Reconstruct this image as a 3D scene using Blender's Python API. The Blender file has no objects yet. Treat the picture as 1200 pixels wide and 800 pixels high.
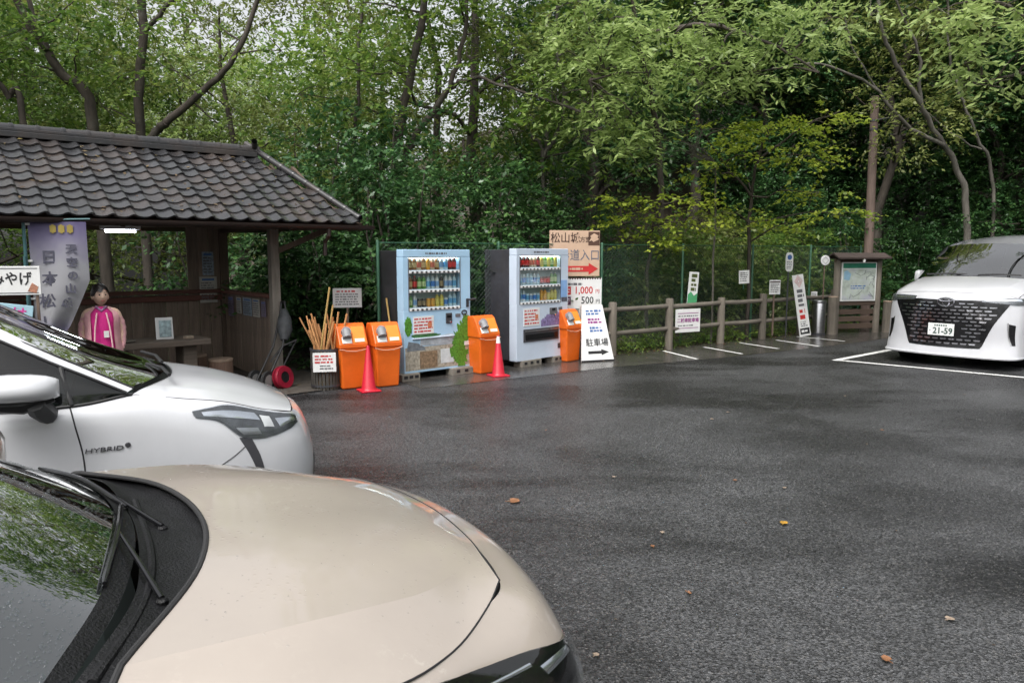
import bpy, bmesh, math, random
import numpy as np
from mathutils import Vector, Matrix

R = math.radians
scene = bpy.context.scene
col = scene.collection

# ------------------------------------------------------------------ camera
EYE = 1.78
PITCH = R(6.8)
FPX = 867.0
cam_data = bpy.data.cameras.new('camera')
cam_data.sensor_width = 36.0
cam_data.lens = 36.0 * FPX / 1200.0
cam_data.clip_start = 0.05
cam_data.clip_end = 1000.0
cam = bpy.data.objects.new('camera', cam_data)
cam.location = (0, 0, EYE)
cam.rotation_euler = (R(90) - PITCH, 0, 0)
col.objects.link(cam)
scene.camera = cam

# ------------------------------------------------------------------ sky, sun, exposure
SUN_EL, SUN_AZ = R(58), R(205)
world = bpy.data.worlds.new('World')
scene.world = world
world.use_nodes = True
wn = world.node_tree
wn.nodes.clear()
sky = wn.nodes.new('ShaderNodeTexSky')
sky.sky_type = 'NISHITA'
sky.sun_disc = False
sky.sun_elevation = SUN_EL
sky.sun_rotation = SUN_AZ
sky.air_density = 1.0
sky.dust_density = 6.0
sky.ozone_density = 1.0
hs = wn.nodes.new('ShaderNodeHueSaturation')
hs.inputs['Saturation'].default_value = 0.16
bg = wn.nodes.new('ShaderNodeBackground')
bg.inputs['Strength'].default_value = 0.15
wo = wn.nodes.new('ShaderNodeOutputWorld')
wn.links.new(sky.outputs[0], hs.inputs['Color'])
wn.links.new(hs.outputs[0], bg.inputs['Color'])
wn.links.new(bg.outputs[0], wo.inputs['Surface'])

sun_data = bpy.data.lights.new('sun', 'SUN')
sun_data.energy = 0.7
sun_data.angle = R(25)
sun_data.color = (1.0, 0.97, 0.92)
sun = bpy.data.objects.new('sun', sun_data)
# direction TO the sun, same convention as the sky node (rotation clockwise from +Y)
sd = Vector((math.sin(SUN_AZ) * math.cos(SUN_EL), math.cos(SUN_AZ) * math.cos(SUN_EL), math.sin(SUN_EL)))
sun.rotation_euler = sd.to_track_quat('Z', 'Y').to_euler()
sun.location = (0, 0, 30)
col.objects.link(sun)

vs = scene.view_settings
vs.view_transform = 'Standard'
vs.look = 'None'
vs.exposure = 0.95
vs.gamma = 1.0
vs.use_curve_mapping = False
scene.cycles.max_bounces = 8
scene.cycles.transparent_max_bounces = 24
scene.cycles.caustics_reflective = False
scene.cycles.caustics_refractive = False

# ------------------------------------------------------------------ helpers
def at(u, v, Y):
    """point at distance Y in front of the viewer seen under picture angle (u, v)"""
    t = (400 - v) / FPX
    y = math.cos(PITCH) + t * math.sin(PITCH)
    z = -math.sin(PITCH) + t * math.cos(PITCH)
    k = Y / y
    return Vector(((u - 600) / FPX * k, Y, EYE + z * k))

def tag(o, label=None, cat=None, group=None, kind=None):
    if label: o['label'] = label
    if cat: o['category'] = cat
    if group: o['group'] = group
    if kind: o['kind'] = kind
    return o

def empty(name, loc=(0, 0, 0), rz=0.0, label=None, cat=None, group=None):
    o = bpy.data.objects.new(name, None)
    o.empty_display_size = 0.2
    o.location = loc
    o.rotation_euler = (0, 0, rz)
    col.objects.link(o)
    return tag(o, label, cat, group)

def link_mesh(name, me, parent=None, loc=(0, 0, 0), rot=(0, 0, 0)):
    o = bpy.data.objects.new(name, me)
    o.location = loc
    o.rotation_euler = rot
    if parent is not None: o.parent = parent
    col.objects.link(o)
    return o

class MB:
    """mesh builder: collects shapes, builds one mesh object"""
    def __init__(s): s.v = []; s.f = []; s.m = []
    def add(s, vs_, fs, mi=0):
        n = len(s.v)
        s.v.extend([tuple(p) for p in vs_])
        for f in fs:
            s.f.append(tuple(i + n for i in f)); s.m.append(mi)
        return s
    def box(s, c, d, rz=0.0, mi=0, rot=None):
        hx, hy, hz = d[0] / 2, d[1] / 2, d[2] / 2
        M = rot if rot is not None else Matrix.Rotation(rz, 3, 'Z')
        c = Vector(c)
        vs_ = [c + M @ Vector((x * hx, y * hy, z * hz)) for z in (-1, 1) for y in (-1, 1) for x in (-1, 1)]
        return s.add(vs_, [(0, 2, 3, 1), (4, 5, 7, 6), (0, 1, 5, 4), (2, 6, 7, 3), (0, 4, 6, 2), (1, 3, 7, 5)], mi)
    def bar(s, p0, p1, w, h, mi=0, up=(0, 0, 1)):
        p0, p1 = Vector(p0), Vector(p1)
        d = p1 - p0; L = d.length; d.normalize()
        up = Vector(up)
        if abs(d.dot(up)) > 0.98: up = Vector((1, 0, 0))
        sd_ = d.cross(up).normalized(); u2 = sd_.cross(d)
        M = Matrix((d, sd_, u2)).transposed()
        return s.box((p0 + p1) / 2, (L, w, h), mi=mi, rot=M)
    def tube(s, pts, rad, n=8, mi=0, caps=True, closed=False):
        pts = [Vector(p) for p in pts]
        if not hasattr(rad, '__len__'): rad = [rad] * len(pts)
        vs_, fs = [], []
        prev = None
        for i, p in enumerate(pts):
            if closed: d = pts[(i + 1) % len(pts)] - pts[i - 1]
            else: d = pts[min(i + 1, len(pts) - 1)] - pts[max(i - 1, 0)]
            if d.length < 1e-9: d = Vector((0, 0, 1))
            d.normalize()
            if prev is None:
                a = d.orthogonal().normalized()
            else:
                a = prev - d * prev.dot(d)
                a = a.normalized() if a.length > 1e-6 else d.orthogonal().normalized()
            prev = a; b = d.cross(a)
            for k in range(n):
                t = 2 * math.pi * k / n
                vs_.append(p + (a * math.cos(t) + b * math.sin(t)) * rad[i])
        m = len(pts)
        for i in range(m if closed else m - 1):
            for k in range(n):
                i2 = (i + 1) % m
                fs.append((i * n + k, i * n + (k + 1) % n, i2 * n + (k + 1) % n, i2 * n + k))
        if caps and not closed:
            fs.append(tuple(range(n - 1, -1, -1))); fs.append(tuple((m - 1) * n + k for k in range(n)))
        return s.add(vs_, fs, mi)
    def lathe(s, prof, n=16, o=(0, 0, 0), mi=0, axis=None, a0=0.0, a1=2 * math.pi):
        o = Vector(o)
        M = Matrix.Identity(3) if axis is None else Vector((0, 0, 1)).rotation_difference(Vector(axis)).to_matrix()
        full = abs(a1 - a0 - 2 * math.pi) < 1e-6
        nn = n if full else n + 1
        vs_, fs = [], []
        for (r, z) in prof:
            for k in range(nn):
                t = a0 + (a1 - a0) * k / n
                vs_.append(o + M @ Vector((r * math.cos(t), r * math.sin(t), z)))
        for i in range(len(prof) - 1):
            for k in range(n):
                k2 = (k + 1) % nn
                fs.append((i * nn + k, i * nn + k2, (i + 1) * nn + k2, (i + 1) * nn + k))
        return s.add(vs_, fs, mi)
    def prism(s, poly, y0, y1, mi=0):
        """polygon in (x, z) extruded along y"""
        n = len(poly)
        vs_ = [(x, y0, z) for x, z in poly] + [(x, y1, z) for x, z in poly]
        fs = [tuple(range(n)), tuple(range(2 * n - 1, n - 1, -1))]
        for i in range(n):
            j = (i + 1) % n
            fs.append((i, i + n, j + n, j))
        return s.add(vs_, fs, mi)
    def quad(s, a, b, c, d, mi=0): return s.add([a, b, c, d], [(0, 1, 2, 3)], mi)
    def mesh(s, name, mats, smooth=False, bevel=0.0, angle=35, merge=0.0):
        me = bpy.data.meshes.new(name)
        me.from_pydata(s.v, [], s.f)
        if not isinstance(mats, (list, tuple)): mats = [mats]
        for m in mats: me.materials.append(m)
        me.polygons.foreach_set('material_index', s.m)
        bm = bmesh.new(); bm.from_mesh(me)
        if merge: bmesh.ops.remove_doubles(bm, verts=bm.verts, dist=merge)
        bmesh.ops.recalc_face_normals(bm, faces=bm.faces)
        if bevel:
            ed = [e for e in bm.edges if len(e.link_faces) == 2 and e.calc_face_angle(0) > R(angle)]
            bmesh.ops.bevel(bm, geom=ed, offset=bevel, segments=1 if bevel < 0.006 else 2, profile=0.5, affect='EDGES', clamp_overlap=True)
        if smooth:
            for f in bm.faces: f.smooth = True
            for e in bm.edges:
                if len(e.link_faces) == 2 and e.calc_face_angle(0) > R(angle): e.smooth = False
        bm.to_mesh(me); bm.free()
        return me
    def build(s, name, mats, parent=None, loc=(0, 0, 0), rot=(0, 0, 0), **k):
        return link_mesh(name, s.mesh(name, mats, **k), parent, loc, rot)

def copy_tree(o, parent=None):
    c = o.copy(); col.objects.link(c); c.parent = parent
    for ch in list(o.children): copy_tree(ch, c)
    return c

# ------------------------------------------------------------------ materials
def new_mat(name):
    m = bpy.data.materials.new(name); m.use_nodes = True
    nt = m.node_tree
    return m, nt, nt.nodes['Principled BSDF'], nt.nodes['Material Output']

def mat(name, c, rough=0.6, metal=0.0, var=0.18, scale=6.0, bump=0.0, bscale=60.0, coat=0.0, stretch=None, dirt=None, spec=0.5, rvar=0.1, sub=0.0):
    """plain surface with uneven tone, uneven gloss and optional relief and dirt"""
    m, nt, p, out = new_mat(name)
    N, L = nt.nodes.new, nt.links.new
    tc = N('ShaderNodeTexCoord')
    src = tc.outputs['Object']
    if stretch:
        mp = N('ShaderNodeMapping'); mp.inputs['Scale'].default_value = stretch
        L(src, mp.inputs[0]); src = mp.outputs[0]
    nz = N('ShaderNodeTexNoise'); nz.inputs['Scale'].default_value = scale
    nz.inputs['Detail'].default_value = 8; nz.inputs['Roughness'].default_value = 0.62
    L(src, nz.inputs['Vector'])
    mr = N('ShaderNodeMapRange'); mr.inputs[1].default_value = 0.3; mr.inputs[2].default_value = 0.7
    mr.inputs[3].default_value = 1 - var; mr.inputs[4].default_value = 1 + var
    L(nz.outputs[0], mr.inputs[0])
    mx = N('ShaderNodeMix'); mx.data_type = 'RGBA'; mx.blend_type = 'MULTIPLY'; mx.inputs[0].default_value = 1
    mx.inputs[6].default_value = (*c, 1)
    L(mr.outputs[0], mx.inputs[7])
    cout = mx.outputs[2]
    if dirt:
        n2 = N('ShaderNodeTexNoise'); n2.inputs['Scale'].default_value = dirt[1]; n2.inputs['Detail'].default_value = 10
        n2.inputs['Roughness'].default_value = 0.7
        L(tc.outputs['Object'], n2.inputs['Vector'])
        r2 = N('ShaderNodeMapRange'); r2.inputs[1].default_value = dirt[2]; r2.inputs[2].default_value = dirt[2] + 0.18
        r2.inputs[3].default_value = 0; r2.inputs[4].default_value = dirt[3]
        L(n2.outputs[0], r2.inputs[0])
        m2 = N('ShaderNodeMix'); m2.data_type = 'RGBA'
        L(r2.outputs[0], m2.inputs[0]); L(cout, m2.inputs[6]); m2.inputs[7].default_value = (*dirt[0], 1)
        cout = m2.outputs[2]
    L(cout, p.inputs['Base Color'])
    rr = N('ShaderNodeMapRange'); rr.inputs[3].default_value = max(0.02, rough - rvar); rr.inputs[4].default_value = min(1, rough + rvar)
    L(nz.outputs[0], rr.inputs[0]); L(rr.outputs[0], p.inputs['Roughness'])
    p.inputs['Metallic'].default_value = metal
    p.inputs['Specular IOR Level'].default_value = spec
    if coat:
        p.inputs['Coat Weight'].default_value = coat; p.inputs['Coat Roughness'].default_value = 0.04
    if sub:
        p.inputs['Subsurface Weight'].default_value = sub; p.inputs['Subsurface Radius'].default_value = (0.02, 0.008, 0.004)
    if bump:
        nb = N('ShaderNodeTexNoise'); nb.inputs['Scale'].default_value = bscale; nb.inputs['Detail'].default_value = 6
        L(src, nb.inputs['Vector'])
        bp = N('ShaderNodeBump'); bp.inputs['Strength'].default_value = bump; bp.inputs['Distance'].default_value = 0.01
        L(nb.outputs[0], bp.inputs['Height']); L(bp.outputs[0], p.inputs['Normal'])
    return m

def wood(name, c, rough=0.75, dark=0.55, axis=2, scale=5.0, bump=0.35):
    """wood grain running along one axis"""
    m, nt, p, out = new_mat(name)
    N, L = nt.nodes.new, nt.links.new
    tc = N('ShaderNodeTexCoord'); mp = N('ShaderNodeMapping')
    sc = [scale * 7] * 3; sc[axis] = scale * 0.5
    mp.inputs['Scale'].default_value = sc
    L(tc.outputs['Object'], mp.inputs[0])
    nz = N('ShaderNodeTexNoise'); nz.inputs['Scale'].default_value = 1; nz.inputs['Detail'].default_value = 9; nz.inputs['Roughness'].default_value = 0.7
    L(mp.outputs[0], nz.inputs['Vector'])
    n2 = N('ShaderNodeTexNoise'); n2.inputs['Scale'].default_value = 2.3; n2.inputs['Detail'].default_value = 5
    L(tc.outputs['Object'], n2.inputs['Vector'])
    oi = N('ShaderNodeObjectInfo')
    ad = N('ShaderNodeMath'); ad.operation = 'MULTIPLY_ADD'; ad.inputs[1].default_value = 0.5; L(n2.outputs[0], ad.inputs[0]); 
    ad2 = N('ShaderNodeMath'); ad2.operation = 'MULTIPLY_ADD'; ad2.inputs[1].default_value = 0.22; L(oi.outputs['Random'], ad2.inputs[0])
    ad2.inputs[2].default_value = -0.3
    L(ad2.outputs[0], ad.inputs[2])
    ad3 = N('ShaderNodeMath'); L(nz.outputs[0], ad3.inputs[0]); L(ad.outputs[0], ad3.inputs[1])
    cr = N('ShaderNodeValToRGB')
    cr.color_ramp.elements[0].position = 0.25; cr.color_ramp.elements[1].position = 0.8
    cr.color_ramp.elements[0].color = (*[q * dark for q in c], 1); cr.color_ramp.elements[1].color = (*[min(1, q * 1.35) for q in c], 1)
    L(ad3.outputs[0], cr.inputs[0]); L(cr.outputs[0], p.inputs['Base Color'])
    p.inputs['Roughness'].default_value = rough
    bp = N('ShaderNodeBump'); bp.inputs['Strength'].default_value = bump; bp.inputs['Distance'].default_value = 0.01
    L(nz.outputs[0], bp.inputs['Height']); L(bp.outputs[0], p.inputs['Normal'])
    return m

def glass(name, tint=(0.5, 0.58, 0.55), ior=1.5, boost=1.0, rough=0.0):
    """thin tinted pane: see-through with a fresnel mirror on top"""
    m, nt, p, out = new_mat(name)
    N, L = nt.nodes.new, nt.links.new
    nt.nodes.remove(p)
    tr = N('ShaderNodeBsdfTransparent'); tr.inputs[0].default_value = (*tint, 1)
    gl = N('ShaderNodeBsdfGlossy'); gl.inputs['Roughness'].default_value = rough; gl.inputs['Color'].default_value = (1, 1, 1, 1)
    fr = N('ShaderNodeFresnel')
    ge = N('ShaderNodeNewGeometry'); im = N('ShaderNodeMapRange'); im.inputs[3].default_value = ior; im.inputs[4].default_value = 1 / ior
    L(ge.outputs['Backfacing'], im.inputs[0]); L(im.outputs[0], fr.inputs[0])
    mu = N('ShaderNodeMath'); mu.operation = 'MULTIPLY'; mu.inputs[1].default_value = boost; mu.use_clamp = True
    L(fr.outputs[0], mu.inputs[0])
    mx = N('ShaderNodeMixShader')
    L(mu.outputs[0], mx.inputs[0]); L(tr.outputs[0], mx.inputs[1]); L(gl.outputs[0], mx.inputs[2])
    L(mx.outputs[0], out.inputs['Surface'])
    return m

def paint(name, c, metal=0.0, rough=0.35, flake=0.0, spots=0.0):
    """car paint under clear coat with a film of rain and dust"""
    m, nt, p, out = new_mat(name)
    N, L = nt.nodes.new, nt.links.new
    tc = N('ShaderNodeTexCoord')
    nz = N('ShaderNodeTexNoise'); nz.inputs['Scale'].default_value = 3.5; nz.inputs['Detail'].default_value = 8; nz.inputs['Roughness'].default_value = 0.65
    L(tc.outputs['Object'], nz.inputs['Vector'])
    mr = N('ShaderNodeMapRange'); mr.inputs[1].default_value = 0.35; mr.inputs[2].default_value = 0.7; mr.inputs[3].default_value = 1.0; mr.inputs[4].default_value = 0.93
    L(nz.outputs[0], mr.inputs[0])
    mx = N('ShaderNodeMix'); mx.data_type = 'RGBA'; mx.blend_type = 'MULTIPLY'; mx.inputs[0].default_value = 1
    mx.inputs[6].default_value = (*c, 1); L(mr.outputs[0], mx.inputs[7])
    L(mx.outputs[2], p.inputs['Base Color'])
    p.inputs['Metallic'].default_value = metal
    p.inputs['Roughness'].default_value = rough
    p.inputs['Coat Weight'].default_value = 1.0
    cr = N('ShaderNodeMapRange'); cr.inputs[1].default_value = 0.35; cr.inputs[2].default_value = 0.7; cr.inputs[3].default_value = 0.02; cr.inputs[4].default_value = 0.09
    L(nz.outputs[0], cr.inputs[0]); L(cr.outputs[0], p.inputs['Coat Roughness'])
    if flake:
        wn_ = N('ShaderNodeTexVoronoi'); wn_.inputs['Scale'].default_value = 900
        L(tc.outputs['Object'], wn_.inputs['Vector'])
        bp = N('ShaderNodeBump'); bp.inputs['Strength'].default_value = flake; bp.inputs['Distance'].default_value = 0.0004
        L(wn_.outputs['Distance'], bp.inputs['Height']); L(bp.outputs[0], p.inputs['Normal'])
    if spots:
        vo = N('ShaderNodeTexVoronoi'); vo.inputs['Scale'].default_value = 55; vo.inputs['Randomness'].default_value = 1
        L(tc.outputs['Object'], vo.inputs['Vector'])
        rp = N('ShaderNodeMapRange'); rp.inputs[1].default_value = 0.1; rp.inputs[2].default_value = 0.3; rp.inputs[3].default_value = 1; rp.inputs[4].default_value = 0
        L(vo.outputs['Distance'], rp.inputs[0])
        n3 = N('ShaderNodeTexNoise'); n3.inputs['Scale'].default_value = 5; n3.inputs['Detail'].default_value = 4; L(tc.outputs['Object'], n3.inputs['Vector'])
        r3 = N('ShaderNodeMapRange'); r3.inputs[1].default_value = 0.52; r3.inputs[2].default_value = 0.62; L(n3.outputs[0], r3.inputs[0])
        mu = N('ShaderNodeMath'); mu.operation = 'MULTIPLY'; L(rp.outputs[0], mu.inputs[0]); L(r3.outputs[0], mu.inputs[1])
        b2 = N('ShaderNodeBump'); b2.inputs['Strength'].default_value = spots; b2.inputs['Distance'].default_value = 0.002
        L(mu.outputs[0], b2.inputs['Height']); L(b2.outputs[0], p.inputs['Coat Normal'])
        n4 = N('ShaderNodeTexNoise'); n4.inputs['Scale'].default_value = 2.6; n4.inputs['Detail'].default_value = 3; L(tc.outputs['Object'], n4.inputs['Vector'])
        n5 = N('ShaderNodeTexNoise'); n5.inputs['Scale'].default_value = 34; n5.inputs['Detail'].default_value = 9; n5.inputs['Roughness'].default_value = 0.75; L(tc.outputs['Object'], n5.inputs['Vector'])
        r4 = N('ShaderNodeMapRange'); r4.inputs[1].default_value = 0.55; r4.inputs[2].default_value = 0.68; L(n4.outputs[0], r4.inputs[0])
        r5 = N('ShaderNodeMapRange'); r5.inputs[1].default_value = 0.54; r5.inputs[2].default_value = 0.62; r5.inputs[4].default_value = 0.3; L(n5.outputs[0], r5.inputs[0])
        m5 = N('ShaderNodeMath'); m5.operation = 'MULTIPLY'; L(r4.outputs[0], m5.inputs[0]); L(r5.outputs[0], m5.inputs[1])
        mz = N('ShaderNodeMix'); mz.data_type = 'RGBA'; L(m5.outputs[0], mz.inputs[0]); L(mx.outputs[2], mz.inputs[6]); mz.inputs[7].default_value = (0.66, 0.62, 0.56, 1)
        L(mz.outputs[2], p.inputs['Base Color'])
    return m

def emit(name, c, strength):
    m, nt, p, out = new_mat(name)
    p.inputs['Emission Color'].default_value = (*c, 1); p.inputs['Emission Strength'].default_value = strength
    p.inputs['Base Color'].default_value = (*c, 1)
    return m

K = {}
K['white'] = mat('white_sheet', (0.72, 0.72, 0.71), 0.4, var=0.06, dirt=((0.35, 0.33, 0.3), 5, 0.62, 0.35))
K['black'] = mat('black_plastic', (0.012, 0.012, 0.013), 0.45, var=0.3)
K['black_gloss'] = mat('black_gloss', (0.006, 0.006, 0.007), 0.12, var=0.2, rvar=0.05)
K['rubber'] = mat('rubber', (0.02, 0.02, 0.021), 0.8, bump=0.2, bscale=120)
K['chrome'] = mat('chrome', (0.75, 0.76, 0.78), 0.12, 1.0, var=0.05, rvar=0.05)
K['steel'] = mat('stainless', (0.5, 0.5, 0.52), 0.3, 1.0, var=0.12, stretch=(1, 1, 8))
K['dark_steel'] = mat('dark_steel', (0.09, 0.09, 0.1), 0.45, 0.6)
K['alloy'] = mat('alloy', (0.45, 0.46, 0.48), 0.3, 0.9)
K['ink'] = mat('black_ink', (0.012, 0.012, 0.014), 0.6, var=0.1)
K['ink_brown'] = mat('brown_ink', (0.05, 0.022, 0.015), 0.6, var=0.1)
K['ink_red'] = mat('red_ink', (0.5, 0.03, 0.03), 0.5, var=0.1)
K['ink_purple'] = mat('purple_ink', (0.25, 0.03, 0.2), 0.5, var=0.1)
K['ink_blue'] = mat('blue_ink', (0.05, 0.13, 0.35), 0.5, var=0.1)
K['ink_grey'] = mat('grey_ink', (0.12, 0.12, 0.13), 0.6, var=0.1)
K['green_print'] = mat('green_print', (0.07, 0.32, 0.14), 0.5, var=0.15)
K['glass_clear'] = glass('clear_pane', (0.9, 0.93, 0.92))

def text(s, size, m, parent, loc, rot=(R(90), 0, 0), align='CENTER', name='lettering', vertical=False, bold=0.0, sx=1.0, depth=0.0012, shear=0.0):
    cu = bpy.data.curves.new('tmp_text', 'FONT')
    cu.body = '\n'.join(s) if vertical else s
    cu.size = size
    cu.align_x = align; cu.align_y = 'CENTER'
    cu.extrude = depth
    cu.offset = bold
    cu.shear = shear
    if vertical: cu.space_line = 0.95
    cu.resolution_u = 2
    ob = bpy.data.objects.new('tmp_text', cu)
    col.objects.link(ob)
    dg = bpy.context.evaluated_depsgraph_get()
    me = bpy.data.meshes.new_from_object(ob.evaluated_get(dg))
    bpy.data.objects.remove(ob); bpy.data.curves.remove(cu)
    me.materials.clear(); me.materials.append(m)
    me.name = name
    o = link_mesh(name, me, parent, loc, rot)
    o.scale = (sx, 1, 1)
    return o

def small_print(parent, x0, x1, z0, z1, y, rows, m, seed=0, name='small_print', fill=0.5):
    """blocks of print too fine to read"""
    rnd = random.Random(seed); b = MB()
    dz = (z1 - z0) / rows
    for r in range(rows):
        z = z1 - (r + 0.5) * dz; x = x0
        end = x1 - rnd.random() * 0.25 * (x1 - x0)
        while x < end:
            w = dz * rnd.uniform(0.5, 1.6)
            xe = min(x + w, end)
            b.box(((x + xe) / 2, y, z), (xe - x, 0.0012, dz * fill * rnd.uniform(0.7, 1.1)))
            x = xe + dz * rnd.uniform(0.12, 0.5)
    o = b.build(name, m, parent); o['kind'] = 'stuff'
    return o
# ------------------------------------------------------------------ ground
E1 = Vector((0.812, 0.583)); E2 = Vector((-0.583, 0.812)); FO = Vector((1.76, 12.9))
def fence_xy(a, d): 
    p = FO + E1 * a + E2 * d
    return p.x, p.y
def smooth(x): x = min(1, max(0, x)); return x * x * (3 - 2 * x)
def terrain_z(x, y):
    a = (x - FO.x) * E1.x + (y - FO.y) * E1.y
    d = (x - FO.x) * E2.x + (y - FO.y) * E2.y
    z = -0.025
    up = smooth((x + 0.5) / 4.5) if d > 2 else smooth((a + 2) / 7)
    if d > 0.6: z += up * min(13, (d - 0.6) * 0.62)
    if d > 3.4: z -= (1 - up) * min(9, (d - 3.4) * 0.38)
    if a > 12.3: z = max(z, (a - 12.3) * 0.55 * smooth((a - 12.3) / 2.0))
    if d > 1: z += 0.25 * math.sin(x * 0.9 + y * 0.4) * smooth((d - 1) / 3)
    return z

def terrain():
    b = MB(); n = 110; x0, x1, y0, y1 = -70, 70, -60, 80
    # finer near the lot
    def warp(t): return t * 0.45 + 0.55 * t ** 3
    xs = [warp(-1 + 2 * i / n) * 80 + 4 for i in range(n + 1)]
    ys = [warp(-1 + 2 * i / n) * 80 + 12 for i in range(n + 1)]
    vs_ = [(x, y, terrain_z(x, y)) for y in ys for x in xs]
    fs = [(j * (n + 1) + i, j * (n + 1) + i + 1, (j + 1) * (n + 1) + i + 1, (j + 1) * (n + 1) + i) for j in range(n) for i in range(n)]
    b.add(vs_, fs)
    m = mat('forest_floor', (0.035, 0.026, 0.016), 0.9, var=0.6, scale=3, bump=0.8, bscale=30, dirt=((0.03, 0.045, 0.012), 1.5, 0.52, 0.8))
    o = b.build('forest_floor', m, smooth=True); o['kind'] = 'structure'
terrain()

def asphalt_mat():
    m, nt, p, out = new_mat('wet_asphalt')
    N, L = nt.nodes.new, nt.links.new
    tc = N('ShaderNodeTexCoord'); O = tc.outputs['Object']
    def noise(sc, det=6, ro=0.6, vec=None):
        n = N('ShaderNodeTexNoise'); n.inputs['Scale'].default_value = sc; n.inputs['Detail'].default_value = det; n.inputs['Roughness'].default_value = ro
        L(vec or O, n.inputs['Vector']); return n.outputs[0]
    def rng(src, a, b, c, d):
        r = N('ShaderNodeMapRange'); r.inputs[1].default_value = a; r.inputs[2].default_value = b; r.inputs[3].default_value = c; r.inputs[4].default_value = d
        L(src, r.inputs[0]); return r.outputs[0]
    def math_(op, a, b):
        q = N('ShaderNodeMath'); q.operation = op
        for i, s_ in enumerate((a, b)):
            if isinstance(s_, (int, float)): q.inputs[i].default_value = s_
            else: L(s_, q.inputs[i])
        return q.outputs[0]
    mp = N('ShaderNodeMapping'); mp.inputs['Rotation'].default_value = (0, 0, R(-33)); mp.inputs['Scale'].default_value = (0.22, 0.6, 1)
    L(O, mp.inputs[0])
    wet = rng(noise(1.0, 7, 0.62, mp.outputs[0]), 0.47, 0.6, 0, 1)          # damp streaks
    wet2 = rng(noise(0.45, 7, 0.6), 0.47, 0.6, 0, 1)
    wetm = math_('MAXIMUM', wet, math_('MULTIPLY', wet2, 0.75))
    vo = N('ShaderNodeTexVoronoi'); vo.inputs['Scale'].default_value = 95; L(O, vo.inputs['Vector'])  # stone chips
    chip = vo.outputs['Color']
    sep = N('ShaderNodeSeparateColor'); L(chip, sep.inputs[0])
    gr_ = rng(noise(60, 3, 0.8), 0.36, 0.64, 0.62, 1.38)
    chipv = math_('MULTIPLY', rng(sep.outputs[0], 0.2, 1, 0.4, 1.9), gr_)
    pale = rng(sep.outputs[1], 0.9, 0.93, 0, 1)
    base = N('ShaderNodeMix'); base.data_type = 'RGBA'
    base.inputs[6].default_value = (0.052, 0.053, 0.0555, 1); base.inputs[7].default_value = (0.0125, 0.0127, 0.0136, 1)
    L(wetm, base.inputs[0])
    mu = N('ShaderNodeMix'); mu.data_type = 'RGBA'; mu.blend_type = 'MULTIPLY'; mu.inputs[0].default_value = 1
    L(base.outputs[2], mu.inputs[6]); L(chipv, mu.inputs[7])
    mu2 = N('ShaderNodeMix'); mu2.data_type = 'RGBA'; L(math_('MULTIPLY', pale, 0.3), mu2.inputs[0]); L(mu.outputs[2], mu2.inputs[6]); mu2.inputs[7].default_value = (0.22, 0.21, 0.2, 1)
    big = rng(noise(1.7, 8, 0.7), 0.3, 0.7, 0.8, 1.2)
    mu3 = N('ShaderNodeMix'); mu3.data_type = 'RGBA'; mu3.blend_type = 'MULTIPLY'; mu3.inputs[0].default_value = 1
    L(mu2.outputs[2], mu3.inputs[6]); L(big, mu3.inputs[7])
    L(mu3.outputs[2], p.inputs['Base Color'])
    L(math_('ADD', rng(wetm, 0, 1, 0.3, 0.2), rng(sep.outputs[2], 0, 1, 0.0, 0.28)), p.inputs['Roughness'])
    L(math_('MULTIPLY', rng(sep.outputs[2], 0, 1, 0.65, 0.32), gr_), p.inputs['Specular IOR Level'])
    # film of water
    p.inputs['Coat Weight'].default_value = 0.0
    bp = N('ShaderNodeBump'); bp.inputs['Strength'].default_value = 1.0; bp.inputs['Distance'].default_value = 0.007
    h = math_('ADD', vo.outputs['Distance'], math_('MULTIPLY', noise(260, 3), 0.4))
    L(h, bp.inputs['Height'])
    L(bp.outputs[0], p.inputs['Normal'])
    return m

def sheet(name, pts, z, m, kind='structure', sub=0):
    b = MB(); b.add([(x, y, z) for x, y in pts], [tuple(range(len(pts)))])
    o = b.build(name, m); o['kind'] = kind
    return o
K['asphalt'] = asphalt_mat()
ro = [fence_xy(12.2, 0.25), fence_xy(-4.4, 0.25), fence_xy(-4.4, 3.0), fence_xy(-14, 3.0), fence_xy(-24, 3.0), (-30, -25), (30, -30), (36, 0), fence_xy(12.2, -24)]
sheet('car_park_asphalt', ro, 0.0, K['asphalt'])
# older, smoother strip of paving along the fence
K['paving'] = mat('worn_paving', (0.06, 0.056, 0.052), 0.2, var=0.35, scale=2.5, bump=0.25, bscale=70, rvar=0.12, dirt=((0.03, 0.028, 0.026), 1.1, 0.48, 0.7))
st = [fence_xy(a, 0.2) for a in (9.6, -4.3)] + [fence_xy(-4.3 , -0.95 + 0.02), fence_xy(-1.0, -1.05), fence_xy(1.5, -1.4), fence_xy(5, -1.55), fence_xy(9.6, -1.3)]
sheet('paving_strip', st, 0.004, K['paving'])
K['concrete'] = mat('concrete', (0.2, 0.19, 0.175), 0.8, var=0.3, scale=5, bump=0.3, dirt=((0.06, 0.055, 0.045), 3, 0.5, 0.7))
K['line'] = mat('road_paint', (0.72, 0.72, 0.7), 0.55, var=0.12, scale=30, bump=0.3, bscale=90, dirt=((0.12, 0.12, 0.12), 9, 0.56, 0.75))
def line(p0, p1, w, z=0.006, name='parking_line'):
    p0, p1 = Vector(p0), Vector(p1); d = (p1 - p0).normalized(); n = Vector((-d.y, d.x)) * w / 2
    return sheet(name, [p0 - n, p1 - n, p1 + n, p0 + n], z, K['line'])
C0 = Vector((5.42, 12.25))
dA = Vector((0.766, 0.643)); dB = Vector((0.743, -0.669))
line(C0 - dA * 0.05, C0 + dA * 5.6, 0.11)
line(C0 + dB * 0.05, C0 + dB * 6.5, 0.1, 0.009)
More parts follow.
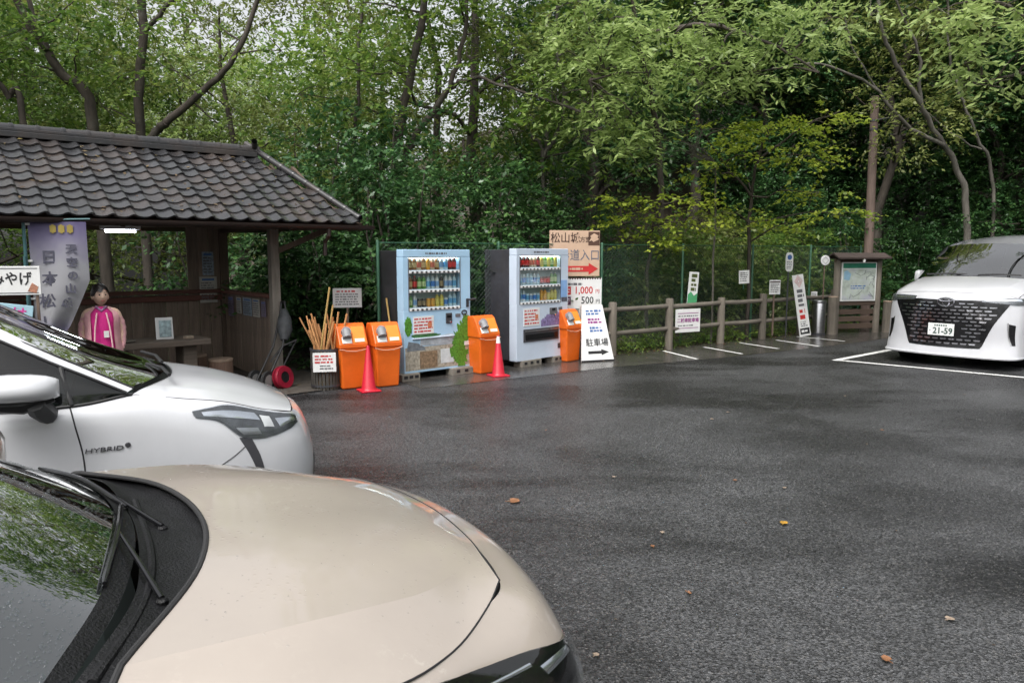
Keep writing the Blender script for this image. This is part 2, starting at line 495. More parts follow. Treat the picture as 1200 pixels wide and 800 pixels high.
line(C0 + dB * 3.0 + dA * 0.06, C0 + dB * 3.0 + dA * 5.6, 0.11)
for (p, q) in (((2.77, 13.4), (3.12, 12.35)), ((3.65, 13.97), (4.08, 13.0)), ((4.54, 14.64), (4.98, 13.7)), ((5.43, 15.1), (5.89, 14.08)), ((6.1, 15.75), (6.75, 14.9))):
    line(p, q, 0.065, 0.010)

# fallen leaves on the asphalt
K['leaf_yellow'] = mat('yellow_leaf', (0.4, 0.22, 0.03), 0.5, var=0.3, scale=20)
K['leaf_brown'] = mat('brown_leaf', (0.2, 0.09, 0.04), 0.55, var=0.35, scale=20)
K['leaf_pale'] = mat('pale_leaf', (0.26, 0.2, 0.15), 0.5, var=0.3, scale=20)
def fallen_leaf(u, v, size, mk, lab, ang, seed):
    rnd = random.Random(seed)
    t = (400 - v) / FPX; y = math.cos(PITCH) + t * math.sin(PITCH); z = -math.sin(PITCH) + t * math.cos(PITCH)
    k = -EYE / z
    n = 10; vs_ = [(0, 0, 0.008)]; fs = []
    for i in range(n):
        q = i / n * 2 * math.pi
        r = size * (0.62 + 0.38 * math.cos(q)) * rnd.uniform(0.85, 1.1)
        vs_.append((r * math.cos(q), 0.62 * size * math.sin(q) * rnd.uniform(0.85, 1.1), 0.012 + 0.22 * size * abs(math.sin(q)) * rnd.random() + 0.1 * size * rnd.random()))
    for i in range(n): fs.append((0, 1 + i, 1 + (i + 1) % n))
    b = MB(); b.add(vs_, fs)
    b.tube([(-size * 0.2, 0, 0.012), (-size * 0.75, size * 0.1, 0.014)], 0.0025, 5)
    o = b.build('fallen_leaf', K[mk], None, ((u - 600) / FPX * k, y * k, 0.0), (0, 0, ang), smooth=True)
    tag(o, lab, 'leaf', 'fallen leaves on the asphalt')
fallen_leaf(600, 589, 0.065, 'leaf_brown', 'flat tan leaf lying just off the beige bonnet', 0.1, 1)
fallen_leaf(918, 615, 0.042, 'leaf_yellow', 'bright yellow leaf alone in the open asphalt', 1.1, 2)
fallen_leaf(1112, 728, 0.035, 'leaf_pale', 'pale dry leaf close to the pinkish leaf', 0.4, 3)
fallen_leaf(1040, 776, 0.038, 'leaf_brown', 'pinkish brown leaf on the open asphalt', 2.0, 4)
for i, (u, v) in enumerate(((861, 564), (919, 573), (990, 465), (1034, 505), (853, 484), (776, 625), (806, 696), (834, 492), (698, 770), (765, 642), (1130, 463), (720, 560), (640, 505))):
    fallen_leaf(u, v, 0.024, ('leaf_pale', 'leaf_brown')[i % 3 == 0], 'small dry leaf scattered on the dark asphalt', i * 0.9, 10 + i)

# ------------------------------------------------------------------ log rail fence
K['log'] = wood('weathered_log', (0.15, 0.13, 0.105), 0.85, dark=0.5, axis=2)
K['rail'] = wood('weathered_rail', (0.14, 0.122, 0.1), 0.85, dark=0.5, axis=0)
fa = math.atan2(E1.y, E1.x)
rail_fence = empty('log_rail_fence', (*fence_xy(0, 0), 0), fa, 'weathered log rail fence with two rails along the trees', 'fence')
posts_a = [0.0, 1.44, 2.93, 4.27, 5.62, -1.42, 6.9]
for i, a in enumerate(posts_a):
    b = MB(); h = 0.93 + 0.02 * math.sin(i * 2.3)
    b.lathe([(0.0, -0.1), (0.077, -0.1), (0.075, 0.4), (0.073, h - 0.02), (0.064, h), (0, h + 0.004)], 14)
    b.build('post', K['log'], rail_fence, (a, 0, 0), (0, 0, i), smooth=True)
    b = MB(); b.lathe([(0.0865, 0.0), (0.0865, 0.05), (0.084, 0.05)], 14)
srt = sorted(posts_a)
for a0, a1 in zip(srt[:-1], srt[1:]):
    for z in (0.80, 0.38):
        b = MB(); b.tube([(a0 + 0.05, 0, z + 0.01 * math.sin(a0 * 7)), ((a0 + a1) / 2, 0.005, z - 0.005), (a1 - 0.05, 0, z + 0.01 * math.sin(a1 * 5))], [0.041, 0.045, 0.04], 10)
        b.build('rail', K['rail'], rail_fence, smooth=True)

# ------------------------------------------------------------------ green chain-link fence
def wire_mat():
    m, nt, p, out = new_mat('green_wire')
    p.inputs['Base Color'].default_value = (0.015, 0.05, 0.032, 1); p.inputs['Roughness'].default_value = 0.5
    return m
K['wire'] = wire_mat()
K['green_paint'] = mat('green_post', (0.03, 0.1, 0.055), 0.5, var=0.25)
nf = empty('chain_link_fence', (*fence_xy(0, 0.32), 0), fa, 'tall green chain-link net fence with thin green posts', 'fence')
NZ = 1.93
for a in (-4.3, -2.2, 0.02, 2.13, 4.3, 6.4, 8.5):
    b = MB(); b.lathe([(0, -0.2), (0.024, -0.2), (0.024, NZ + 0.02), (0.016, NZ + 0.035), (0, NZ + 0.04)], 10)
    b.build('post', K['green_paint'], nf, (a, 0, 0), smooth=True)
b = MB(); b.tube([(-4.3, 0, NZ), (8.5, 0, NZ)], 0.008, 6); b.tube([(-4.3, 0, 0.06), (8.5, 0, 0.06)], 0.005, 6); b.build('tension_wire', K['green_paint'], nf, smooth=True)
b = MB(); step = 0.075; r = 0.0022
a = -4.3 - NZ
while a < 8.5:
    for sgn in (1, -1):
        p0, p1 = (a, 0.06), (a + NZ - 0.06, NZ)
        if sgn < 0: p0, p1 = (a + NZ - 0.06, 0.06), (a, NZ)
        # clip to the fence's ends
        pts = []
        (xa, za), (xb, zb) = p0, p1
        def cl(x, xa, za, xb, zb): return za + (zb - za) * (x - xa) / (xb - xa)
        lo, hi = min(xa, xb), max(xa, xb)
        l2, h2 = max(lo, -4.3), min(hi, 8.5)
        if h2 - l2 > 0.02:
            b.tube([(l2, 0.004 * sgn, cl(l2, xa, za, xb, zb)), (h2, 0.004 * sgn, cl(h2, xa, za, xb, zb))], r, 3, caps=False)
    a += step
o = b.build('wire_mesh', K['wire'], nf, smooth=True); o['kind'] = 'stuff'
# ------------------------------------------------------------------ tiled rest hut
HR = R(40.0)
HO = Vector((-2.0, 10.0, 0.0))
hM = Matrix.Rotation(HR, 3, 'Z')
def hut_w(x, y, z=0.0): return HO + hM @ Vector((x, y, z))
K['hut_dark'] = wood('dark_timber', (0.14, 0.1, 0.075), 0.8, axis=2)
K['hut_beam'] = wood('dark_beam', (0.075, 0.05, 0.036), 0.8, axis=0)
K['hut_red'] = wood('reddish_sill', (0.12, 0.045, 0.032), 0.7, axis=0)
K['hut_grey'] = wood('grey_post', (0.27, 0.24, 0.205), 0.85, axis=2)
K['plank'] = wood('wall_plank', (0.21, 0.16, 0.125), 0.85, axis=2)
K['tile'] = mat('roof_tile', (0.062, 0.06, 0.06), 0.26, var=0.5, scale=7, bump=0.25, bscale=45, rvar=0.12, dirt=((0.055, 0.035, 0.026), 2.6, 0.52, 0.8))
K['gutter'] = mat('brown_gutter', (0.035, 0.022, 0.018), 0.45)
K['earth'] = mat('hut_floor', (0.07, 0.06, 0.05), 0.8, var=0.4, bump=0.4)

def tile_mat():
    m, nt, p, out = new_mat('roof_tile')
    N, L = nt.nodes.new, nt.links.new
    tc = N('ShaderNodeTexCoord'); oi = N('ShaderNodeObjectInfo'); ge = N('ShaderNodeNewGeometry')
    nz = N('ShaderNodeTexNoise'); nz.inputs['Scale'].default_value = 1.6; nz.inputs['Detail'].default_value = 7; nz.inputs['Roughness'].default_value = 0.65; L(ge.outputs['Position'], nz.inputs['Vector'])
    a = N('ShaderNodeMath'); a.operation = 'MULTIPLY_ADD'; a.inputs[1].default_value = 0.2; L(oi.outputs['Random'], a.inputs[0]); L(nz.outputs[0], a.inputs[2])
    cr = N('ShaderNodeValToRGB'); e = cr.color_ramp.elements
    e[0].position = 0.3; e[0].color = (0.022, 0.022, 0.024, 1); e[1].position = 0.95; e[1].color = (0.07, 0.069, 0.069, 1)
    q = e.new(0.58); q.color = (0.032, 0.032, 0.034, 1); q = e.new(0.76); q.color = (0.05, 0.04, 0.036, 1)
    L(a.outputs[0], cr.inputs[0])
    n2 = N('ShaderNodeTexNoise'); n2.inputs['Scale'].default_value = 22; n2.inputs['Detail'].default_value = 8; n2.inputs['Roughness'].default_value = 0.7; L(ge.outputs['Position'], n2.inputs['Vector'])
    r2 = N('ShaderNodeMapRange'); r2.inputs[1].default_value = 0.58; r2.inputs[2].default_value = 0.68; r2.inputs[4].default_value = 0.55; L(n2.outputs[0], r2.inputs[0])
    mx = N('ShaderNodeMix'); mx.data_type = 'RGBA'; L(r2.outputs[0], mx.inputs[0]); L(cr.outputs[0], mx.inputs[6]); mx.inputs[7].default_value = (0.1, 0.1, 0.09, 1)
    L(mx.outputs[2], p.inputs['Base Color'])
    rr = N('ShaderNodeMapRange'); rr.inputs[3].default_value = 0.1; rr.inputs[4].default_value = 0.3; L(oi.outputs['Random'], rr.inputs[0]); L(rr.outputs[0], p.inputs['Roughness'])
    bp = N('ShaderNodeBump'); bp.inputs['Strength'].default_value = 0.3; bp.inputs['Distance'].default_value = 0.008; L(n2.outputs[0], bp.inputs['Height']); L(bp.outputs[0], p.inputs['Normal'])
    return m
K['tile'] = tile_mat()
hut = empty('rest_hut', HO, HR, 'open wooden rest hut with a grey tiled roof', 'hut')
EZ, RZ, RW, RX, LX = 2.17, 3.13, 1.8, -0.72, -7.2
fl = sheet('hut_floor', [hut_w(x, y)[:2] for x, y in ((-0.2, -0.1), (-0.2, 3.3), (-7.4, 3.3), (-7.4, -0.1))], 0.016, K['earth'])
# roof deck
b = MB()
deck = [(0, 0, EZ), (RX, RW, RZ), (LX, RW, RZ), (LX, 0, EZ)]
back = [(0, 2 * RW, EZ), (RX, RW, RZ), (LX, RW, RZ), (LX, 2 * RW, EZ)]
def slab(b, q, t):
    lo = [(x, y, z - t) for x, y, z in q]
    n = len(q)
    b.add(q + lo, [tuple(range(n)), tuple(range(2 * n - 1, n - 1, -1))] + [(i, i + n, (i + 1) % n + n, (i + 1) % n) for i in range(n)])
slab(b, deck, 0.05); slab(b, back[::-1], 0.05); slab(b, [(0, 0, EZ), (0, 2 * RW, EZ), (RX, RW, RZ)], 0.05)
roof = b.build('roof', K['hut_beam'], hut)
# one pantile, laid out with x across, y up the slope
PW, PH = 0.207, 0.205
prof = [(x * 0.84, z * 0.6) for x, z in ((0.0, 0.016), (0.035, 0.003), (0.08, -0.007), (0.125, -0.005), (0.165, 0.008), (0.195, 0.03), (0.222, 0.043), (0.25, 0.034), (0.272, 0.012))]
b = MB(); vs_ = []
for (yy, zz) in ((0.0, 0.028), (0.09, 0.02), (0.245, 0.006)):
    for x, z in prof:
        sag = 0.012 * math.sin(math.pi * min(1, x / 0.2)) if yy == 0 else 0
        vs_.append((x, yy - sag, z + zz))
for (yy, zz) in ((0.0, 0.008), (0.09, 0.001), (0.245, -0.012)):
    for x, z in prof: vs_.append((x, yy - (0.012 * math.sin(math.pi * min(1, x / 0.2)) if yy == 0 else 0), z + zz))
n = len(prof); fs = []
for i in range(n - 1):
    for r in range(2): fs.append((r * n + i, r * n + i + 1, (r + 1) * n + i + 1, (r + 1) * n + i))
    fs.append((i, 3 * n + i, 3 * n + i + 1, i + 1))
for r in range(2):
    fs.append((r * n, (r + 1) * n, (4 + r) * n, (3 + r) * n)); fs.append((r * n + n - 1, (3 + r) * n + n - 1, (4 + r) * n + n - 1, (r + 1) * n + n - 1))
b.add(vs_, fs); tile_me = b.mesh('tile', K['tile'], smooth=True, angle=50)
sl = math.atan2(RZ - EZ, RW); SL = math.hypot(RZ - EZ, RW)
rnd = random.Random(4)
ntile = 0
for r in range(10):
    f = r * PH / SL
    for c in range(31):
        x = -0.10 - (c + 1) * PW
        lim = RX * (f + 0.5 * PH / SL)
        if x + PW > lim + 0.03: continue
        if x < -6.0: continue
        y = -0.07 + (r * PH) * math.cos(sl); z = EZ + 0.02 + (r * PH - 0.07) * math.sin(sl)
        o = link_mesh('tile', tile_me, roof, (x + rnd.uniform(-.004, .004), y, z + rnd.uniform(-.003, .004)), (sl + rnd.uniform(-.012, .012), rnd.uniform(-.012, .012), rnd.uniform(-.014, .014)))
        ntile += 1
# back slope as plain courses
b = MB()
for r in range(9):
    y0, y1 = 2 * RW - r * PH * math.cos(sl), 2 * RW - (r + 1) * PH * math.cos(sl)
    z0, z1 = EZ + r * PH * math.sin(sl), EZ + (r + 1) * PH * math.sin(sl)
    b.add([(RX * r / 9, y0, z0 + 0.06), (LX, y0, z0 + 0.06), (LX, y1, z1 + 0.03), (RX * (r + 1) / 9, y1, z1 + 0.03), (RX * r / 9, y0, z0), (LX, y0, z0)], [(0, 1, 2, 3), (0, 4, 5, 1)])
b.build('back_tiling', K['tile'], roof)
# ridge: flat courses and half-round caps
b = MB(); b.box(((RX + LX) / 2, RW, RZ + 0.045), (RX - LX, 0.22, 0.07)); b.box(((RX + LX) / 2, RW, RZ + 0.1), (RX - LX - 0.02, 0.17, 0.04)); b.build('ridge_base', K['tile'], roof, bevel=0.008)
b = MB(); b.lathe([(0.062, 0), (0.068, 0.01), (0.068, 0.045), (0.062, 0.05), (0.058, 0.29), (0.052, 0.29)], 12, axis=(-1, 0, 0))
cap_me = b.mesh('ridge_tile', K['tile'], smooth=True)
for i in range(22): link_mesh('ridge_tile', cap_me, roof, (RX + 0.06 - i * 0.27, RW, RZ + 0.12), (rnd.uniform(-.01, .01), rnd.uniform(-.012, .012), rnd.uniform(-.012, .012)))
for yb in (0.0, 2 * RW):
    p0 = Vector((-0.02, yb + (0.02 if yb == 0 else -0.02), EZ + 0.07)); p1 = Vector((RX, RW, RZ + 0.13)); L = (p1 - p0).length; d = (p1 - p0) / L
    b = MB(); b.lathe([(0.045, 0), (0.05, 0.01), (0.05, 0.04), (0.044, 0.045), (0.042, 0.29)], 12, axis=d)
    hip_me = b.mesh('hip_tile', K['tile'], smooth=True)
    for i in range(int(L / 0.26) + 1): link_mesh('hip_tile', hip_me, roof, p0 + d * (i * 0.26))
# rafters, fascia, gutter
for i in range(20):
    x = -0.18 - i * 0.34
    b = MB(); b.bar((x, 0.02, EZ - 0.08), (x, RW * 0.98, RZ - 0.1), 0.045, 0.06); b.build('rafter', K['hut_beam'], hut)
b = MB(); b.box(((LX) / 2, 0.012, EZ - 0.045), (-LX, 0.024, 0.1)); b.build('fascia', K['hut_beam'], hut)
b = MB(); vs_, fs = [], []
for i, x in enumerate((0.12, LX)):
    for k in range(9):
        t = math.pi * (1 + k / 8); vs_.append((x, -0.075 + 0.055 * math.cos(t), EZ - 0.03 + 0.055 * math.sin(t)))
    for k in range(9):
        t = math.pi * (1 + k / 8); vs_.append((x, -0.075 + 0.049 * math.cos(t), EZ - 0.03 + 0.049 * math.sin(t)))
for k in range(8): fs += [(k, k + 1, 18 + k + 1, 18 + k), (9 + k, 18 + 9 + k, 18 + 9 + k + 1, 9 + k + 1), (k, 9 + k, 10 + k, k + 1)]
fs += [(0, 18, 27, 9), (8, 17, 35, 26)]
b.add(vs_, fs); b.build('gutter', K['gutter'], hut, smooth=True)
b = MB(); b.tube([(-0.52, -0.075, EZ - 0.06), (-0.52, -0.07, EZ - 0.16), (-0.52, 0.05, EZ - 0.25), (-0.52, 0.06, EZ - 0.42)], 0.026, 10); b.build('downpipe', K['gutter'], hut, smooth=True)
# posts and beams
def hpost(x, y, z0, z1, w, m, name='post'):
    b = MB(); b.box((x, y, (z0 + z1) / 2), (w, w, z1 - z0)); b.build(name, m, hut, bevel=0.006)
FY, BY, SX = 0.9, 2.9, -0.87
hpost(SX, FY, 0, 2.5, 0.12, K['hut_grey'])
for x in (-3.35, -5.7): hpost(x, FY, 0, 2.5, 0.12, K['hut_dark'])
for x in (SX, -3.35, -5.7): hpost(x, BY, 0, 2.4, 0.13, K['hut_dark'])
b = MB(); b.box((-3.6, FY, 2.2), (6.6, 0.1, 0.2)); b.build('front_beam', K['hut_beam'], hut, bevel=0.006)
b = MB(); b.box((-3.6, BY, 2.28), (6.6, 0.1, 0.2)); b.build('back_beam', K['hut_beam'], hut, bevel=0.006)
for x in (SX, -3.35, -5.7):
    b = MB(); b.box((x, 1.8, 2.38), (0.1, 1.9, 0.14)); b.build('tie_beam', K['hut_beam'], hut)
b = MB(); b.bar((SX, FY + 0.02, 1.78), (SX + 0.62, FY - 0.5, 2.12), 0.06, 0.07); b.build('brace', K['hut_dark'], hut)
# walls of upright planks
def planks(x0, y0, x1, y1, z0, z1, w, thick=0.022):
    p0, p1 = Vector((x0, y0, 0)), Vector((x1, y1, 0)); L = (p1 - p0).length; d = (p1 - p0) / L
    n = max(1, round(L / w)); w = L / n; a = math.atan2(d.y, d.x)
    b = MB(); b.box((0, 0, 0), (w - 0.006, thick, z1 - z0)); me = b.mesh('plank', K['plank'], bevel=0.003)
    for i in range(n):
        p = p0 + d * (w * (i + 0.5))
        nrm = Vector((-d.y, d.x, 0)) * rnd.uniform(-0.004, 0.004)
        link_mesh('plank', me, hut, (p.x + nrm.x, p.y + nrm.y, (z0 + z1) / 2), (0, 0, a))
planks(-6.9, BY, SX - 0.07, BY, 0, 1.16, 0.16)
planks(-1.42, BY - 0.03, SX - 0.065, BY - 0.03, 1.16, 2.2, 0.16)
planks(SX, FY + 0.06, SX, BY - 0.06, 0, 1.16, 0.16)
planks(-6.95, FY, -6.95, BY, 0, 2.2, 0.2)
planks(-6.9, 0.75, -5.76, 0.75, 0, 2.1, 0.19)
b = MB(); b.box(((-6.9 + SX) / 2, BY - 0.02, 1.2), (6.9 + SX, 0.16, 0.06)); b.build('window_sill', K['hut_red'], hut, bevel=0.005)
b = MB(); b.box(((-6.9 + SX) / 2, BY - 0.04, 1.1), (6.9 + SX - 0.1, 0.05, 0.08)); b.build('wall_rail', K['hut_red'], hut, bevel=0.005)
b = MB(); b.box((SX, (FY + BY) / 2, 1.19), (0.15, BY - FY - 0.13, 0.05)); b.build('window_sill', K['hut_red'], hut, bevel=0.005)
b = MB(); b.box((SX, (FY + BY) / 2, 2.16), (0.1, BY - FY - 0.13, 0.14)); b.build('side_beam', K['hut_beam'], hut, bevel=0.005)

# lamp under the eaves
K['tube_light'] = emit('tube_light', (0.86, 0.93, 1.0), 22)
lp = at(141, 270, 8.75)
lamp = empty('fluorescent_lamp', lp, HR, 'lit fluorescent tube lamp under the hut eaves', 'lamp')
b = MB(); b.box((0, 0, 0.035), (0.42, 0.1, 0.05)); b.build('housing', K['white'], lamp, bevel=0.004)
b = MB(); b.box((0, 0, 0.16), (0.05, 0.05, 0.22)); b.build('bracket', K['hut_dark'], lamp)
b = MB(); b.tube([(-0.16, 0, -0.008), (0.16, 0, -0.008)], 0.016, 10); b.build('tube', K['tube_light'], lamp, smooth=True)

# table with log legs
tb = empty('rustic_table', hut_w(-2.42, 1.05), HR, 'rustic plank table behind the woman in pink', 'table')
K['slab'] = wood('grey_slab', (0.12, 0.095, 0.075), 0.7, axis=0)
for i, yy in enumerate((-0.21, 0.0, 0.21)):
    b = MB(); b.box((0.01 * i, yy, 0.66), (1.25 - 0.03 * i, 0.2, 0.075)); b.build('top_plank', K['slab'], tb, bevel=0.01)
for x in (-0.4, 0.4):
    b = MB(); b.box((x, 0, 0.32), (0.17, 0.36, 0.61)); b.build('leg', K['slab'], tb, bevel=0.015)
# framed picture and odds on the table
tp = hut_w(-2.28, 1.0, 0.697)
fr = empty('picture_stand', tp, HR + R(-12), 'pale picture card propped up on the plank table', 'picture')
b = MB(); b.bar((0, 0.03, 0.0), (0, 0.1, 0.27), 0.2, 0.012, up=(0, 1, 0)); b.build('card', K['white'], fr)
b = MB(); b.bar((0.01, 0.016, 0.03), (0.01, 0.072, 0.235), 0.14, 0.004, up=(0, 1, 0)); b.build('print', mat('pale_blue_print', (0.3, 0.4, 0.42), 0.5, var=0.6, scale=18), fr)
b = MB(); b.bar((0, 0.1, 0.25), (0, 0.19, 0.0), 0.03, 0.008, up=(0, 1, 0)); b.build('prop', K['white'], fr)
o = MB().box((0, 0, 0.018), (0.11, 0.07, 0.035)).build('small_box', mat('tan_box', (0.3, 0.24, 0.18), 0.6), None, hut_w(-2.02, 0.92, 0.697), (0, 0, 1.0), bevel=0.004)
tag(o, 'small pale box on the plank table beside the picture card', 'box')
o = MB().lathe([(0, 0), (0.08, 0), (0.12, 0.018), (0.118, 0.02), (0.075, 0.006), (0, 0.006)], 20).build('shallow_tray', mat('tin_tray', (0.28, 0.25, 0.22), 0.4, 0.5), None, hut_w(-2.75, 0.95, 0.697), smooth=True)
tag(o, 'shallow metal tray on the plank table', 'tray')
# log stools
K['stump'] = wood('stump_wood', (0.14, 0.085, 0.06), 0.8, axis=2)
K['stump_top'] = mat('stump_top', (0.26, 0.19, 0.14), 0.7, var=0.3)
def stool(x, y, lab, r=0.155, h=0.40):
    e = empty('log_stool', hut_w(x, y), 0.4, lab, 'stool')
    b = MB(); b.lathe([(0, 0), (r * 1.06, 0), (r, 0.1), (r * 0.97, h - 0.03), (r * 0.92, h - 0.012)], 18); b.build('trunk_piece', K['stump'], e, smooth=True)
    b = MB(); b.lathe([(r * 0.99, h - 0.03), (r * 1.0, h - 0.006), (r * 0.96, h), (0, h)], 18); b.build('seat', K['stump_top'], e, smooth=True)
stool(-1.62, 0.95, 'round log stool beside the plank wall under the posters')
stool(-1.75, 1.6, 'round log stool half hidden behind the plank table end')
# notices on the walls of the hut
def poster(x, y, z, w, h, rz, base, lab, seed, ink='ink_grey', rows=6):
    e = empty('wall_notice', hut_w(x, y, z), HR + rz, lab, 'notice')
    b = MB(); b.box((0, 0, 0), (w, 0.006, h)); b.build('paper', base, e)
    small_print(e, -w * 0.42, w * 0.42, -h * 0.42, h * 0.3, -0.0045, rows, K[ink], seed)
    b = MB(); b.box((0, -0.0042, h * 0.39), (w * 0.7, 0.0012, h * 0.08)); b.build('heading', K['ink_blue'], e)
pp = mat('paper_cream', (0.42, 0.4, 0.36), 0.7, var=0.15)
pv = mat('paper_violet', (0.2, 0.16, 0.24), 0.7, var=0.2)
pb = mat('photo_blue', (0.24, 0.3, 0.36), 0.5, var=0.5, scale=25)
poster(-1.12, BY - 0.06, 1.62, 0.17, 0.36, 0, pb, 'narrow blue-headed calendar on the hut corner wall', 1)
poster(-1.13, BY - 0.06, 1.22, 0.26, 0.4, 0, pp, 'cream price list under the calendar on the corner wall', 2, rows=8)
SW = R(-90)
poster(SX - 0.03, 2.2, 1.0, 0.2, 0.24, SW, pp, 'cream leaflet below the side window near the corner', 3)
poster(SX - 0.03, 1.86, 1.0, 0.34, 0.26, SW, pb, 'pale blue photo poster below the side window', 4)
poster(SX - 0.03, 1.52, 1.0, 0.26, 0.26, SW, pp, 'white printed flyer below the side window', 5)
poster(SX - 0.03, 1.25, 1.0, 0.16, 0.22, SW, pv, 'small violet leaflet below the side window beside the post', 6)
poster(SX - 0.03, 2.55, 0.97, 0.22, 0.3, SW, pv, 'violet leaflet below the side window in the hut corner', 7)

# souvenir stall at the hut's open end
K['teal_pole'] = mat('teal_pole', (0.05, 0.13, 0.14), 0.45)
ct = empty('souvenir_counter', hut_w(-5.15, 0.2), HR, 'dark wooden souvenir counter under the hut eaves', 'counter')
b = MB(); b.box((0, 0, 0.86), (1.5, 0.5, 0.05)); b.build('counter_top', K['slab'], ct, bevel=0.006)
b = MB(); b.box((0, -0.18, 0.42), (1.44, 0.04, 0.83)); b.build('front_panel', K['hut_dark'], ct)
for x in (-0.7, 0.7):
    b = MB(); b.box((x, 0.05, 0.42), (0.05, 0.42, 0.83)); b.build('side_panel', K['hut_dark'], ct)
def board(name, u, v, Y, w, h, rz, m, lab, cat='sign', t=0.012, tilt=0.0, rx=0.0):
    p = at(u, v, Y)
    e = empty(name, p, rz, lab, cat)
    e.rotation_euler = (rx, tilt, rz)
    b = MB(); b.box((0, 0, 0), (w, t, h)); b.build('board', m, e, bevel=0.003)
    return e
sg = board('souvenir_sign', 10, 329, 6.95, 0.52, 0.27, R(20), K['white'], 'white souvenir sign on stakes with brushed black writing')
text('おみやげ', 0.135, K['ink'], sg, (-0.03, -0.0075, 0.01), bold=0.0025, sx=0.82)
b = MB()
for (x, z, w, h) in ((0, 0.115, 0.48, 0.008), (0, -0.115, 0.48, 0.008)): b.box((x, -0.0075, z), (w, 0.0012, h))
b.build('border', K['ink_grey'], sg)
b = MB(); b.prism([(0.15, -0.1), (0.22, -0.12), (0.24, -0.06), (0.19, -0.02)], -0.009, -0.0065); b.build('picture', mat('sweet_photo', (0.35, 0.16, 0.1), 0.5, var=0.7, scale=30), sg)
for x in (-0.22, 0.22):
    b = MB(); b.bar((x, 0.02, 0.1), (x, 0.02, -1.5), 0.022, 0.022); b.build('stake', K['hut_dark'], sg)
s2 = board('price_sign', 8, 368, 6.9, 0.42, 0.2, R(20), mat('sky_blue_card', (0.32, 0.5, 0.58), 0.5, var=0.2), 'light blue card with pink lettering under the souvenir sign', tilt=R(8))
text('は', 0.13, mat('pink_ink', (0.6, 0.06, 0.3), 0.5), s2, (0.1, -0.0075, 0.01), bold=0.002)
small_print(s2, -0.15, 0.03, -0.02, 0.07, -0.0075, 1, mat('pink_ink2', (0.6, 0.06, 0.3), 0.5), 51, fill=0.8)
b = MB(); b.prism([(-0.19, -0.095), (-0.05, -0.095), (-0.08, -0.02), (-0.17, -0.03)], -0.0085, -0.0065); b.build('picture', mat('red_sweet', (0.5, 0.12, 0.12), 0.5, var=0.6, scale=30), s2)
b = MB(); b.box((0, 0.012, -0.45), (0.04, 0.012, 0.75)); b.build('stake', K['hut_dark'], s2)

# tall cloth banner on a pole
bp_ = at(44, 420, 7.55)
ban = empty('cloth_banner', (bp_.x, bp_.y, 0), R(22), 'tall white and purple cloth banner with brushed writing on a teal pole', 'banner')
b = MB(); b.tube([(-0.035, 0, 0), (-0.035, 0, 2.12)], 0.016, 10); b.build('pole', K['teal_pole'], ban, smooth=True)
b = MB(); b.tube([(-0.035, 0, 2.11), (0.56, 0, 2.13)], 0.01, 8); b.build('crossbar', K['teal_pole'], ban, smooth=True)
b = MB(); b.lathe([(0, 0), (0.2, 0), (0.2, 0.05), (0.17, 0.08), (0.05, 0.09), (0.03, 0.14), (0, 0.14)], 16, (-0.035, 0, 0)); b.build('base', K['black'], ban, smooth=True)
def ban_pt(s, t):
    # s 0..1 across, t 0 top .. 1 bottom: the free edge is gathered towards the pole lower down
    w = 0.52 * max(0.3, 1 - 1.5 * max(0, t - 0.42) ** 1.1)
    x = s * w
    y = 0.035 * math.sin(s * 5 + t * 4) * (0.4 + t) + 0.16 * max(0, t - 0.6) * math.sin(s * 9)
    z = 2.1 - 1.42 * t - 0.16 * s * max(0, t - 0.5) * 1.2 + (0.35 * s * max(0, t - 0.72))
    return (x, y, z)
NX, NY = 16, 40
def cloth_mat():
    m, nt, p, out = new_mat('banner_cloth')
    N, L = nt.nodes.new, nt.links.new
    tc = N('ShaderNodeTexCoord'); sx_ = N('ShaderNodeSeparateXYZ'); L(tc.outputs['Object'], sx_.inputs[0])
    nz = N('ShaderNodeTexNoise'); nz.inputs['Scale'].default_value = 5; L(tc.outputs['Object'], nz.inputs['Vector'])
    ad = N('ShaderNodeMath'); ad.operation = 'MULTIPLY_ADD'; ad.inputs[1].default_value = 0.3; L(nz.outputs[0], ad.inputs[0]); L(sx_.outputs[2], ad.inputs[2])
    cr = N('ShaderNodeValToRGB'); e = cr.color_ramp.elements
    mr = N('ShaderNodeMapRange'); mr.inputs[1].default_value = 0.6; mr.inputs[2].default_value = 2.3; L(ad.outputs[0], mr.inputs[0]); L(mr.outputs[0], cr.inputs[0])
    e[0].position = 0; e[0].color = (0.2, 0.18, 0.28, 1); e[1].position = 1; e[1].color = (0.11, 0.09, 0.2, 1)
    for pos, c in ((0.3, (0.26, 0.24, 0.35, 1)), (0.42, (0.38, 0.38, 0.4, 1)), (0.7, (0.38, 0.38, 0.41, 1)), (0.88, (0.2, 0.18, 0.29, 1))):
        q = e.new(pos); q.color = c
    L(cr.outputs[0], p.inputs['Base Color']); p.inputs['Roughness'].default_value = 0.8
    t = N('ShaderNodeBsdfTranslucent'); L(cr.outputs[0], t.inputs[0]); mx = N('ShaderNodeMixShader'); mx.inputs[0].default_value = 0.3
    L(p.outputs[0], mx.inputs[1]); L(t.outputs[0], mx.inputs[2]); L(mx.outputs[0], out.inputs['Surface'])
    return m
b = MB(); b.add([ban_pt(i / NX, j / NY) for j in range(NY + 1) for i in range(NX + 1)], [(j * (NX + 1) + i, j * (NX + 1) + i + 1, (j + 1) * (NX + 1) + i + 1, (j + 1) * (NX + 1) + i) for j in range(NY) for i in range(NX)])
b.build('cloth', cloth_mat(), ban, smooth=True)
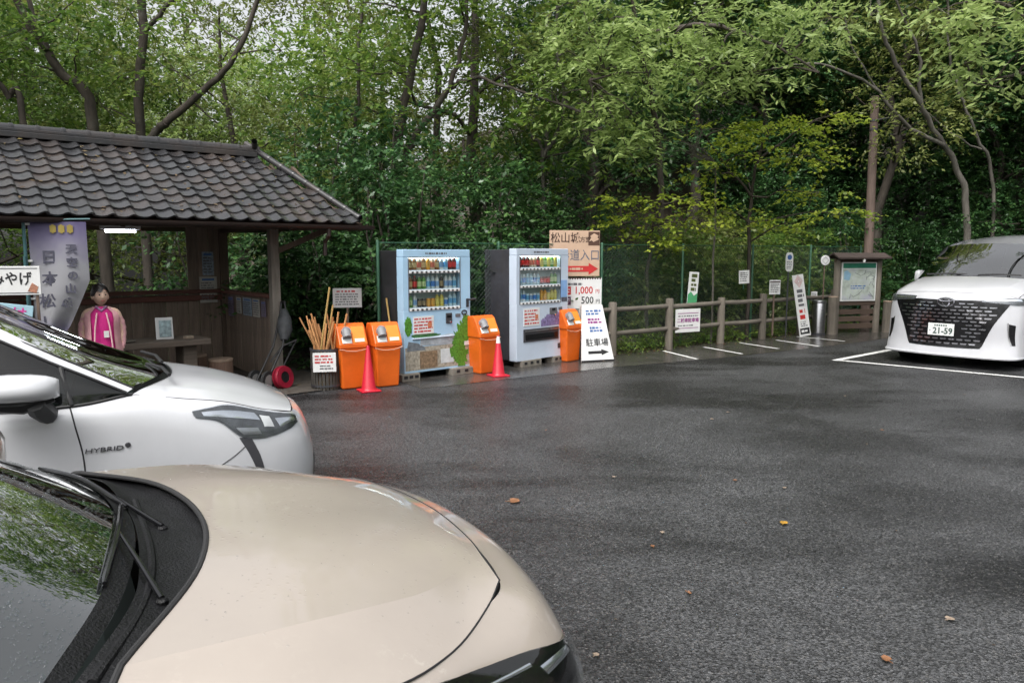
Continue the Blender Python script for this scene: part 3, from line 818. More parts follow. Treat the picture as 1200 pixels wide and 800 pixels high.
def ban_text(s, size, sc, t0, m, dt):
    for i, ch in enumerate(s):
        x, y, z = ban_pt(sc, t0 + dt * i)
        text(ch, size, m, ban, (x, y - 0.012, z), name='character', bold=0.003)
K['ink_fade'] = mat('faded_ink', (0.07, 0.07, 0.1), 0.7, var=0.2)
ban_text('日本松山', 0.15, 0.32, 0.26, K['ink_fade'], 0.155)
ban_text('天空の山城', 0.105, 0.72, 0.2, K['ink_fade'], 0.095)
K['gold'] = mat('gold_print', (0.3, 0.23, 0.05), 0.6)
b = MB()
for k in range(3):
    x, y, z = ban_pt(0.42 + 0.15 * k, 0.045)
    b.box((x, y - 0.012, z - 0.01), (0.055, 0.0012, 0.07)); b.box((x, y - 0.013, z - 0.01), (0.02, 0.0012, 0.09))
b.build('gold_emblem', K['gold'], ban)
for t in (0.02, 0.28, 0.55, 0.8):
    x, y, z = ban_pt(0, t)
    b = MB(); b.box((-0.015, y * 0.5, z), (0.07, 0.012, 0.02)); b.build('loop', K['white'], ban)
b = MB(); b.tube([(0, 0, 0), (0, 0, 1.75)], 0.014, 10); o = b.build('spare_pole', K['teal_pole'], None, at(38, 420, 7.5).to_2d().to_3d(), smooth=True)
tag(o, 'bare teal pole standing beside the cloth banner pole', 'pole')

# pushcart leaning on the grey post, red bag at its foot
pc = empty('folded_pushcart', hut_w(-0.92, 0.55), HR, 'folded black pushcart leaning on the grey hut post', 'cart')
b = MB(); b.tube([(-0.38, 0.0, 0.12), (-0.1, 0.1, 0.55), (0.06, 0.22, 0.95), (0.1, 0.26, 1.12)], 0.016, 8); b.tube([(-0.3, -0.16, 0.14), (-0.02, -0.02, 0.55), (0.1, 0.12, 0.95), (0.12, 0.2, 1.12)], 0.016, 8); b.tube([(0.1, 0.26, 1.12), (0.12, 0.2, 1.12)], 0.02, 8)
b.build('frame', K['black'], pc, smooth=True)
b = MB(); b.tube([(0.16, -0.05, 0.62), (-0.02, -0.02, 0.55), (-0.2, -0.02, 0.35)], 0.014, 8); b.tube([(0.16, -0.05, 0.62), (0.0, 0.0, 0.3), (-0.12, -0.1, 0.06)], 0.014, 8); b.build('brace', K['black'], pc, smooth=True)
for (x, y, z, r) in ((-0.3, -0.17, 0.13, 0.13), (-0.4, 0.02, 0.13, 0.13)):
    b = MB(); b.lathe([(r * 0.5, -0.02), (r, -0.02), (r, 0.02), (r * 0.5, 0.02)], 18, (x, y, z), axis=(0.6, -1, 0)); w = b.build('wheel', K['rubber'], pc, smooth=True)
    b = MB(); b.lathe([(0, -0.024), (r * 0.62, -0.022), (r * 0.62, 0.022), (0, 0.024)], 16, (x, y, z), axis=(0.6, -1, 0)); b.build('hub', mat('pale_hub', (0.25, 0.24, 0.23), 0.5), w, smooth=True)
K['bag'] = mat('grey_bag', (0.06, 0.065, 0.07), 0.6, var=0.5, scale=9, bump=0.6, bscale=12)
b = MB(); b.tube([(0.02, 0.02, 0.62), (0.06, 0.08, 0.75), (0.08, 0.13, 0.9), (0.1, 0.18, 1.02)], [0.05, 0.1, 0.09, 0.04], 10); b.build('folded_basket', K['bag'], pc, smooth=True)
K['red_plastic'] = mat('red_plastic', (0.26, 0.012, 0.03), 0.35, var=0.3, scale=8)
rb = empty('red_reel', hut_w(-1.0, 0.36), HR + R(22), 'round red plastic reel leaning at the foot of the grey post', 'reel')
rb.rotation_euler = (R(-12), 0, HR + R(22))
b = MB(); b.lathe([(0.075, -0.05), (0.145, -0.05), (0.155, -0.03), (0.155, -0.015), (0.1, -0.01), (0.1, 0.01), (0.155, 0.015), (0.155, 0.03), (0.145, 0.05), (0.075, 0.05), (0.075, -0.05)], 24, (0, 0, 0.155), axis=(0, 1, 0)); b.build('rim', K['red_plastic'], rb, smooth=True)
b = MB(); b.lathe([(0, -0.04), (0.076, -0.04), (0.076, 0.04), (0, 0.04)], 20, (0, 0, 0.155), axis=(0, 1, 0)); b.build('hub', K['black'], rb, smooth=True)
b = MB(); b.lathe([(0.101, -0.009), (0.135, -0.008), (0.135, 0.008), (0.101, 0.009)], 24, (0, 0, 0.155), axis=(0, 1, 0)); b.build('wound_hose', K['rubber'], rb, smooth=True)
# ------------------------------------------------------------------ vending machines
K['cab_dark'] = mat('cabinet_grey', (0.028, 0.028, 0.032), 0.3, var=0.3, scale=2.5, dirt=((0.025, 0.022, 0.02), 3, 0.5, 0.6))
K['cab_pale'] = mat('cabinet_pale', (0.05, 0.051, 0.06), 0.22, var=0.3, scale=2.5, dirt=((0.05, 0.045, 0.042), 2.2, 0.48, 0.6))
K['door_blue'] = mat('door_blue', (0.4, 0.6, 0.78), 0.3, var=0.08, scale=2)
K['door_white'] = mat('door_white', (0.55, 0.63, 0.74), 0.3, var=0.08, scale=2)
K['disp_back'] = mat('display_back', (0.6, 0.74, 0.75), 0.5, var=0.1)
K['disp_light'] = emit('display_light', (0.85, 0.95, 1.0), 14.0)
K['block'] = mat('concrete_block', (0.22, 0.2, 0.17), 0.85, var=0.3, bump=0.6, bscale=50, dirt=((0.07, 0.07, 0.045), 6, 0.5, 0.6))
K['cap_white'] = mat('bottle_cap', (0.7, 0.7, 0.7), 0.4)
DR = {}
def drink_mat(n, c, lab=None):
    if n not in DR: DR[n] = mat('drink_' + n, c, 0.25, var=0.12, scale=20)
    return DR[n]
COLS = {'green tea': ((0.1, 0.28, 0.05), (0.5, 0.6, 0.3)), 'brown tea': ((0.25, 0.1, 0.03), (0.55, 0.4, 0.2)), 'water': ((0.45, 0.6, 0.68), (0.12, 0.35, 0.6)),
        'red soda': ((0.1, 0.02, 0.015), (0.6, 0.03, 0.03)), 'orange juice': ((0.7, 0.3, 0.03), (0.75, 0.4, 0.08)), 'yellow soda': ((0.6, 0.48, 0.08), (0.7, 0.6, 0.15)),
        'white soda': ((0.65, 0.66, 0.66), (0.2, 0.35, 0.6)), 'black coffee': ((0.03, 0.022, 0.02), (0.3, 0.22, 0.12)), 'blue sports drink': ((0.5, 0.58, 0.62), (0.06, 0.2, 0.55)), 'milk tea': ((0.55, 0.42, 0.28), (0.6, 0.15, 0.1))}
DM = {}
def drink_mesh(kind, can):
    k = (kind, can)
    if k in DM: return DM[k]
    c, l = COLS[kind]
    m1 = drink_mat(kind + '_body', c); m2 = drink_mat(kind + '_label', l)
    b = MB(); e = MB(); f = MB()
    if can:
        b.lathe([(0, 0), (0.026, 0), (0.031, 0.008), (0.031, 0.112), (0.027, 0.12)], 10)
        e.lathe([(0.0314, 0.025), (0.0314, 0.09)], 10); f.lathe([(0.027, 0.119), (0.0275, 0.123), (0.024, 0.12), (0, 0.12)], 10)
        DM[k] = (b.mesh('can_body', m1, smooth=True), e.mesh('label_band', m2, smooth=True), f.mesh('lid', K['alloy'], smooth=True))
    else:
        b.lathe([(0, 0), (0.03, 0), (0.033, 0.01), (0.033, 0.115), (0.03, 0.135), (0.014, 0.168), (0.013, 0.175)], 10)
        e.lathe([(0.0335, 0.035), (0.0335, 0.108)], 10); f.lathe([(0.015, 0.17), (0.015, 0.188), (0, 0.189)], 10)
        DM[k] = (b.mesh('bottle_body', m1, smooth=True), e.mesh('label_band', m2, smooth=True), f.mesh('cap', K['cap_white'] if kind != 'red soda' else m2, smooth=True))
    return DM[k]
def vending(px, py, deg, W, H, Z0, kind):
    castle = kind == 1
    lab = ('light blue vending machine with castle wall and leafy plant print' if castle else 'pale vending machine with grey side and dark delivery flap')
    e = empty('vending_machine', (px, py, 0), R(deg), lab, 'vending machine')
    D = 0.68; dm = K['door_blue'] if castle else K['door_white']
    Mw = Matrix.Translation((px, py, 0)) @ Matrix.Rotation(R(deg), 4, 'Z')
    def zf(f): return Z0 + H * (1 - f)
    def xf(f): return W * f
    b = MB(); b.box((W / 2, D / 2 + 0.11, Z0 + H / 2 - 0.005), (W - 0.01, D - 0.14, H - 0.02)); b.build('cabinet', K['cab_dark'] if castle else K['cab_pale'], e, bevel=0.01)
    # door: frame pieces round the display window
    x0, x1 = (xf(0.07), xf(0.845)) if castle else (xf(0.055), xf(0.845))
    zt, zb = zf(0.06), zf(0.495)
    yd0, yd1 = 0.0, 0.16
    b = MB(); ym = (yd0 + yd1) / 2; yt = yd1 - yd0
    b.box((W / 2, ym, (zt + Z0 + H) / 2), (W, yt, Z0 + H - zt)); b.build('door_top', dm, e, bevel=0.008)
    b = MB(); b.box((x0 / 2, ym, (zt + zb) / 2), (x0, yt - 0.002, zt - zb)); b.build('door_side', dm, e)
    b = MB(); b.box(((x1 + W) / 2, ym, (zt + zb) / 2), (W - x1, yt - 0.002, zt - zb)); b.build('door_side', dm, e)
    b = MB(); b.box((W / 2, ym, (zb + Z0) / 2), (W, yt, zb - Z0)); b.build('door_lower', dm, e, bevel=0.008)
    b = MB(); b.box(((x0 + x1) / 2, 0.152, (zt + zb) / 2), (x1 - x0, 0.008, zt - zb)); b.build('display_back', K['disp_back'], e)
    b = MB(); b.box(((x0 + x1) / 2, 0.06, zt - 0.008), (x1 - x0 - 0.04, 0.03, 0.012)); b.build('display_lamp', K['disp_light'], e)
    b = MB()
    fw = 0.012
    b.box((x0 + fw / 2, -0.003, (zt + zb) / 2), (fw, 0.006, zt - zb)); b.box((x1 - fw / 2, -0.003, (zt + zb) / 2), (fw, 0.006, zt - zb)); b.box(((x0 + x1) / 2, -0.003, zt - fw / 2), (x1 - x0 - 2 * fw, 0.006, fw))
    b.build('window_frame', K['ink_grey'] if castle else K['dark_steel'], e)
    rowf = (0.175, 0.33, 0.478)
    kinds = ([['brown tea', 'brown tea', 'milk tea', 'brown tea', 'orange juice', 'milk tea', 'brown tea', 'white soda', 'water', 'red soda', 'red soda'],
              ['brown tea', 'red soda', 'green tea', 'green tea', 'water', 'blue sports drink', 'white soda', 'black coffee', 'white soda', 'white soda', 'water'],
              ['green tea', 'white soda', 'black coffee', 'black coffee', 'orange juice', 'orange juice', 'yellow soda', 'yellow soda', 'blue sports drink', 'water', 'water']] if castle else
             [['red soda', 'red soda', 'red soda', 'milk tea', 'milk tea', 'red soda', 'yellow soda', 'green tea', 'yellow soda', 'green tea', 'yellow soda'],
              ['water', 'blue sports drink', 'water', 'water', 'blue sports drink', 'water', 'red soda', 'red soda', 'red soda', 'green tea', 'green tea'],
              ['water', 'blue sports drink', 'water', 'white soda', 'blue sports drink', 'water', 'orange juice', 'orange juice', 'yellow soda', 'yellow soda', 'yellow soda']])
    where = ('top shelf', 'middle shelf', 'bottom shelf')
    mn = 'castle-print machine' if castle else 'grey-sided machine'
    for r, f in enumerate(rowf):
        z = zf(f) + 0.018
        b = MB(); b.box(((x0 + x1) / 2, 0.075, z - 0.006), (x1 - x0 - 0.002, 0.14, 0.012)); b.build('shelf', K['door_white'], e)
        b = MB(); b.box(((x0 + x1) / 2, -0.004, z - 0.03), (x1 - x0 - 0.03, 0.014, 0.036)); sh = b.build('button_strip', K['white'], e, bevel=0.003)
        b = MB(); b.box((0, 0, 0), (0.032, 0.006, 0.022)); bme = b.mesh('button', K['ink'])
        n = 11; pitch = (x1 - x0 - 0.06) / n
        for k in range(n):
            xx = x0 + 0.03 + pitch * (k + 0.5)
            link_mesh('button', bme, sh, (xx, -0.013, z - 0.03))
            kd = kinds[r][k]; can = (r == 2 and k % 11 in (2, 3, 4, 5, 8)) or (r == 1 and kd == 'red soda' and not castle)
            t = empty('drink_can' if can else 'drink_bottle', Mw @ Vector((xx, 0.06, z)), R(deg), '%s %s on the %s of the %s' % (kd, 'can' if can else 'bottle', where[r], mn), 'drink', '%s on the %s of the %s' % (kd, where[r], mn))
            for nm, me in zip(('can_body' if can else 'bottle_body', 'label_band', 'lid' if can else 'cap'), drink_mesh(kd, can)):
                link_mesh(nm, me, t)
    b = MB(); b.box(((x0 + x1) / 2, 0.006, (zt + zb) / 2), (x1 - x0 - 0.004, 0.004, zt - zb - 0.004)); b.build('display_glass', K['glass_clear'], e)
    # name along the top
    small_print(e, W * 0.32, W * 0.66, zf(0.04), zf(0.022), -0.0012, 1, K['ink_grey'], 3 + kind, fill=0.8)
    # promo panel
    fx0, fx1, fz0, fz1 = (0.13, 0.43, 0.685, 0.54) if castle else (0.13, 0.43, 0.69, 0.53)
    b = MB(); b.box((W * (fx0 + fx1) / 2, -0.003, (zf(fz0) + zf(fz1)) / 2), (W * (fx1 - fx0), 0.006, zf(fz1) - zf(fz0))); pr = b.build('promo_panel', K['white'], e)
    small_print(pr, W * fx0 + 0.015, W * fx1 - 0.015, zf(fz0) + 0.015, zf(fz1) - 0.015, -0.0066, 5, K['ink_red'], 7 + kind)
    b = MB(); b.box((W * (fx0 + 0.8 * (fx1 - fx0)), -0.0068, zf(fz0 * 0.5 + fz1 * 0.5)), (0.07, 0.0016, 0.07)); b.build('promo_mark', mat('promo_orange_%d' % kind, (0.6, 0.2, 0.1), 0.5), pr)
    # coin unit
    cx = 0.66 if castle else 0.7
    b = MB(); b.box((W * cx, -0.006, zf(0.57)), (0.11 if castle else 0.18, 0.012, 0.15 if castle else 0.11)); cu = b.build('coin_unit', K['dark_steel'] if castle else K['ink_grey'], e, bevel=0.004)
    b = MB(); b.box((W * cx, -0.014, zf(0.555)), (0.075, 0.006, 0.035)); b.build('coin_screen', K['black_gloss'], cu)
    b = MB(); b.tube([(W * cx + 0.02, -0.012, zf(0.6)), (W * cx + 0.02, -0.035, zf(0.605))], 0.014, 10); b.build('return_lever', K['chrome'], cu, smooth=True)
    b = MB(); b.box((W * (cx + 0.14), -0.006, zf(0.55)), (0.09, 0.012, 0.045)); b.build('note_slot', K['ink_grey'], e, bevel=0.004)
    if castle:
        b = MB(); b.tube([(W * 0.9 + 0.045 * math.cos(t), -0.008, zf(0.53) + 0.03 * math.sin(t)) for t in np.linspace(0, 6.0, 20)], 0.009, 6); b.build('ring_symbol', K['ink'], e)
        b = MB(); b.tube([(W * 0.95, 0, zf(0.42)), (W * 0.95, -0.06, zf(0.42)), (W * 1.04, -0.075, zf(0.415))], 0.014, 8); b.box((W * 0.95, -0.008, zf(0.45)), (0.04, 0.016, 0.12)); b.build('door_handle', K['dark_steel'], e, smooth=True)
        # printed picture of a stone wall and plants
        def blob(cx, cz, rx, rz, m, name, seed, y, n=40, rough=0.25, clampz=None):
            rr = random.Random(seed); pts = []
            for k in range(n):
                t = 2 * math.pi * k / n; q = 1 + rough * (rr.random() - 0.5)
                pts.append((min(W - 0.006, max(0.006, cx + rx * q * math.cos(t))), max(Z0 + 0.02, cz + rz * q * math.sin(t))))
            bb = MB(); bb.prism(pts, -0.0012 - y, 0.001); return bb.build(name, m, e)
        g1 = mat('print_green', (0.08, 0.24, 0.03), 0.35, var=0.6, scale=40); g2 = mat('print_dark_green', (0.05, 0.14, 0.05), 0.35, var=0.6, scale=30)
        st = mat('print_stone', (0.36, 0.33, 0.27), 0.35, var=0.55, scale=22); br = mat('print_brown', (0.23, 0.16, 0.1), 0.35, var=0.6, scale=25)
        gy = mat('print_grey', (0.42, 0.46, 0.5), 0.35, var=0.4, scale=9); wh = mat('print_white', (0.6, 0.64, 0.65), 0.35, var=0.2, scale=8)
        b = MB(); b.box((W * 0.5, -0.001, zf(0.885)), (W - 0.03, 0.003, H * 0.19)); b.build('wall_print', st, e)
        blob(W * 0.06, zf(0.62), 0.06, 0.14, g1, 'leaf_print', 1, 0.003)
        blob(W * 0.3, zf(0.7), 0.25, 0.03, g2, 'hill_print', 2, 0.002)
        b = MB(); b.prism([(W * 0.22, zf(0.78)), (W * 0.24, zf(0.72)), (W * 0.72, zf(0.7)), (W * 0.76, zf(0.76)), (W * 0.74, zf(0.79))], -0.004, 0.001); b.build('roof_print', gy, e)
        b = MB(); b.prism([(W * 0.03, zf(0.82)), (W * 0.06, zf(0.74)), (W * 0.2, zf(0.76)), (W * 0.3, zf(0.8)), (W * 0.3, zf(0.82))], -0.0035, 0.001); b.build('roof_print', mat('print_slate', (0.16, 0.18, 0.2), 0.35, var=0.4, scale=20), e)
        b = MB(); b.box((W * 0.35, -0.003, zf(0.9)), (W * 0.26, 0.004, H * 0.14)); b.build('gate_print', br, e)
        b = MB(); b.box((W * 0.63, -0.003, zf(0.885)), (W * 0.2, 0.004, H * 0.12)); b.build('plaster_print', wh, e)
        for k, (fx, fz, q) in enumerate(((0.93, 0.6, 0.07), (0.89, 0.68, 0.11), (0.82, 0.76, 0.12), (0.78, 0.84, 0.11), (0.84, 0.9, 0.13), (0.95, 0.7, 0.09))): blob(W * fx, zf(fz), q, q * 1.25, g1, 'leaf_print', 10 + k, 0.004 + 0.0004 * k, rough=0.6)
        b = MB(); b.box((W * 0.94, -0.009, zf(0.795)), (0.1, 0.003, 0.06)); b.build('sticker', K['white'], e)
        b = MB(); b.box((W * 0.42, -0.012, zf(0.72)), (W * 0.62, 0.024, 0.018)); b.build('flap_handle', K['door_white'], e, bevel=0.004)
    else:
        b = MB(); b.box((W * 0.465, 0.0, zf(0.775)), (W * 0.68, 0.03, H * 0.115)); fp = b.build('delivery_flap', K['dark_steel'], e, bevel=0.006)
        b = MB(); b.box((W * 0.465, -0.018, zf(0.79)), (W * 0.62, 0.006, H * 0.05)); b.build('flap_glass', K['black_gloss'], fp)
        b = MB(); b.box((W * 0.465, -0.02, zf(0.735)), (W * 0.64, 0.01, 0.02)); b.build('flap_rim', K['steel'], fp)
        rr = random.Random(3)
        pm = mat('print_purple', (0.2, 0.16, 0.32), 0.35, var=0.7, scale=30)
        pts = []
        for k in range(50):
            t = k / 49; pts.append((W * (0.46 + 0.52 * t), zf(0.66 - 0.06 * math.sin(t * 3) - 0.03 * rr.random())))
        b = MB(); b.prism([(W * 0.46, zf(0.705)), *pts, (W * 0.985, zf(0.7))], -0.003, 0.001); b.build('flower_print', pm, e)
        b = MB(); b.prism([(W * 0.87, zf(0.49)), (W * 0.86, zf(0.455)), (W * 0.9, zf(0.44)), (W * 0.91, zf(0.41)), (W * 0.96, zf(0.41)), (W * 0.98, zf(0.45)), (W * 0.985, zf(0.49))], -0.003, 0.001); b.build('castle_print', mat('print_castle', (0.1, 0.1, 0.13), 0.35, var=0.7, scale=30), e)
        b = MB(); b.box((W * 0.91, -0.003, zf(0.37)), (W * 0.13, 0.004, H * 0.16)); b.build('sky_print', mat('print_sky', (0.25, 0.42, 0.72), 0.35, var=0.15), e)
        b = MB(); b.box((W * 0.93, -0.004, zf(0.735)), (0.07, 0.006, 0.045)); b.build('sticker', K['ink_red'], e)
        b = MB(); b.box((W * 0.82, -0.004, zf(0.9)), (0.06, 0.006, 0.08)); b.build('maker_plate', K['dark_steel'], e)
    return e
vending(-1.5, 10.22, 41.4, 1.17, 1.73, 0.10, 1)
vending(0.07, 11.38, 45.5, 1.22, 1.75, 0.10, 2)
def block(px, py, deg, lab, L=0.39, holes=True):
    e = empty('concrete_block', (px, py, 0), R(deg), lab, 'block', 'concrete blocks under the vending machines')
    b = MB(); b.box((L / 2, 0.09, 0.0525), (L, 0.18, 0.101)); b.build('body', K['block'], e, bevel=0.006)
    if holes:
        for k in range(3):
            b = MB(); b.box((L * (0.2 + 0.3 * k), -0.001, 0.06), (0.06, 0.006, 0.04)); b.build('hollow', K['ink'], e)
def along(px, py, deg, d, y=0.0): return (px + d * math.cos(R(deg)) - y * math.sin(R(deg)), py + d * math.sin(R(deg)) + y * math.cos(R(deg)))
for (b0, d, y, L, lab) in (((-1.5, 10.22, 41.4), -0.08, -0.06, 0.30, 'concrete block under the left foot of the castle-print machine'), ((-1.5, 10.22, 41.4), 0.78, -0.08, 0.5, 'concrete blocks under the right foot of the castle-print machine'),
                    ((0.07, 11.38, 45.5), 0.1, -0.02, 0.46, 'mossy concrete block under the left foot of the grey-sided machine'), ((0.07, 11.38, 45.5), 0.85, -0.02, 0.36, 'concrete block under the right foot of the grey-sided machine')):
    p = along(*b0, d, y); block(p[0], p[1], b0[2], lab, L)
for (b0, d) in (((-1.5, 10.22, 41.4), 0.05), ((-1.5, 10.22, 41.4), 0.75), ((0.07, 11.38, 45.5), 0.05), ((0.07, 11.38, 45.5), 0.78)):
    p = along(*b0, d, 0.45); block(p[0], p[1], b0[2], 'concrete block supporting a vending machine at the back', 0.39, False)

# ------------------------------------------------------------------ orange recycling bins and cones
K['orange'] = mat('orange_plastic', (0.72, 0.13, 0.012), 0.38, var=0.12, scale=4, sub=0.0, dirt=((0.3, 0.07, 0.02), 4, 0.56, 0.5))
K['amber'] = mat('amber_plastic', (0.8, 0.27, 0.03), 0.4, var=0.1)
K['grey_plastic'] = mat('grey_plastic', (0.22, 0.22, 0.23), 0.5, var=0.15)
K['film'] = mat('plastic_film', (0.6, 0.3, 0.2), 0.2, var=0.3)
def bin_(px, py, deg, lab, H=0.86, W=0.36):
    e = empty('recycling_bin', (px, py, 0), R(deg), lab, 'bin', 'orange recycling bins beside the vending machines')
    hw, bw, D = W / 2, W / 2 - 0.03, 0.38
    HB = H * 0.68
    b = MB()
    b.add([(-bw, 0.03, 0.005), (bw, 0.03, 0.005), (bw, D - 0.03, 0.005), (-bw, D - 0.03, 0.005), (-hw, 0, HB), (hw, 0, HB), (hw, D, HB), (-hw, D, HB)], [(0, 3, 2, 1), (4, 5, 6, 7), (0, 1, 5, 4), (1, 2, 6, 5), (2, 3, 7, 6), (3, 0, 4, 7)])
    b.build('body', K['orange'], e, bevel=0.02)
    b = MB(); b.prism([(0, 0), (1, 0)], 0, 0) if False else None
    # hood with sloping face
    hd = MB(); h2 = hw + 0.012
    yz = [(-0.012, HB - 0.04), (-0.012, HB + 0.015), (0.12, H - 0.03), (0.17, H), (D - 0.06, H - 0.01), (D + 0.012, H - 0.12), (D + 0.012, HB - 0.04)]
    n = len(yz)
    hd.add([(-h2, y, z) for y, z in yz] + [(h2, y, z) for y, z in yz], [tuple(range(n)), tuple(range(2 * n - 1, n - 1, -1))] + [(i, i + n, (i + 1) % n + n, (i + 1) % n) for i in range(n)])
    hood = hd.build('hood', K['orange'], e, bevel=0.014)
    a = Vector((0, 0.12 + 0.012, H - 0.03 - HB - 0.015)); a.normalize(); nn = Vector((0, -a.z, a.y))
    def face(x0, x1, t0, t1, up, m, name, par):
        p0 = Vector((0, -0.012, HB + 0.015)); L = Vector((0, 0.132, H - 0.045 - HB)).length
        bb = MB(); q = []
        for off in (0.0, up):
            for (x, t) in ((x0, t0), (x1, t0), (x1, t1), (x0, t1)):
                v = p0 + a * (L * t) + nn * off; q.append((x, v.y, v.z))
        bb.add(q, [(0, 1, 2, 3), (4, 7, 6, 5), (0, 4, 5, 1), (1, 5, 6, 2), (2, 6, 7, 3), (3, 7, 4, 0)])
        return bb.build(name, m, par, bevel=0.003)
    face(-0.005, hw - 0.01, 0.06, 0.95, 0.008, K['amber'], 'panel', hood)
    face(0.02, hw - 0.03, 0.1, 0.28, 0.012, K['white'], 'sticker', hood)
    face(-hw + 0.03, -0.02, 0.05, 0.4, 0.01, K['white'], 'sticker', hood)
    p0 = Vector((0, -0.012, HB + 0.015)) + a * 0.17 + nn * 0.01
    bb = MB(); bb.tube([Vector((-0.085, p0.y, p0.z)) - nn * 0.02, Vector((-0.085, p0.y, p0.z)) + nn * 0.05], 0.062, 14); bb.tube([Vector((-0.085, p0.y, p0.z)) + nn * 0.02 + a * 0.02, Vector((-0.085, p0.y, p0.z)) + nn * 0.03 - a * 0.09], [0.055, 0.06], 12); bb.build('throw_in_spout', K['grey_plastic'], hood, smooth=True)
    # rim of the bag hanging out
    rr = random.Random(int(px * 100)); bb = MB(); pts = []
    for k in range(13):
        t = k / 12; pts.append((-h2 - 0.004 + 2 * h2 * t, -0.016 - 0.01 * rr.random(), HB - 0.05 - 0.035 * math.sin(math.pi * t) + 0.012 * rr.random()))
    bb.tube(pts, 0.007, 6); bb.build('bag_rim', K['film'], e, smooth=True)
    return e
bin_(-2.07, 9.6, 30, 'orange recycling bin beside the walking-stick bucket')
bin_(-1.64, 9.76, 30, 'orange recycling bin beside the castle-print vending machine')
bin_(-0.33, 10.86, 40, 'orange recycling bin standing between the two vending machines')
bin_(1.03, 12.1, 42, 'orange recycling bin between the grey-sided machine and the parking A-board')
K['cone'] = mat('cone_red', (0.5, 0.01, 0.03), 0.4, var=0.1, dirt=((0.3, 0.03, 0.03), 5, 0.55, 0.5))
def cone(px, py, lab, white=False):
    e = empty('traffic_cone', (px, py, 0), 0.5, lab, 'cone', 'red traffic cones')
    e.scale = (0.74, 0.74, 0.9)
    b = MB(); b.box((0, 0, 0.0145), (0.35, 0.35, 0.025)); b.build('base', K['cone'], e, bevel=0.008)
    b = MB(); b.lathe([(0.15, 0.024), (0.138, 0.035), (0.125, 0.05), (0.025, 0.655), (0.018, 0.665), (0, 0.665)], 22); b.build('shell', K['cone'], e, smooth=True)
    if white:
        b = MB(); b.lathe([(0.0455, 0.54), (0.027, 0.65)], 22); b.build('white_collar', K['white'], e, smooth=True)
cone(-1.86, 9.47, 'plain red cone between the two neighbouring orange bins')
cone(-0.2, 10.66, 'red cone with white collar in front of the single orange bin', True)

# ------------------------------------------------------------------ bucket of walking sticks
K['bucket'] = mat('wire_basket', (0.05, 0.045, 0.038), 0.7, var=0.4, bump=0.4)
K['stick'] = wood('peeled_stick', (0.5, 0.25, 0.1), 0.55, dark=0.6, axis=2)
K['bamboo'] = wood('bamboo', (0.46, 0.31, 0.11), 0.5, dark=0.7, axis=2)
bx_, by_ = -2.46, 9.68
bk = empty('stick_bucket', (bx_, by_, 0), R(25), 'dark slatted bucket holding walking sticks', 'bucket')
b = MB(); b.lathe([(0, 0.012), (0.185, 0.012), (0.185, 0.0), (0.19, 0.0)], 24); b.build('bottom', K['bucket'], bk)
b = MB(); b.box((0, 0, 0.27), (0.036, 0.012, 0.54)); sm = b.mesh('slat', K['bucket'], bevel=0.003)
for k in range(26):
    t = 2 * math.pi * k / 26; link_mesh('slat', sm, bk, (0.19 * math.cos(t), 0.19 * math.sin(t), 0.0), (0, 0, t + math.pi / 2))
for z in (0.06, 0.3, 0.53):
    b = MB(); b.lathe([(0.2, z - 0.015), (0.204, z - 0.015), (0.204, z + 0.015), (0.2, z + 0.015)], 28); b.build('hoop', K['dark_steel'], bk, smooth=True)
nt_ = empty('bucket_notice', (bx_ + 0.035, by_ - 0.213, 0.38), R(12), 'white paper notice tied on the stick bucket', 'notice')
b = MB(); b.box((0, 0, 0), (0.29, 0.006, 0.25)); b.build('paper', K['white'], nt_)
small_print(nt_, -0.12, 0.12, -0.02, 0.1, -0.0045, 3, K['ink_red'], 5); small_print(nt_, -0.06, 0.12, -0.1, -0.03, -0.0045, 2, K['ink_grey'], 6)
rs = random.Random(12)
for k in range(24):
    a = rs.uniform(0, 6.28); rr = 0.15 * math.sqrt(rs.random()); lean = rs.uniform(0.06, 0.46) if k else 0.1
    az = math.pi * rs.uniform(0.75, 1.25) if k < 15 else rs.uniform(-0.6, 1.0)
    L = rs.uniform(0.82, 1.02)
    bam = k in (22, 23)
    if bam: L = 1.34 if k == 22 else 1.1; lean = 0.16; az = 0.35
    d = Vector((math.cos(az) * math.sin(lean), math.sin(az) * math.sin(lean) * 0.6, math.cos(lean)))
    p0 = Vector((bx_ + rr * math.cos(a) - d.x * 0.22, by_ + rr * math.sin(a) - d.y * 0.22, 0.016))
    ln = math.hypot(p0.x - bx_, p0.y - by_)
    if ln > 0.16: p0.x = bx_ + (p0.x - bx_) * 0.16 / ln; p0.y = by_ + (p0.y - by_) * 0.16 / ln
    rad = rs.uniform(0.011, 0.016); b = MB()
    mid = Vector((rs.uniform(-.012, .012), rs.uniform(-.012, .012), L / 2))
    b.tube([(0, 0, 0), mid, (0, 0, L)], [rad, rad * 1.05, rad * 0.9], 8)
    q = Vector((0, 0, 1)).rotation_difference(d).to_euler()
    o = b.build('walking_stick', K['bamboo'] if bam else K['stick'], None, p0, q, smooth=True)
    if k == 22: tag(o, 'tallest bamboo pole standing among the walking sticks', 'stick')
    elif k == 23: tag(o, 'shorter bamboo pole standing among the walking sticks', 'stick')
    else: tag(o, 'peeled wooden walking stick in the slatted bucket', 'stick', 'walking sticks in the bucket')
o = MB().tube([(0, 0, 0), (-0.16, 0.16, 1.15)], 0.014, 8).build('leaning_pole', K['bamboo'], None, (-1.62, 10.32, 0), smooth=True)
tag(o, 'thin pale pole leaning up behind the orange bins', 'pole')

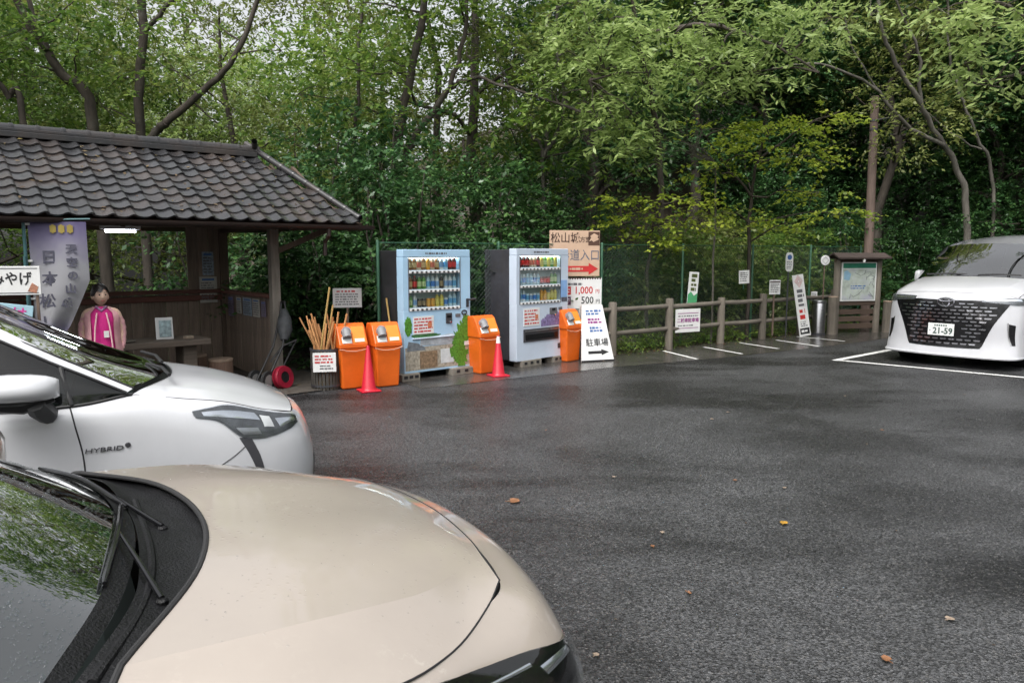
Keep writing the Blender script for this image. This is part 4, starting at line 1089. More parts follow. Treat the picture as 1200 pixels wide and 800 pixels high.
# ------------------------------------------------------------------ signs
def stake(e, x, y, z0, z1, w=0.03, m=None, name='stake'):
    b = MB(); b.box((x, y, (z0 + z1) / 2), (w, w, z1 - z0)); return b.build(name, m or K['hut_dark'], e)
n1 = board('notice_plate', 407, 349, 10.7, 0.41, 0.28, R(15), K['white'], 'white notice plate on a stake behind the orange bins')
small_print(n1, -0.17, 0.17, -0.11, 0.07, -0.0075, 5, K['ink_grey'], 8); small_print(n1, -0.15, 0.15, 0.07, 0.12, -0.0075, 1, K['ink_red'], 9)
stake(n1, 0, 0.022, -1.15, 0.14)
# entrance board and price board
K['sign_tan'] = mat('tan_board', (0.55, 0.38, 0.27), 0.5, var=0.08)
K['sign_brown'] = mat('brown_board', (0.09, 0.045, 0.03), 0.5, var=0.15)
SY = 12.62
b1 = board('entrance_sign', 673.5, 297, SY, 0.895, 0.77, R(14), K['sign_tan'], 'tan trail entrance board with brushed heading and red arrow')
text('松山城', 0.185, K['ink_brown'], b1, (-0.17, -0.0075, 0.25), bold=0.0015, sx=0.95)
text('方面', 0.1, K['ink_brown'], b1, (0.185, -0.0075, 0.225), bold=0.001)
b = MB(); b.box((0.34, -0.0075, 0.25), (0.2, 0.002, 0.23)); ps = b.build('castle_picture', K['sign_brown'], b1)
b = MB(); b.prism([(0.25, 0.2), (0.29, 0.27), (0.27, 0.29), (0.34, 0.34), (0.42, 0.3), (0.4, 0.27), (0.43, 0.24), (0.33, 0.19), (0.3, 0.22)], -0.0105, -0.008); b.build('castle_shape', K['sign_tan'], ps)
text('遊歩道入口', 0.2, mat('slate_ink', (0.11, 0.13, 0.17), 0.5), b1, (0.0, -0.0075, -0.04), bold=0.001, sx=0.9)
b = MB(); b.prism([(-0.36, -0.31), (-0.36, -0.21), (0.25, -0.21), (0.25, -0.16), (0.42, -0.26), (0.25, -0.36), (0.25, -0.31)], -0.009, -0.006); ar = b.build('red_arrow', K['ink_red'], b1)
small_print(ar, -0.3, 0.2, -0.285, -0.235, -0.0098, 1, K['sign_tan'], 11, fill=0.8)
for x in (-0.36, 0.36): stake(b1, x, 0.03, -1.5, 0.36, 0.045)
b2 = board('price_board', 681, 343.5, SY - 0.03, 0.74, 0.53, R(14), K['white'], 'white parking price board with 1,000 and 500 yen under the tan board')
b = MB(); nT = 16
for k in range(nT): x = -0.36 + 0.72 * (k + 0.5) / nT; b.prism([(x - 0.02, 0.263), (x + 0.02, 0.263), (x, 0.225)], -0.0085, -0.0062)
b.box((0, -0.0075, 0.259), (0.72, 0.002, 0.012)); b.build('toothed_border', K['ink_brown'], b2)
small_print(b2, -0.25, 0.05, 0.13, 0.18, -0.0075, 1, K['ink_grey'], 12, fill=0.8)
text('1,000', 0.17, K['ink_red'], b2, (0.04, -0.0075, 0.045), bold=0.0025, sx=0.9); text('円', 0.08, K['ink_red'], b2, (0.29, -0.0075, 0.025))
text('500', 0.17, K['ink'], b2, (0.11, -0.0075, -0.125), bold=0.0015, sx=0.9); text('円', 0.08, K['ink'], b2, (0.3, -0.0075, -0.145))
b = MB(); b.box((-0.24, -0.0075, 0.045), (0.11, 0.002, 0.14)); b.build('red_label', K['ink_red'], b2)
b = MB(); b.box((-0.24, -0.0075, -0.125), (0.11, 0.002, 0.14)); b.build('dark_label', mat('plum_ink', (0.08, 0.02, 0.07), 0.5), b2)
small_print(b2, -0.28, -0.2, 0.0, 0.09, -0.0095, 2, K['white'], 65); small_print(b2, -0.28, -0.2, -0.17, -0.08, -0.0095, 3, K['white'], 66)
for x in (-0.3, 0.3): stake(b2, x, 0.022, -0.99, 0.2, 0.03)
# A-board
ab = empty('parking_a_board', (1.33, 12.36, 0), R(20), 'white parking A-board with black arrow beside the orange bin', 'sign')
for sgn, nm in ((1, 'front_panel'), (-1, 'back_panel')):
    b = MB(); hgt, d0, d1 = 0.92, 0.27, 0.02
    b.add([(-0.3, -d0 * sgn, 0.0), (0.3, -d0 * sgn, 0.0), (0.19, -d1 * sgn, hgt), (-0.19, -d1 * sgn, hgt), (-0.3, -d0 * sgn + 0.015, 0.0), (0.3, -d0 * sgn + 0.015, 0.0), (0.19, -d1 * sgn + 0.015, hgt), (-0.19, -d1 * sgn + 0.015, hgt)], [(0, 1, 2, 3), (4, 7, 6, 5), (0, 4, 5, 1), (1, 5, 6, 2), (2, 6, 7, 3), (3, 7, 4, 0)])
    pn = b.build(nm, K['white'], ab)
    if sgn == 1: front = pn
rxa = R(90) - math.atan2(0.25, 0.92)
def abp(t): return -0.27 + 0.25 * t - 0.003, 0.92 * t
for q, (t, m) in enumerate(((0.87, K['ink_blue']), (0.72, K['ink_purple']), (0.57, K['ink_blue']))):
    y, z = abp(t); sp_ = small_print(front, -0.13 + 0.02 * q, 0.17, -0.05, 0.05, 0, 2, m, 60 + q, fill=0.7); sp_.location = (0, y, z); sp_.rotation_euler = (rxa - R(90), 0, 0)
for (s, t, sz, m) in (('駐車場', 0.33, 0.14, K['ink']),):
    y, z = abp(t); text(s, sz, m, front, (0.02, y, z), (rxa, 0, 0), bold=0.001)
b = MB(); ars = []
for (x, t) in ((-0.16, 0.14), (0.08, 0.14), (0.08, 0.11), (0.22, 0.165), (0.08, 0.22), (0.08, 0.19), (-0.16, 0.19)):
    y, z = abp(t); ars.append((x, y, z))
b.add(ars, [tuple(range(7))]); b.build('black_arrow', K['ink'], front)
b = MB(); b.box((0, -0.272, 0.015), (0.6, 0.02, 0.03)); b.build('bottom_edge', K['ink'], front)
# two-wheel parking sign tied to the rails
bs = board('parking_sign', 806, 375.5, 13.95, 0.6, 0.44, fa - R(8), K['white'], 'white sign with purple lettering tied to the log rails')
text('二輪車駐車場', 0.088, K['ink_purple'], bs, (0.0, -0.0075, 0.0), bold=0.0015, sx=1.0)
b = MB(); b.box((0, -0.0075, 0.14), (0.5, 0.002, 0.012)); b.box((0, -0.0075, -0.14), (0.5, 0.002, 0.012)); b.build('ruled_lines', K['ink_purple'], bs)
small_print(bs, -0.24, 0.26, 0.065, 0.11, -0.0075, 1, K['ink_grey'], 14); small_print(bs, -0.24, 0.26, -0.115, -0.07, -0.0075, 1, K['ink_grey'], 15)
# leaning green sign
ls = board('leaning_sign', 812, 338, 14.35, 0.21, 0.64, fa - R(20), K['white'], 'narrow white and green sign leaning on the net fence', tilt=R(4))
b = MB(); b.prism([(-0.1, -0.31), (0.1, -0.31), (0.1, -0.08), (0.03, -0.14), (-0.04, -0.06), (-0.1, -0.12)], -0.0085, -0.0062); b.build('leaf_picture', K['green_print'], ls)
small_print(ls, -0.05, 0.07, -0.06, 0.29, -0.0075, 4, mat('olive_ink', (0.07, 0.09, 0.02), 0.5), 67, fill=0.7)
stake(ls, 0, 0.02, -0.72, 0.3, 0.025)
o1 = board('fence_notice', 872, 324.5, 15.2, 0.26, 0.27, fa - R(14), K['white'], 'square white notice wired high on the net fence', tilt=R(-2))
small_print(o1, -0.1, 0.1, -0.1, 0.1, -0.0075, 5, K['ink_grey'], 17); stake(o1, 0, 0.024, -0.25, 0.16, 0.02, K['green_paint'], 'clip')
o2 = board('fence_notice', 908, 336.5, 15.5, 0.27, 0.3, fa - R(18), K['white'], 'white notice with a brown heading on a stake by the last rail')
small_print(o2, -0.11, 0.11, -0.12, 0.08, -0.0075, 5, K['ink_grey'], 18); b = MB(); b.box((0, -0.0075, 0.11), (0.25, 0.002, 0.025)); b.build('heading', K['ink_brown'], o2); stake(o2, 0, 0.024, -1.02, 0.12)
# pole sign with rounded ends
os_ = empty('bus_stop_plate', at(925, 307, 15.7), fa - R(20), 'rounded white plate with blue emblem on a thin post', 'sign')
b = MB(); pts = []
for k in range(24):
    t = 2 * math.pi * k / 24; q = Vector((math.cos(t), math.sin(t))); pts.append((0.09 * max(-1, min(1, q.x * 1.25)), 0.2 * max(-1, min(1, q.y * 1.12))))
b.prism(pts, -0.006, 0.006); b.build('plate', K['white'], os_)
b = MB(); b.lathe([(0, -0.0), (0.055, 0.0), (0.055, 0.002), (0, 0.002)], 16, (0, -0.008, 0.1), axis=(0, -1, 0)); b.build('emblem', K['ink_blue'], os_)
small_print(os_, -0.065, 0.065, -0.15, 0.02, -0.0075, 5, K['ink_grey'], 21)
b = MB(); b.tube([(0, 0.02, -1.66), (0, 0.02, 0.18)], 0.015, 8); b.build('post', K['dark_steel'], os_, smooth=True)
# tall leaning sign
tp_ = at(944, 389, 15.75)
ts = empty('tall_sign', (tp_.x, tp_.y, 0.02), fa - R(24), 'tall white leaning sign with red diamond and black foot lettering', 'sign')
ts.rotation_euler = (R(-5), R(-8), fa - R(24))
b = MB(); b.box((0, 0, 0.66), (0.26, 0.02, 1.32)); b.build('board', K['white'], ts, bevel=0.003)
b = MB()
for q in (0.09, 0.062, 0.034):
    pp_ = [(0, 1.18 + q * 1.4), (q, 1.18), (0, 1.18 - q * 1.4), (-q, 1.18)]
    for k in range(4): (xa, za), (xb, zb) = pp_[k], pp_[(k + 1) % 4]; b.bar((xa, -0.0115, za), (xb, -0.0115, zb), 0.002, 0.011, up=(0, 1, 0.001))
b.build('diamond_emblem', K['ink_red'], ts)
small_print(ts, -0.07, 0.09, 0.62, 1.02, -0.0115, 4, K['ink_grey'], 68, fill=0.7)
small_print(ts, -0.07, 0.09, 0.35, 0.6, -0.0115, 2, K['ink_red'], 69, fill=0.7)
small_print(ts, -0.08, 0.08, 0.2, 0.33, -0.0115, 3, K['ink_grey'], 22)
b = MB(); b.box((0, -0.0115, 0.11), (0.22, 0.002, 0.13)); bk2 = b.build('black_panel', K['ink'], ts)
small_print(bk2, -0.08, 0.1, 0.07, 0.15, -0.0135, 1, K['white'], 70, fill=0.7)
o3 = board('small_plate', 954, 347, 16.5, 0.15, 0.2, fa - R(25), K['white'], 'small white plate standing behind the steel ashtray')
small_print(o3, -0.06, 0.06, -0.08, 0.08, -0.0075, 5, K['ink_grey'], 23); stake(o3, 0, 0.02, -0.86, 0.05)
# ashtray
ga = (6.72, 16.15)
ash = empty('ashtray_stand', (*ga, 0), 0, 'cylindrical stainless ashtray stand beside the map board', 'ashtray')
b = MB(); b.lathe([(0, 0), (0.135, 0), (0.135, 0.72), (0.125, 0.74)], 24); b.build('drum', K['steel'], ash, smooth=True)
b = MB(); b.lathe([(0.138, 0.7), (0.145, 0.735), (0.14, 0.76), (0.06, 0.78), (0, 0.78)], 24); b.build('lid', K['steel'], ash, smooth=True)
b = MB(); b.lathe([(0.137, 0.0), (0.145, 0.0), (0.145, 0.05), (0.137, 0.055)], 24); b.build('base_ring', K['dark_steel'], ash, smooth=True)
# round plate
rp_ = empty('round_plate', at(967, 305, 16.4), fa - R(26), 'round white plate with grey diamond on a thin post', 'sign')
b = MB(); b.lathe([(0, 0), (0.105, 0), (0.11, 0.006), (0.105, 0.012), (0, 0.012)], 28, axis=(0, -1, 0)); b.build('plate', K['white'], rp_)
b = MB()
for k in range(4):
    t = math.pi / 2 * k; b.bar((0.075 * math.cos(t), -0.0135, 0.075 * math.sin(t)), (0.075 * math.cos(t + math.pi / 2), -0.0135, 0.075 * math.sin(t + math.pi / 2)), 0.002, 0.012, up=(0, 1, 0.001))
b.build('diamond_mark', K['ink_grey'], rp_)
b = MB(); b.tube([(0, 0.015, -1.66), (0, 0.015, 0.06)], 0.014, 8); b.build('post', K['hut_dark'], rp_, smooth=True)
# map board with its little roof
mb_ = empty('map_board', (7.2, 16.4, 0), fa - R(22), 'roofed wooden notice board with a green headed area map', 'notice board')
for x in (-0.02, 1.04):
    b = MB(); b.lathe([(0, -0.1), (0.075, -0.1), (0.07, 1.62), (0.065, 1.64), (0, 1.64)], 12, (x, 0, 0)); b.build('post', K['log'], mb_, smooth=True)
b = MB(); b.box((0.51, -0.03, 1.15), (0.9, 0.03, 0.86)); b.build('panel', K['white'], mb_, bevel=0.003)
mp_m = mat('map_print', (0.42, 0.47, 0.42), 0.4, var=0.35, scale=7, dirt=((0.28, 0.26, 0.4), 3.5, 0.5, 0.8))
b = MB(); b.box((0.51, -0.047, 1.09), (0.84, 0.004, 0.68)); mpp = b.build('map', mp_m, mb_)
b = MB(); b.box((0.51, -0.047, 1.505), (0.84, 0.005, 0.11)); b.build('map_header', mat('map_green', (0.03, 0.19, 0.12), 0.4), mb_)
rr = random.Random(2); b = MB()
for k in range(7):
    x, z = rr.uniform(0.15, 0.85), rr.uniform(0.82, 1.36); pts = []
    for q in range(6): pts.append((x, -0.0495, z)); x = min(0.9, max(0.12, x + rr.uniform(-0.12, 0.16))); z = min(1.4, max(0.78, z + rr.uniform(-0.1, 0.1)))
    b.tube(pts, 0.005, 4)
b.build('map_routes', K['ink_grey'], mpp)
small_print(mpp, 0.3, 0.75, 0.98, 1.08, -0.0498, 2, K['ink_blue'], 30)
b = MB(); b.prism([(0.12, 1.2), (0.26, 1.18), (0.3, 1.32), (0.2, 1.4), (0.12, 1.38)], -0.0505, -0.048); b.build('map_water', K['ink_blue'] if False else mat('map_blue', (0.25, 0.42, 0.55), 0.4), mpp)
b = MB(); b.box((0.51, 0.0, 0.67), (1.0, 0.05, 0.09)); b.build('cross_rail', K['hut_beam'], mb_, bevel=0.005)
b = MB(); b.box((0.51, 0.0, 1.62), (1.2, 0.07, 0.1)); b.build('cross_rail', K['hut_beam'], mb_, bevel=0.005)
b = MB()
for sgn in (-1, 1): b.add([(-0.15, 0, 1.79), (1.17, 0, 1.79), (1.19, 0.22 * sgn, 1.69), (-0.17, 0.22 * sgn, 1.69), (-0.15, 0, 1.755), (1.17, 0, 1.755), (1.19, 0.22 * sgn, 1.655), (-0.17, 0.22 * sgn, 1.655)], [(0, 1, 2, 3), (4, 7, 6, 5), (0, 4, 5, 1), (2, 6, 7, 3), (1, 5, 6, 2), (0, 3, 7, 4)])
b.build('roof', wood('board_roof', (0.05, 0.035, 0.03), 0.8, axis=0), mb_)
for k in range(3):
    b = MB(); b.box((0.51, 0.02, 0.16 + 0.16 * k), (0.98, 0.025, 0.115)); b.build('skirt_board', K['hut_beam'], mb_, bevel=0.004)
b = MB(); b.lathe([(0, 0), (0.02, 0.005), (0.028, 0.03), (0.028, 0.07), (0.015, 0.085), (0, 0.085)], 12, (0.5, -0.19, 1.57)); b.build('hanging_bulb', K['white'], mb_, smooth=True)
b = MB(); b.tube([(0.5, -0.19, 1.65), (0.5, -0.19, 1.67)], 0.006, 6); b.build('bulb_hook', K['dark_steel'], mb_)
for (x, y, h, lab) in ((-0.2, -0.14, 0.83, 'thick log post beside the ashtray with pale cut top'), (1.3, -0.05, 0.7, 'shorter log post at the far side of the map board')):
    w = Matrix.Rotation(fa - R(22), 3, 'Z') @ Vector((x, y, 0)) + Vector((7.2, 16.4, 0))
    e = empty('log_post', w, 0, lab, 'post')
    b = MB(); b.lathe([(0, 0), (0.105, 0), (0.1, h - 0.01)], 14); b.build('trunk_piece', K['log'], e, smooth=True)
    b = MB(); b.lathe([(0.1, h - 0.012), (0.106, h), (0.1, h + 0.012), (0, h + 0.014)], 14); b.build('top', K['stump_top'], e, smooth=True)
# utility pole
up_ = at(1018, 300, 17.6)
pl = empty('utility_pole', (up_.x, up_.y, 0.1), 0, 'brown wooden utility pole with wire clamps among the trees', 'pole')
K['pole'] = wood('pole_wood', (0.12, 0.085, 0.07), 0.8, axis=2)
ph = at(1015, 113, 17.6).z - 0.1
b = MB(); b.tube([(0, 0, -0.4), (-0.02, 0, ph / 2), (-0.06, 0, ph)], [0.11, 0.1, 0.085], 14); b.build('shaft', K['pole'], pl, smooth=True)
for z in (ph - 0.75, ph - 0.55):
    b = MB(); b.lathe([(0.09, -0.02), (0.1, -0.02), (0.1, 0.02), (0.09, 0.02)], 14, (-0.05, 0, z)); b.build('clamp', K['dark_steel'], pl, smooth=True)
b = MB(); b.tube([(-0.05, -0.09, ph - 0.55), (0.22, -0.12, ph - 0.5)], 0.016, 6); b.build('side_arm', K['dark_steel'], pl)
# ------------------------------------------------------------------ cars
from mathutils.bvhtree import BVHTree
def cr_line(P, n):
    P = np.asarray(P, float); m = len(P)
    if m == 2: return np.array([P[0] + (P[1] - P[0]) * t for t in np.linspace(0, 1, n + 1)])
    Q = np.vstack([2 * P[0] - P[1], P, 2 * P[-1] - P[-2]])
    out = []
    for i in range(m - 1):
        p0, p1, p2, p3 = Q[i], Q[i + 1], Q[i + 2], Q[i + 3]
        for k in range(n):
            t = k / n
            out.append(0.5 * ((2 * p1) + (-p0 + p2) * t + (2 * p0 - 5 * p1 + 4 * p2 - p3) * t * t + (-p0 + 3 * p1 - 3 * p2 + p3) * t ** 3))
    out.append(P[-1])
    return np.array(out)
def cr_grid(rows, n=6, nc=None):
    nc = nc or n
    A = np.array([cr_line(r, nc) for r in rows])
    return np.array([cr_line(A[:, j], n) for j in range(A.shape[1])]).transpose(1, 0, 2)
def full(rows):
    out = []
    for r in rows:
        r = [tuple(p) for p in r]
        out.append([(x, -y, z) for x, y, z in r[:0:-1]] + r)
    return out
def grid_add(b, G, mi=0, keep=None):
    nr, nc = G.shape[:2]
    fs = []
    for i in range(nr - 1):
        for j in range(nc - 1):
            if keep is not None:
                c = (G[i, j] + G[i + 1, j + 1]) / 2
                if not keep(c): continue
            fs.append((i * nc + j, i * nc + j + 1, (i + 1) * nc + j + 1, (i + 1) * nc + j))
    used = sorted({q for f in fs for q in f}); mp = {q: k for k, q in enumerate(used)}
    P = G.reshape(-1, 3)
    b.add([tuple(P[q]) for q in used], [tuple(mp[q] for q in f) for f in fs], mi)
def mir(G): return G * np.array([1, -1, 1.0])

class Car:
    def __init__(s, name, label, loc, deg, scale, pm):
        s.e = empty(name, (*loc, 0), R(deg), label, 'car'); s.e.scale = (scale,) * 3
        s.pm = pm; s.tris = []; s.bvh = None
    def surf(s, name, G, m=None, sides=False, keep=None, angle=28, solid=True, parent=None):
        m = m or s.pm; res = []
        for sg in ((0, 1) if sides else (0,)):
            g = mir(G) if sg else G
            b = MB(); grid_add(b, g, 0, keep)
            res.append(b.build(name, m, parent or s.e, smooth=True, angle=angle, merge=1e-5))
            if solid: s.tris.append(g)
        return res[0] if len(res) == 1 else res
    def tree(s):
        V, Fc = [], []
        for g in s.tris:
            nr, nc = g.shape[:2]; n = len(V); V.extend([tuple(p) for p in g.reshape(-1, 3)])
            for i in range(nr - 1):
                for j in range(nc - 1): Fc.append((n + i * nc + j, n + i * nc + j + 1, n + (i + 1) * nc + j + 1, n + (i + 1) * nc + j))
        s.bvh = BVHTree.FromPolygons(V, Fc)
    def snap(s, p, off):
        p = Vector(p); co, no, _, _ = s.bvh.find_nearest(p)
        # outward = away from the car's middle line
        ctr = Vector((max(-1.5, min(1.2, co.x)), 0, 0.6))
        if no.dot(co - ctr) < 0: no = -no
        return co + no * off
    def decal(s, name, rows, off, m, parent=None, n=5, bulge=0.0, edge=None, sides=False, thick=True):
        res = []
        for sg in ((0, 1) if sides else (0,)):
            G = cr_grid(rows, n)
            if sg: G = mir(G)
            nr, nc = G.shape[:2]
            H = np.zeros_like(G); lo = np.zeros_like(G)
            for i in range(nr):
                for j in range(nc):
                    a = math.sin(math.pi * i / (nr - 1)) * math.sin(math.pi * j / (nc - 1))
                    H[i, j] = s.snap(G[i, j], off + bulge * a ** 0.5 if a > 0 else off)
                    lo[i, j] = s.snap(G[i, j], -0.004)
            b = MB(); grid_add(b, H)
            if thick:
                ring = [(0, j) for j in range(nc)] + [(i, nc - 1) for i in range(1, nr)] + [(nr - 1, j) for j in range(nc - 2, -1, -1)] + [(i, 0) for i in range(nr - 2, 0, -1)]
                k = len(ring); b.add([tuple(H[q]) for q in ring] + [tuple(lo[q]) for q in ring], [(q, (q + 1) % k, (q + 1) % k + k, q + k) for q in range(k)])
            res.append(b.build(name, m, parent if parent is not None and not isinstance(parent, list) else (parent[sg] if parent else s.e), smooth=True, angle=40, merge=1e-5))
        return res[0] if len(res) == 1 else res
    def seam(s, name, pts, r=0.003, off=0.0, m=None, sides=False, n=6, parent=None, do_snap=True):
        L = cr_line(pts, n)
        for sg in ((1, -1) if sides else (1,)):
            P = [Vector((p[0], p[1] * sg, p[2])) for p in L]
            if do_snap: P = [s.snap(p, off) for p in P]
            b = MB(); b.tube(P, r, 6); o = b.build(name, m or K['ink'], parent or s.e, smooth=True)
        return o
    def wheel(s, x, y, r, w):
        e = MB(); sg = 1 if y > 0 else -1
        e.lathe([(r * 0.62, -w / 2), (r * 0.9, -w / 2), (r * 0.985, -w * 0.36), (r, -w * 0.2), (r, w * 0.2), (r * 0.985, w * 0.36), (r * 0.9, w / 2), (r * 0.62, w / 2)], 36, (0, 0, 0), axis=(0, 1, 0))
        t = e.build('wheel', K['rubber'], s.e, (x, y, r), smooth=True)
        b = MB(); b.lathe([(r * 0.66, -w * 0.47), (r * 0.63, -w * 0.4), (r * 0.6, w * 0.3), (r * 0.62, w * 0.46)], 36, axis=(0, 1, 0)); b.lathe([(0, 0.0), (r * 0.6, 0.0)], 30, (0, w * 0.02 * sg, 0), axis=(0, 1, 0)); b.build('rim', K['dark_steel'], t, smooth=True)
        b = MB()
        for k in range(5):
            a = 2 * math.pi * k / 5
            for da in (-0.16, 0.16):
                b.bar((r * 0.1 * math.cos(a), sg * w * 0.4, r * 0.1 * math.sin(a)), (r * 0.63 * math.cos(a + da), sg * w * 0.44, r * 0.63 * math.sin(a + da)), 0.02, r * 0.085, up=(0, 1, 0))
        b.lathe([(0, sg * w * 0.46), (r * 0.13, sg * w * 0.44), (r * 0.15, sg * w * 0.3)], 16, axis=(0, 1, 0)); b.build('spokes', K['alloy'], t, smooth=True)
    def build(s, sp):
        E = s.e; pm = s.pm
        ax, wr = sp['axles'], sp['wr']; ar = wr + sp.get('gap', 0.045)
        def keep(c):
            return all((c[0] - a) ** 2 + (c[2] - wr) ** 2 > ar * ar for a in ax)
        # bonnet
        b = MB(); Gc = cr_grid(full(sp['hood_c']), 8); Gs = cr_grid(sp['hood_s'], 8)
        grid_add(b, Gc); grid_add(b, Gs); grid_add(b, mir(Gs))
        s.hood = b.build('bonnet', pm, E, smooth=True, angle=sp.get('crease', 9), merge=1e-4); s.tris += [Gc, Gs, mir(Gs)]
        # front bumper and fenders in one wrap
        Gf = cr_grid(full([r[::-1] for r in sp['fascia']]), 8); s.surf('front_bumper', Gf, keep=keep)
        Gd = cr_grid(sp['side'], 10, 14); s.side = s.surf('body_side', Gd, sides=True, keep=keep)
        for a in ax:
            for sg in (-1, 1):
                yy = min(p[1] for p in sp['side'][2]) 
                b = MB(); arc = []
                for k in range(25):
                    t = R(-12) + R(204) * k / 24
                    arc.append((a + ar * math.cos(t), 0, wr + ar * math.sin(t)))
                arc = [p for p in arc if p[2] > 0.18]
                tmp = BVHTree.FromPolygons(*_polys(Gd, Gf))
                pts = []
                for p in arc:
                    co = tmp.ray_cast(Vector((p[0], -2, p[2])), Vector((0, 1, 0)))[0]
                    if co is None: continue
                    pts.append((co.x, -sg * -1 * co.y * 1.0 if sg < 0 else -co.y, co.z))
                if len(pts) > 3: b.tube(pts, sp.get('arch_r', 0.02), 8); b.build('wheel_arch', sp.get('arch_m', pm), E, smooth=True)
                b = MB(); b.lathe([(ar - 0.005, -0.13), (ar - 0.005, 0.12)], 30, (a, sg * (-yy - 0.14), wr), axis=(0, 1, 0)); b.lathe([(0, 0), (ar, 0)], 24, (a, sg * (-yy - 0.27), wr), axis=(0, 1, 0)); b.build('wheel_well', K['black'], E, smooth=True)
                s.wheel(a, sg * (-yy - 0.125), wr, 0.2)
        # upper body
        B, T, I, W, h = sp['B'], sp['T'], sp['I'], sp['W'], sp['h']
        Gp = cr_grid([T, I], 2, 10); s.surf('pillar_rail', Gp, sides=True, m=sp.get('pillar_m', pm))
        Gg = cr_grid([B, [tuple((np.array(b_) * 0.5 + np.array(t_) * 0.5) + np.array((0, -0.018, 0))) for b_, t_ in zip(B, T)], T], 5, 10)
        s.sglass = s.surf('side_window', Gg, sides=True, m=K['car_glass'], solid=False)
        ws = [[W[i], tuple(np.array(W[i]) * 0.45 + np.array(I[i]) * 0.55 + np.array((0.045 if i < h else 0.03, 0, 0.012))), I[i]] for i in range(h + 1)]
        s.Gw = cr_grid(full(ws), 10); s.wshield = s.surf('windscreen', s.Gw, m=K['wind_glass'], solid=False)
        rf = [[W[i], tuple(np.array(W[i]) * 0.5 + np.array(I[i]) * 0.5 + np.array((0.03 if i == h else 0, 0, 0.012))), I[i]] for i in range(h, len(W))]
        rf[0] = ws[h]
        s.surf('roof', cr_grid(full(rf), 8))
        # tail
        last = sp['side']
        tail = [[(W[-1][0], 0, W[-1][2]), (W[-1][0], I[-1][1] * 0.5, W[-1][2] - 0.01), I[-1]]]
        zt = [r[-1] for r in last]
        tail.append([(T[-1][0] - 0.09, 0, T[-1][2]), (T[-1][0] - 0.07, T[-1][1] * 0.5, T[-1][2]), T[-1]])
        for p in zt: tail.append([(p[0] - 0.08, 0, p[2]), (p[0] - 0.07, p[1] * 0.5, p[2]), p])
        s.surf('tailgate', cr_grid(full(tail), 5))
        # inner hull keeps the underside dark
        xs = [p[0] for p in sp['side'][4]]
        b = MB(); b.box(((min(xs) + max(xs)) / 2, 0, 0.32), (max(xs) - min(xs) - 0.1, 1.1, 0.2)); b.box(((ax[0] + ax[1]) / 2, 0, 0.5), (ax[0] - ax[1] - 0.9, 1.45, 0.5)); b.build('underbody', K['black'], E)
        b = MB(); fx = sp['side'][0][sp['b0']][0]
        b.box((fx - 0.05, 0, 0.72), (0.3, 1.4, 0.5)); b.build('bulkhead', K['black'], E)
        # cabin: dashboard, seats, wheel
        dz = B[0][2]
        b = MB(); b.add([(fx + 0.02, -0.68, dz - 0.06), (fx + 0.02, 0.68, dz - 0.06), (fx - 0.28, 0.66, dz - 0.03), (fx - 0.28, -0.66, dz - 0.03), (fx - 0.4, -0.66, dz - 0.35), (fx - 0.4, 0.66, dz - 0.35)], [(0, 1, 2, 3), (3, 2, 5, 4)]); b.build('dashboard', K['dash'], E)
        for yy in (-0.36, 0.36):
            for xo in (-0.95, -1.75):
                if fx + xo < -1.5: continue
                b = MB(); b.box((fx + xo + 0.2, yy, dz - 0.42), (0.5, 0.48, 0.16)); b.bar((fx + xo - 0.02, yy, dz - 0.4), (fx + xo - 0.16, yy, dz + 0.18), 0.46, 0.12, up=(1, 0, 0)); b.bar((fx + xo - 0.17, yy, dz + 0.2), (fx + xo - 0.2, yy, dz + 0.38), 0.26, 0.09, up=(1, 0, 0)); b.build('car_seat', K['dash'], E, bevel=0.03)
        ctr = Vector((fx - 0.42, -0.36, dz - 0.02)); a1 = Vector((0.35, 0, 0.94)); a2 = Vector((0, 1, 0)); b = MB()
        b.tube([ctr + (a1 * math.cos(t) + a2 * math.sin(t)) * 0.18 for t in np.linspace(0, 2 * math.pi, 25)[:-1]], 0.015, 6, closed=True); b.tube([ctr, ctr + Vector((0.15, 0, -0.08))], 0.03, 8); b.bar(ctr - a2 * 0.17, ctr + a2 * 0.17, 0.03, 0.02); b.build('steering_wheel', K['black'], E, smooth=True)
        s.tree()
        # trim lines
        edge = [r[-1] for r in sp['hood_s']]; s.seam('bonnet_gap', edge, 0.0024, 0.0, sides=True)
        fr = [sp['hood_s'][-1][-1], sp['hood_s'][-1][0], sp['hood_c'][-1][1], sp['hood_c'][-1][0]]
        fr = fr + [(x, -y, z) for x, y, z in fr[-2::-1]]
        s.seam('bonnet_gap', fr, 0.0024, 0.0)
        s.seam('belt_trim', B, 0.008, 0.002, K['black'], sides=True, n=8)
def _polys(*Gs):
    V, Fc = [], []
    for g in Gs:
        nr, nc = g.shape[:2]; n = len(V); V.extend([tuple(p) for p in g.reshape(-1, 3)])
        for i in range(nr - 1):
            for j in range(nc - 1): Fc.append((n + i * nc + j, n + i * nc + j + 1, n + (i + 1) * nc + j + 1, n + (i + 1) * nc + j))
    return V, Fc

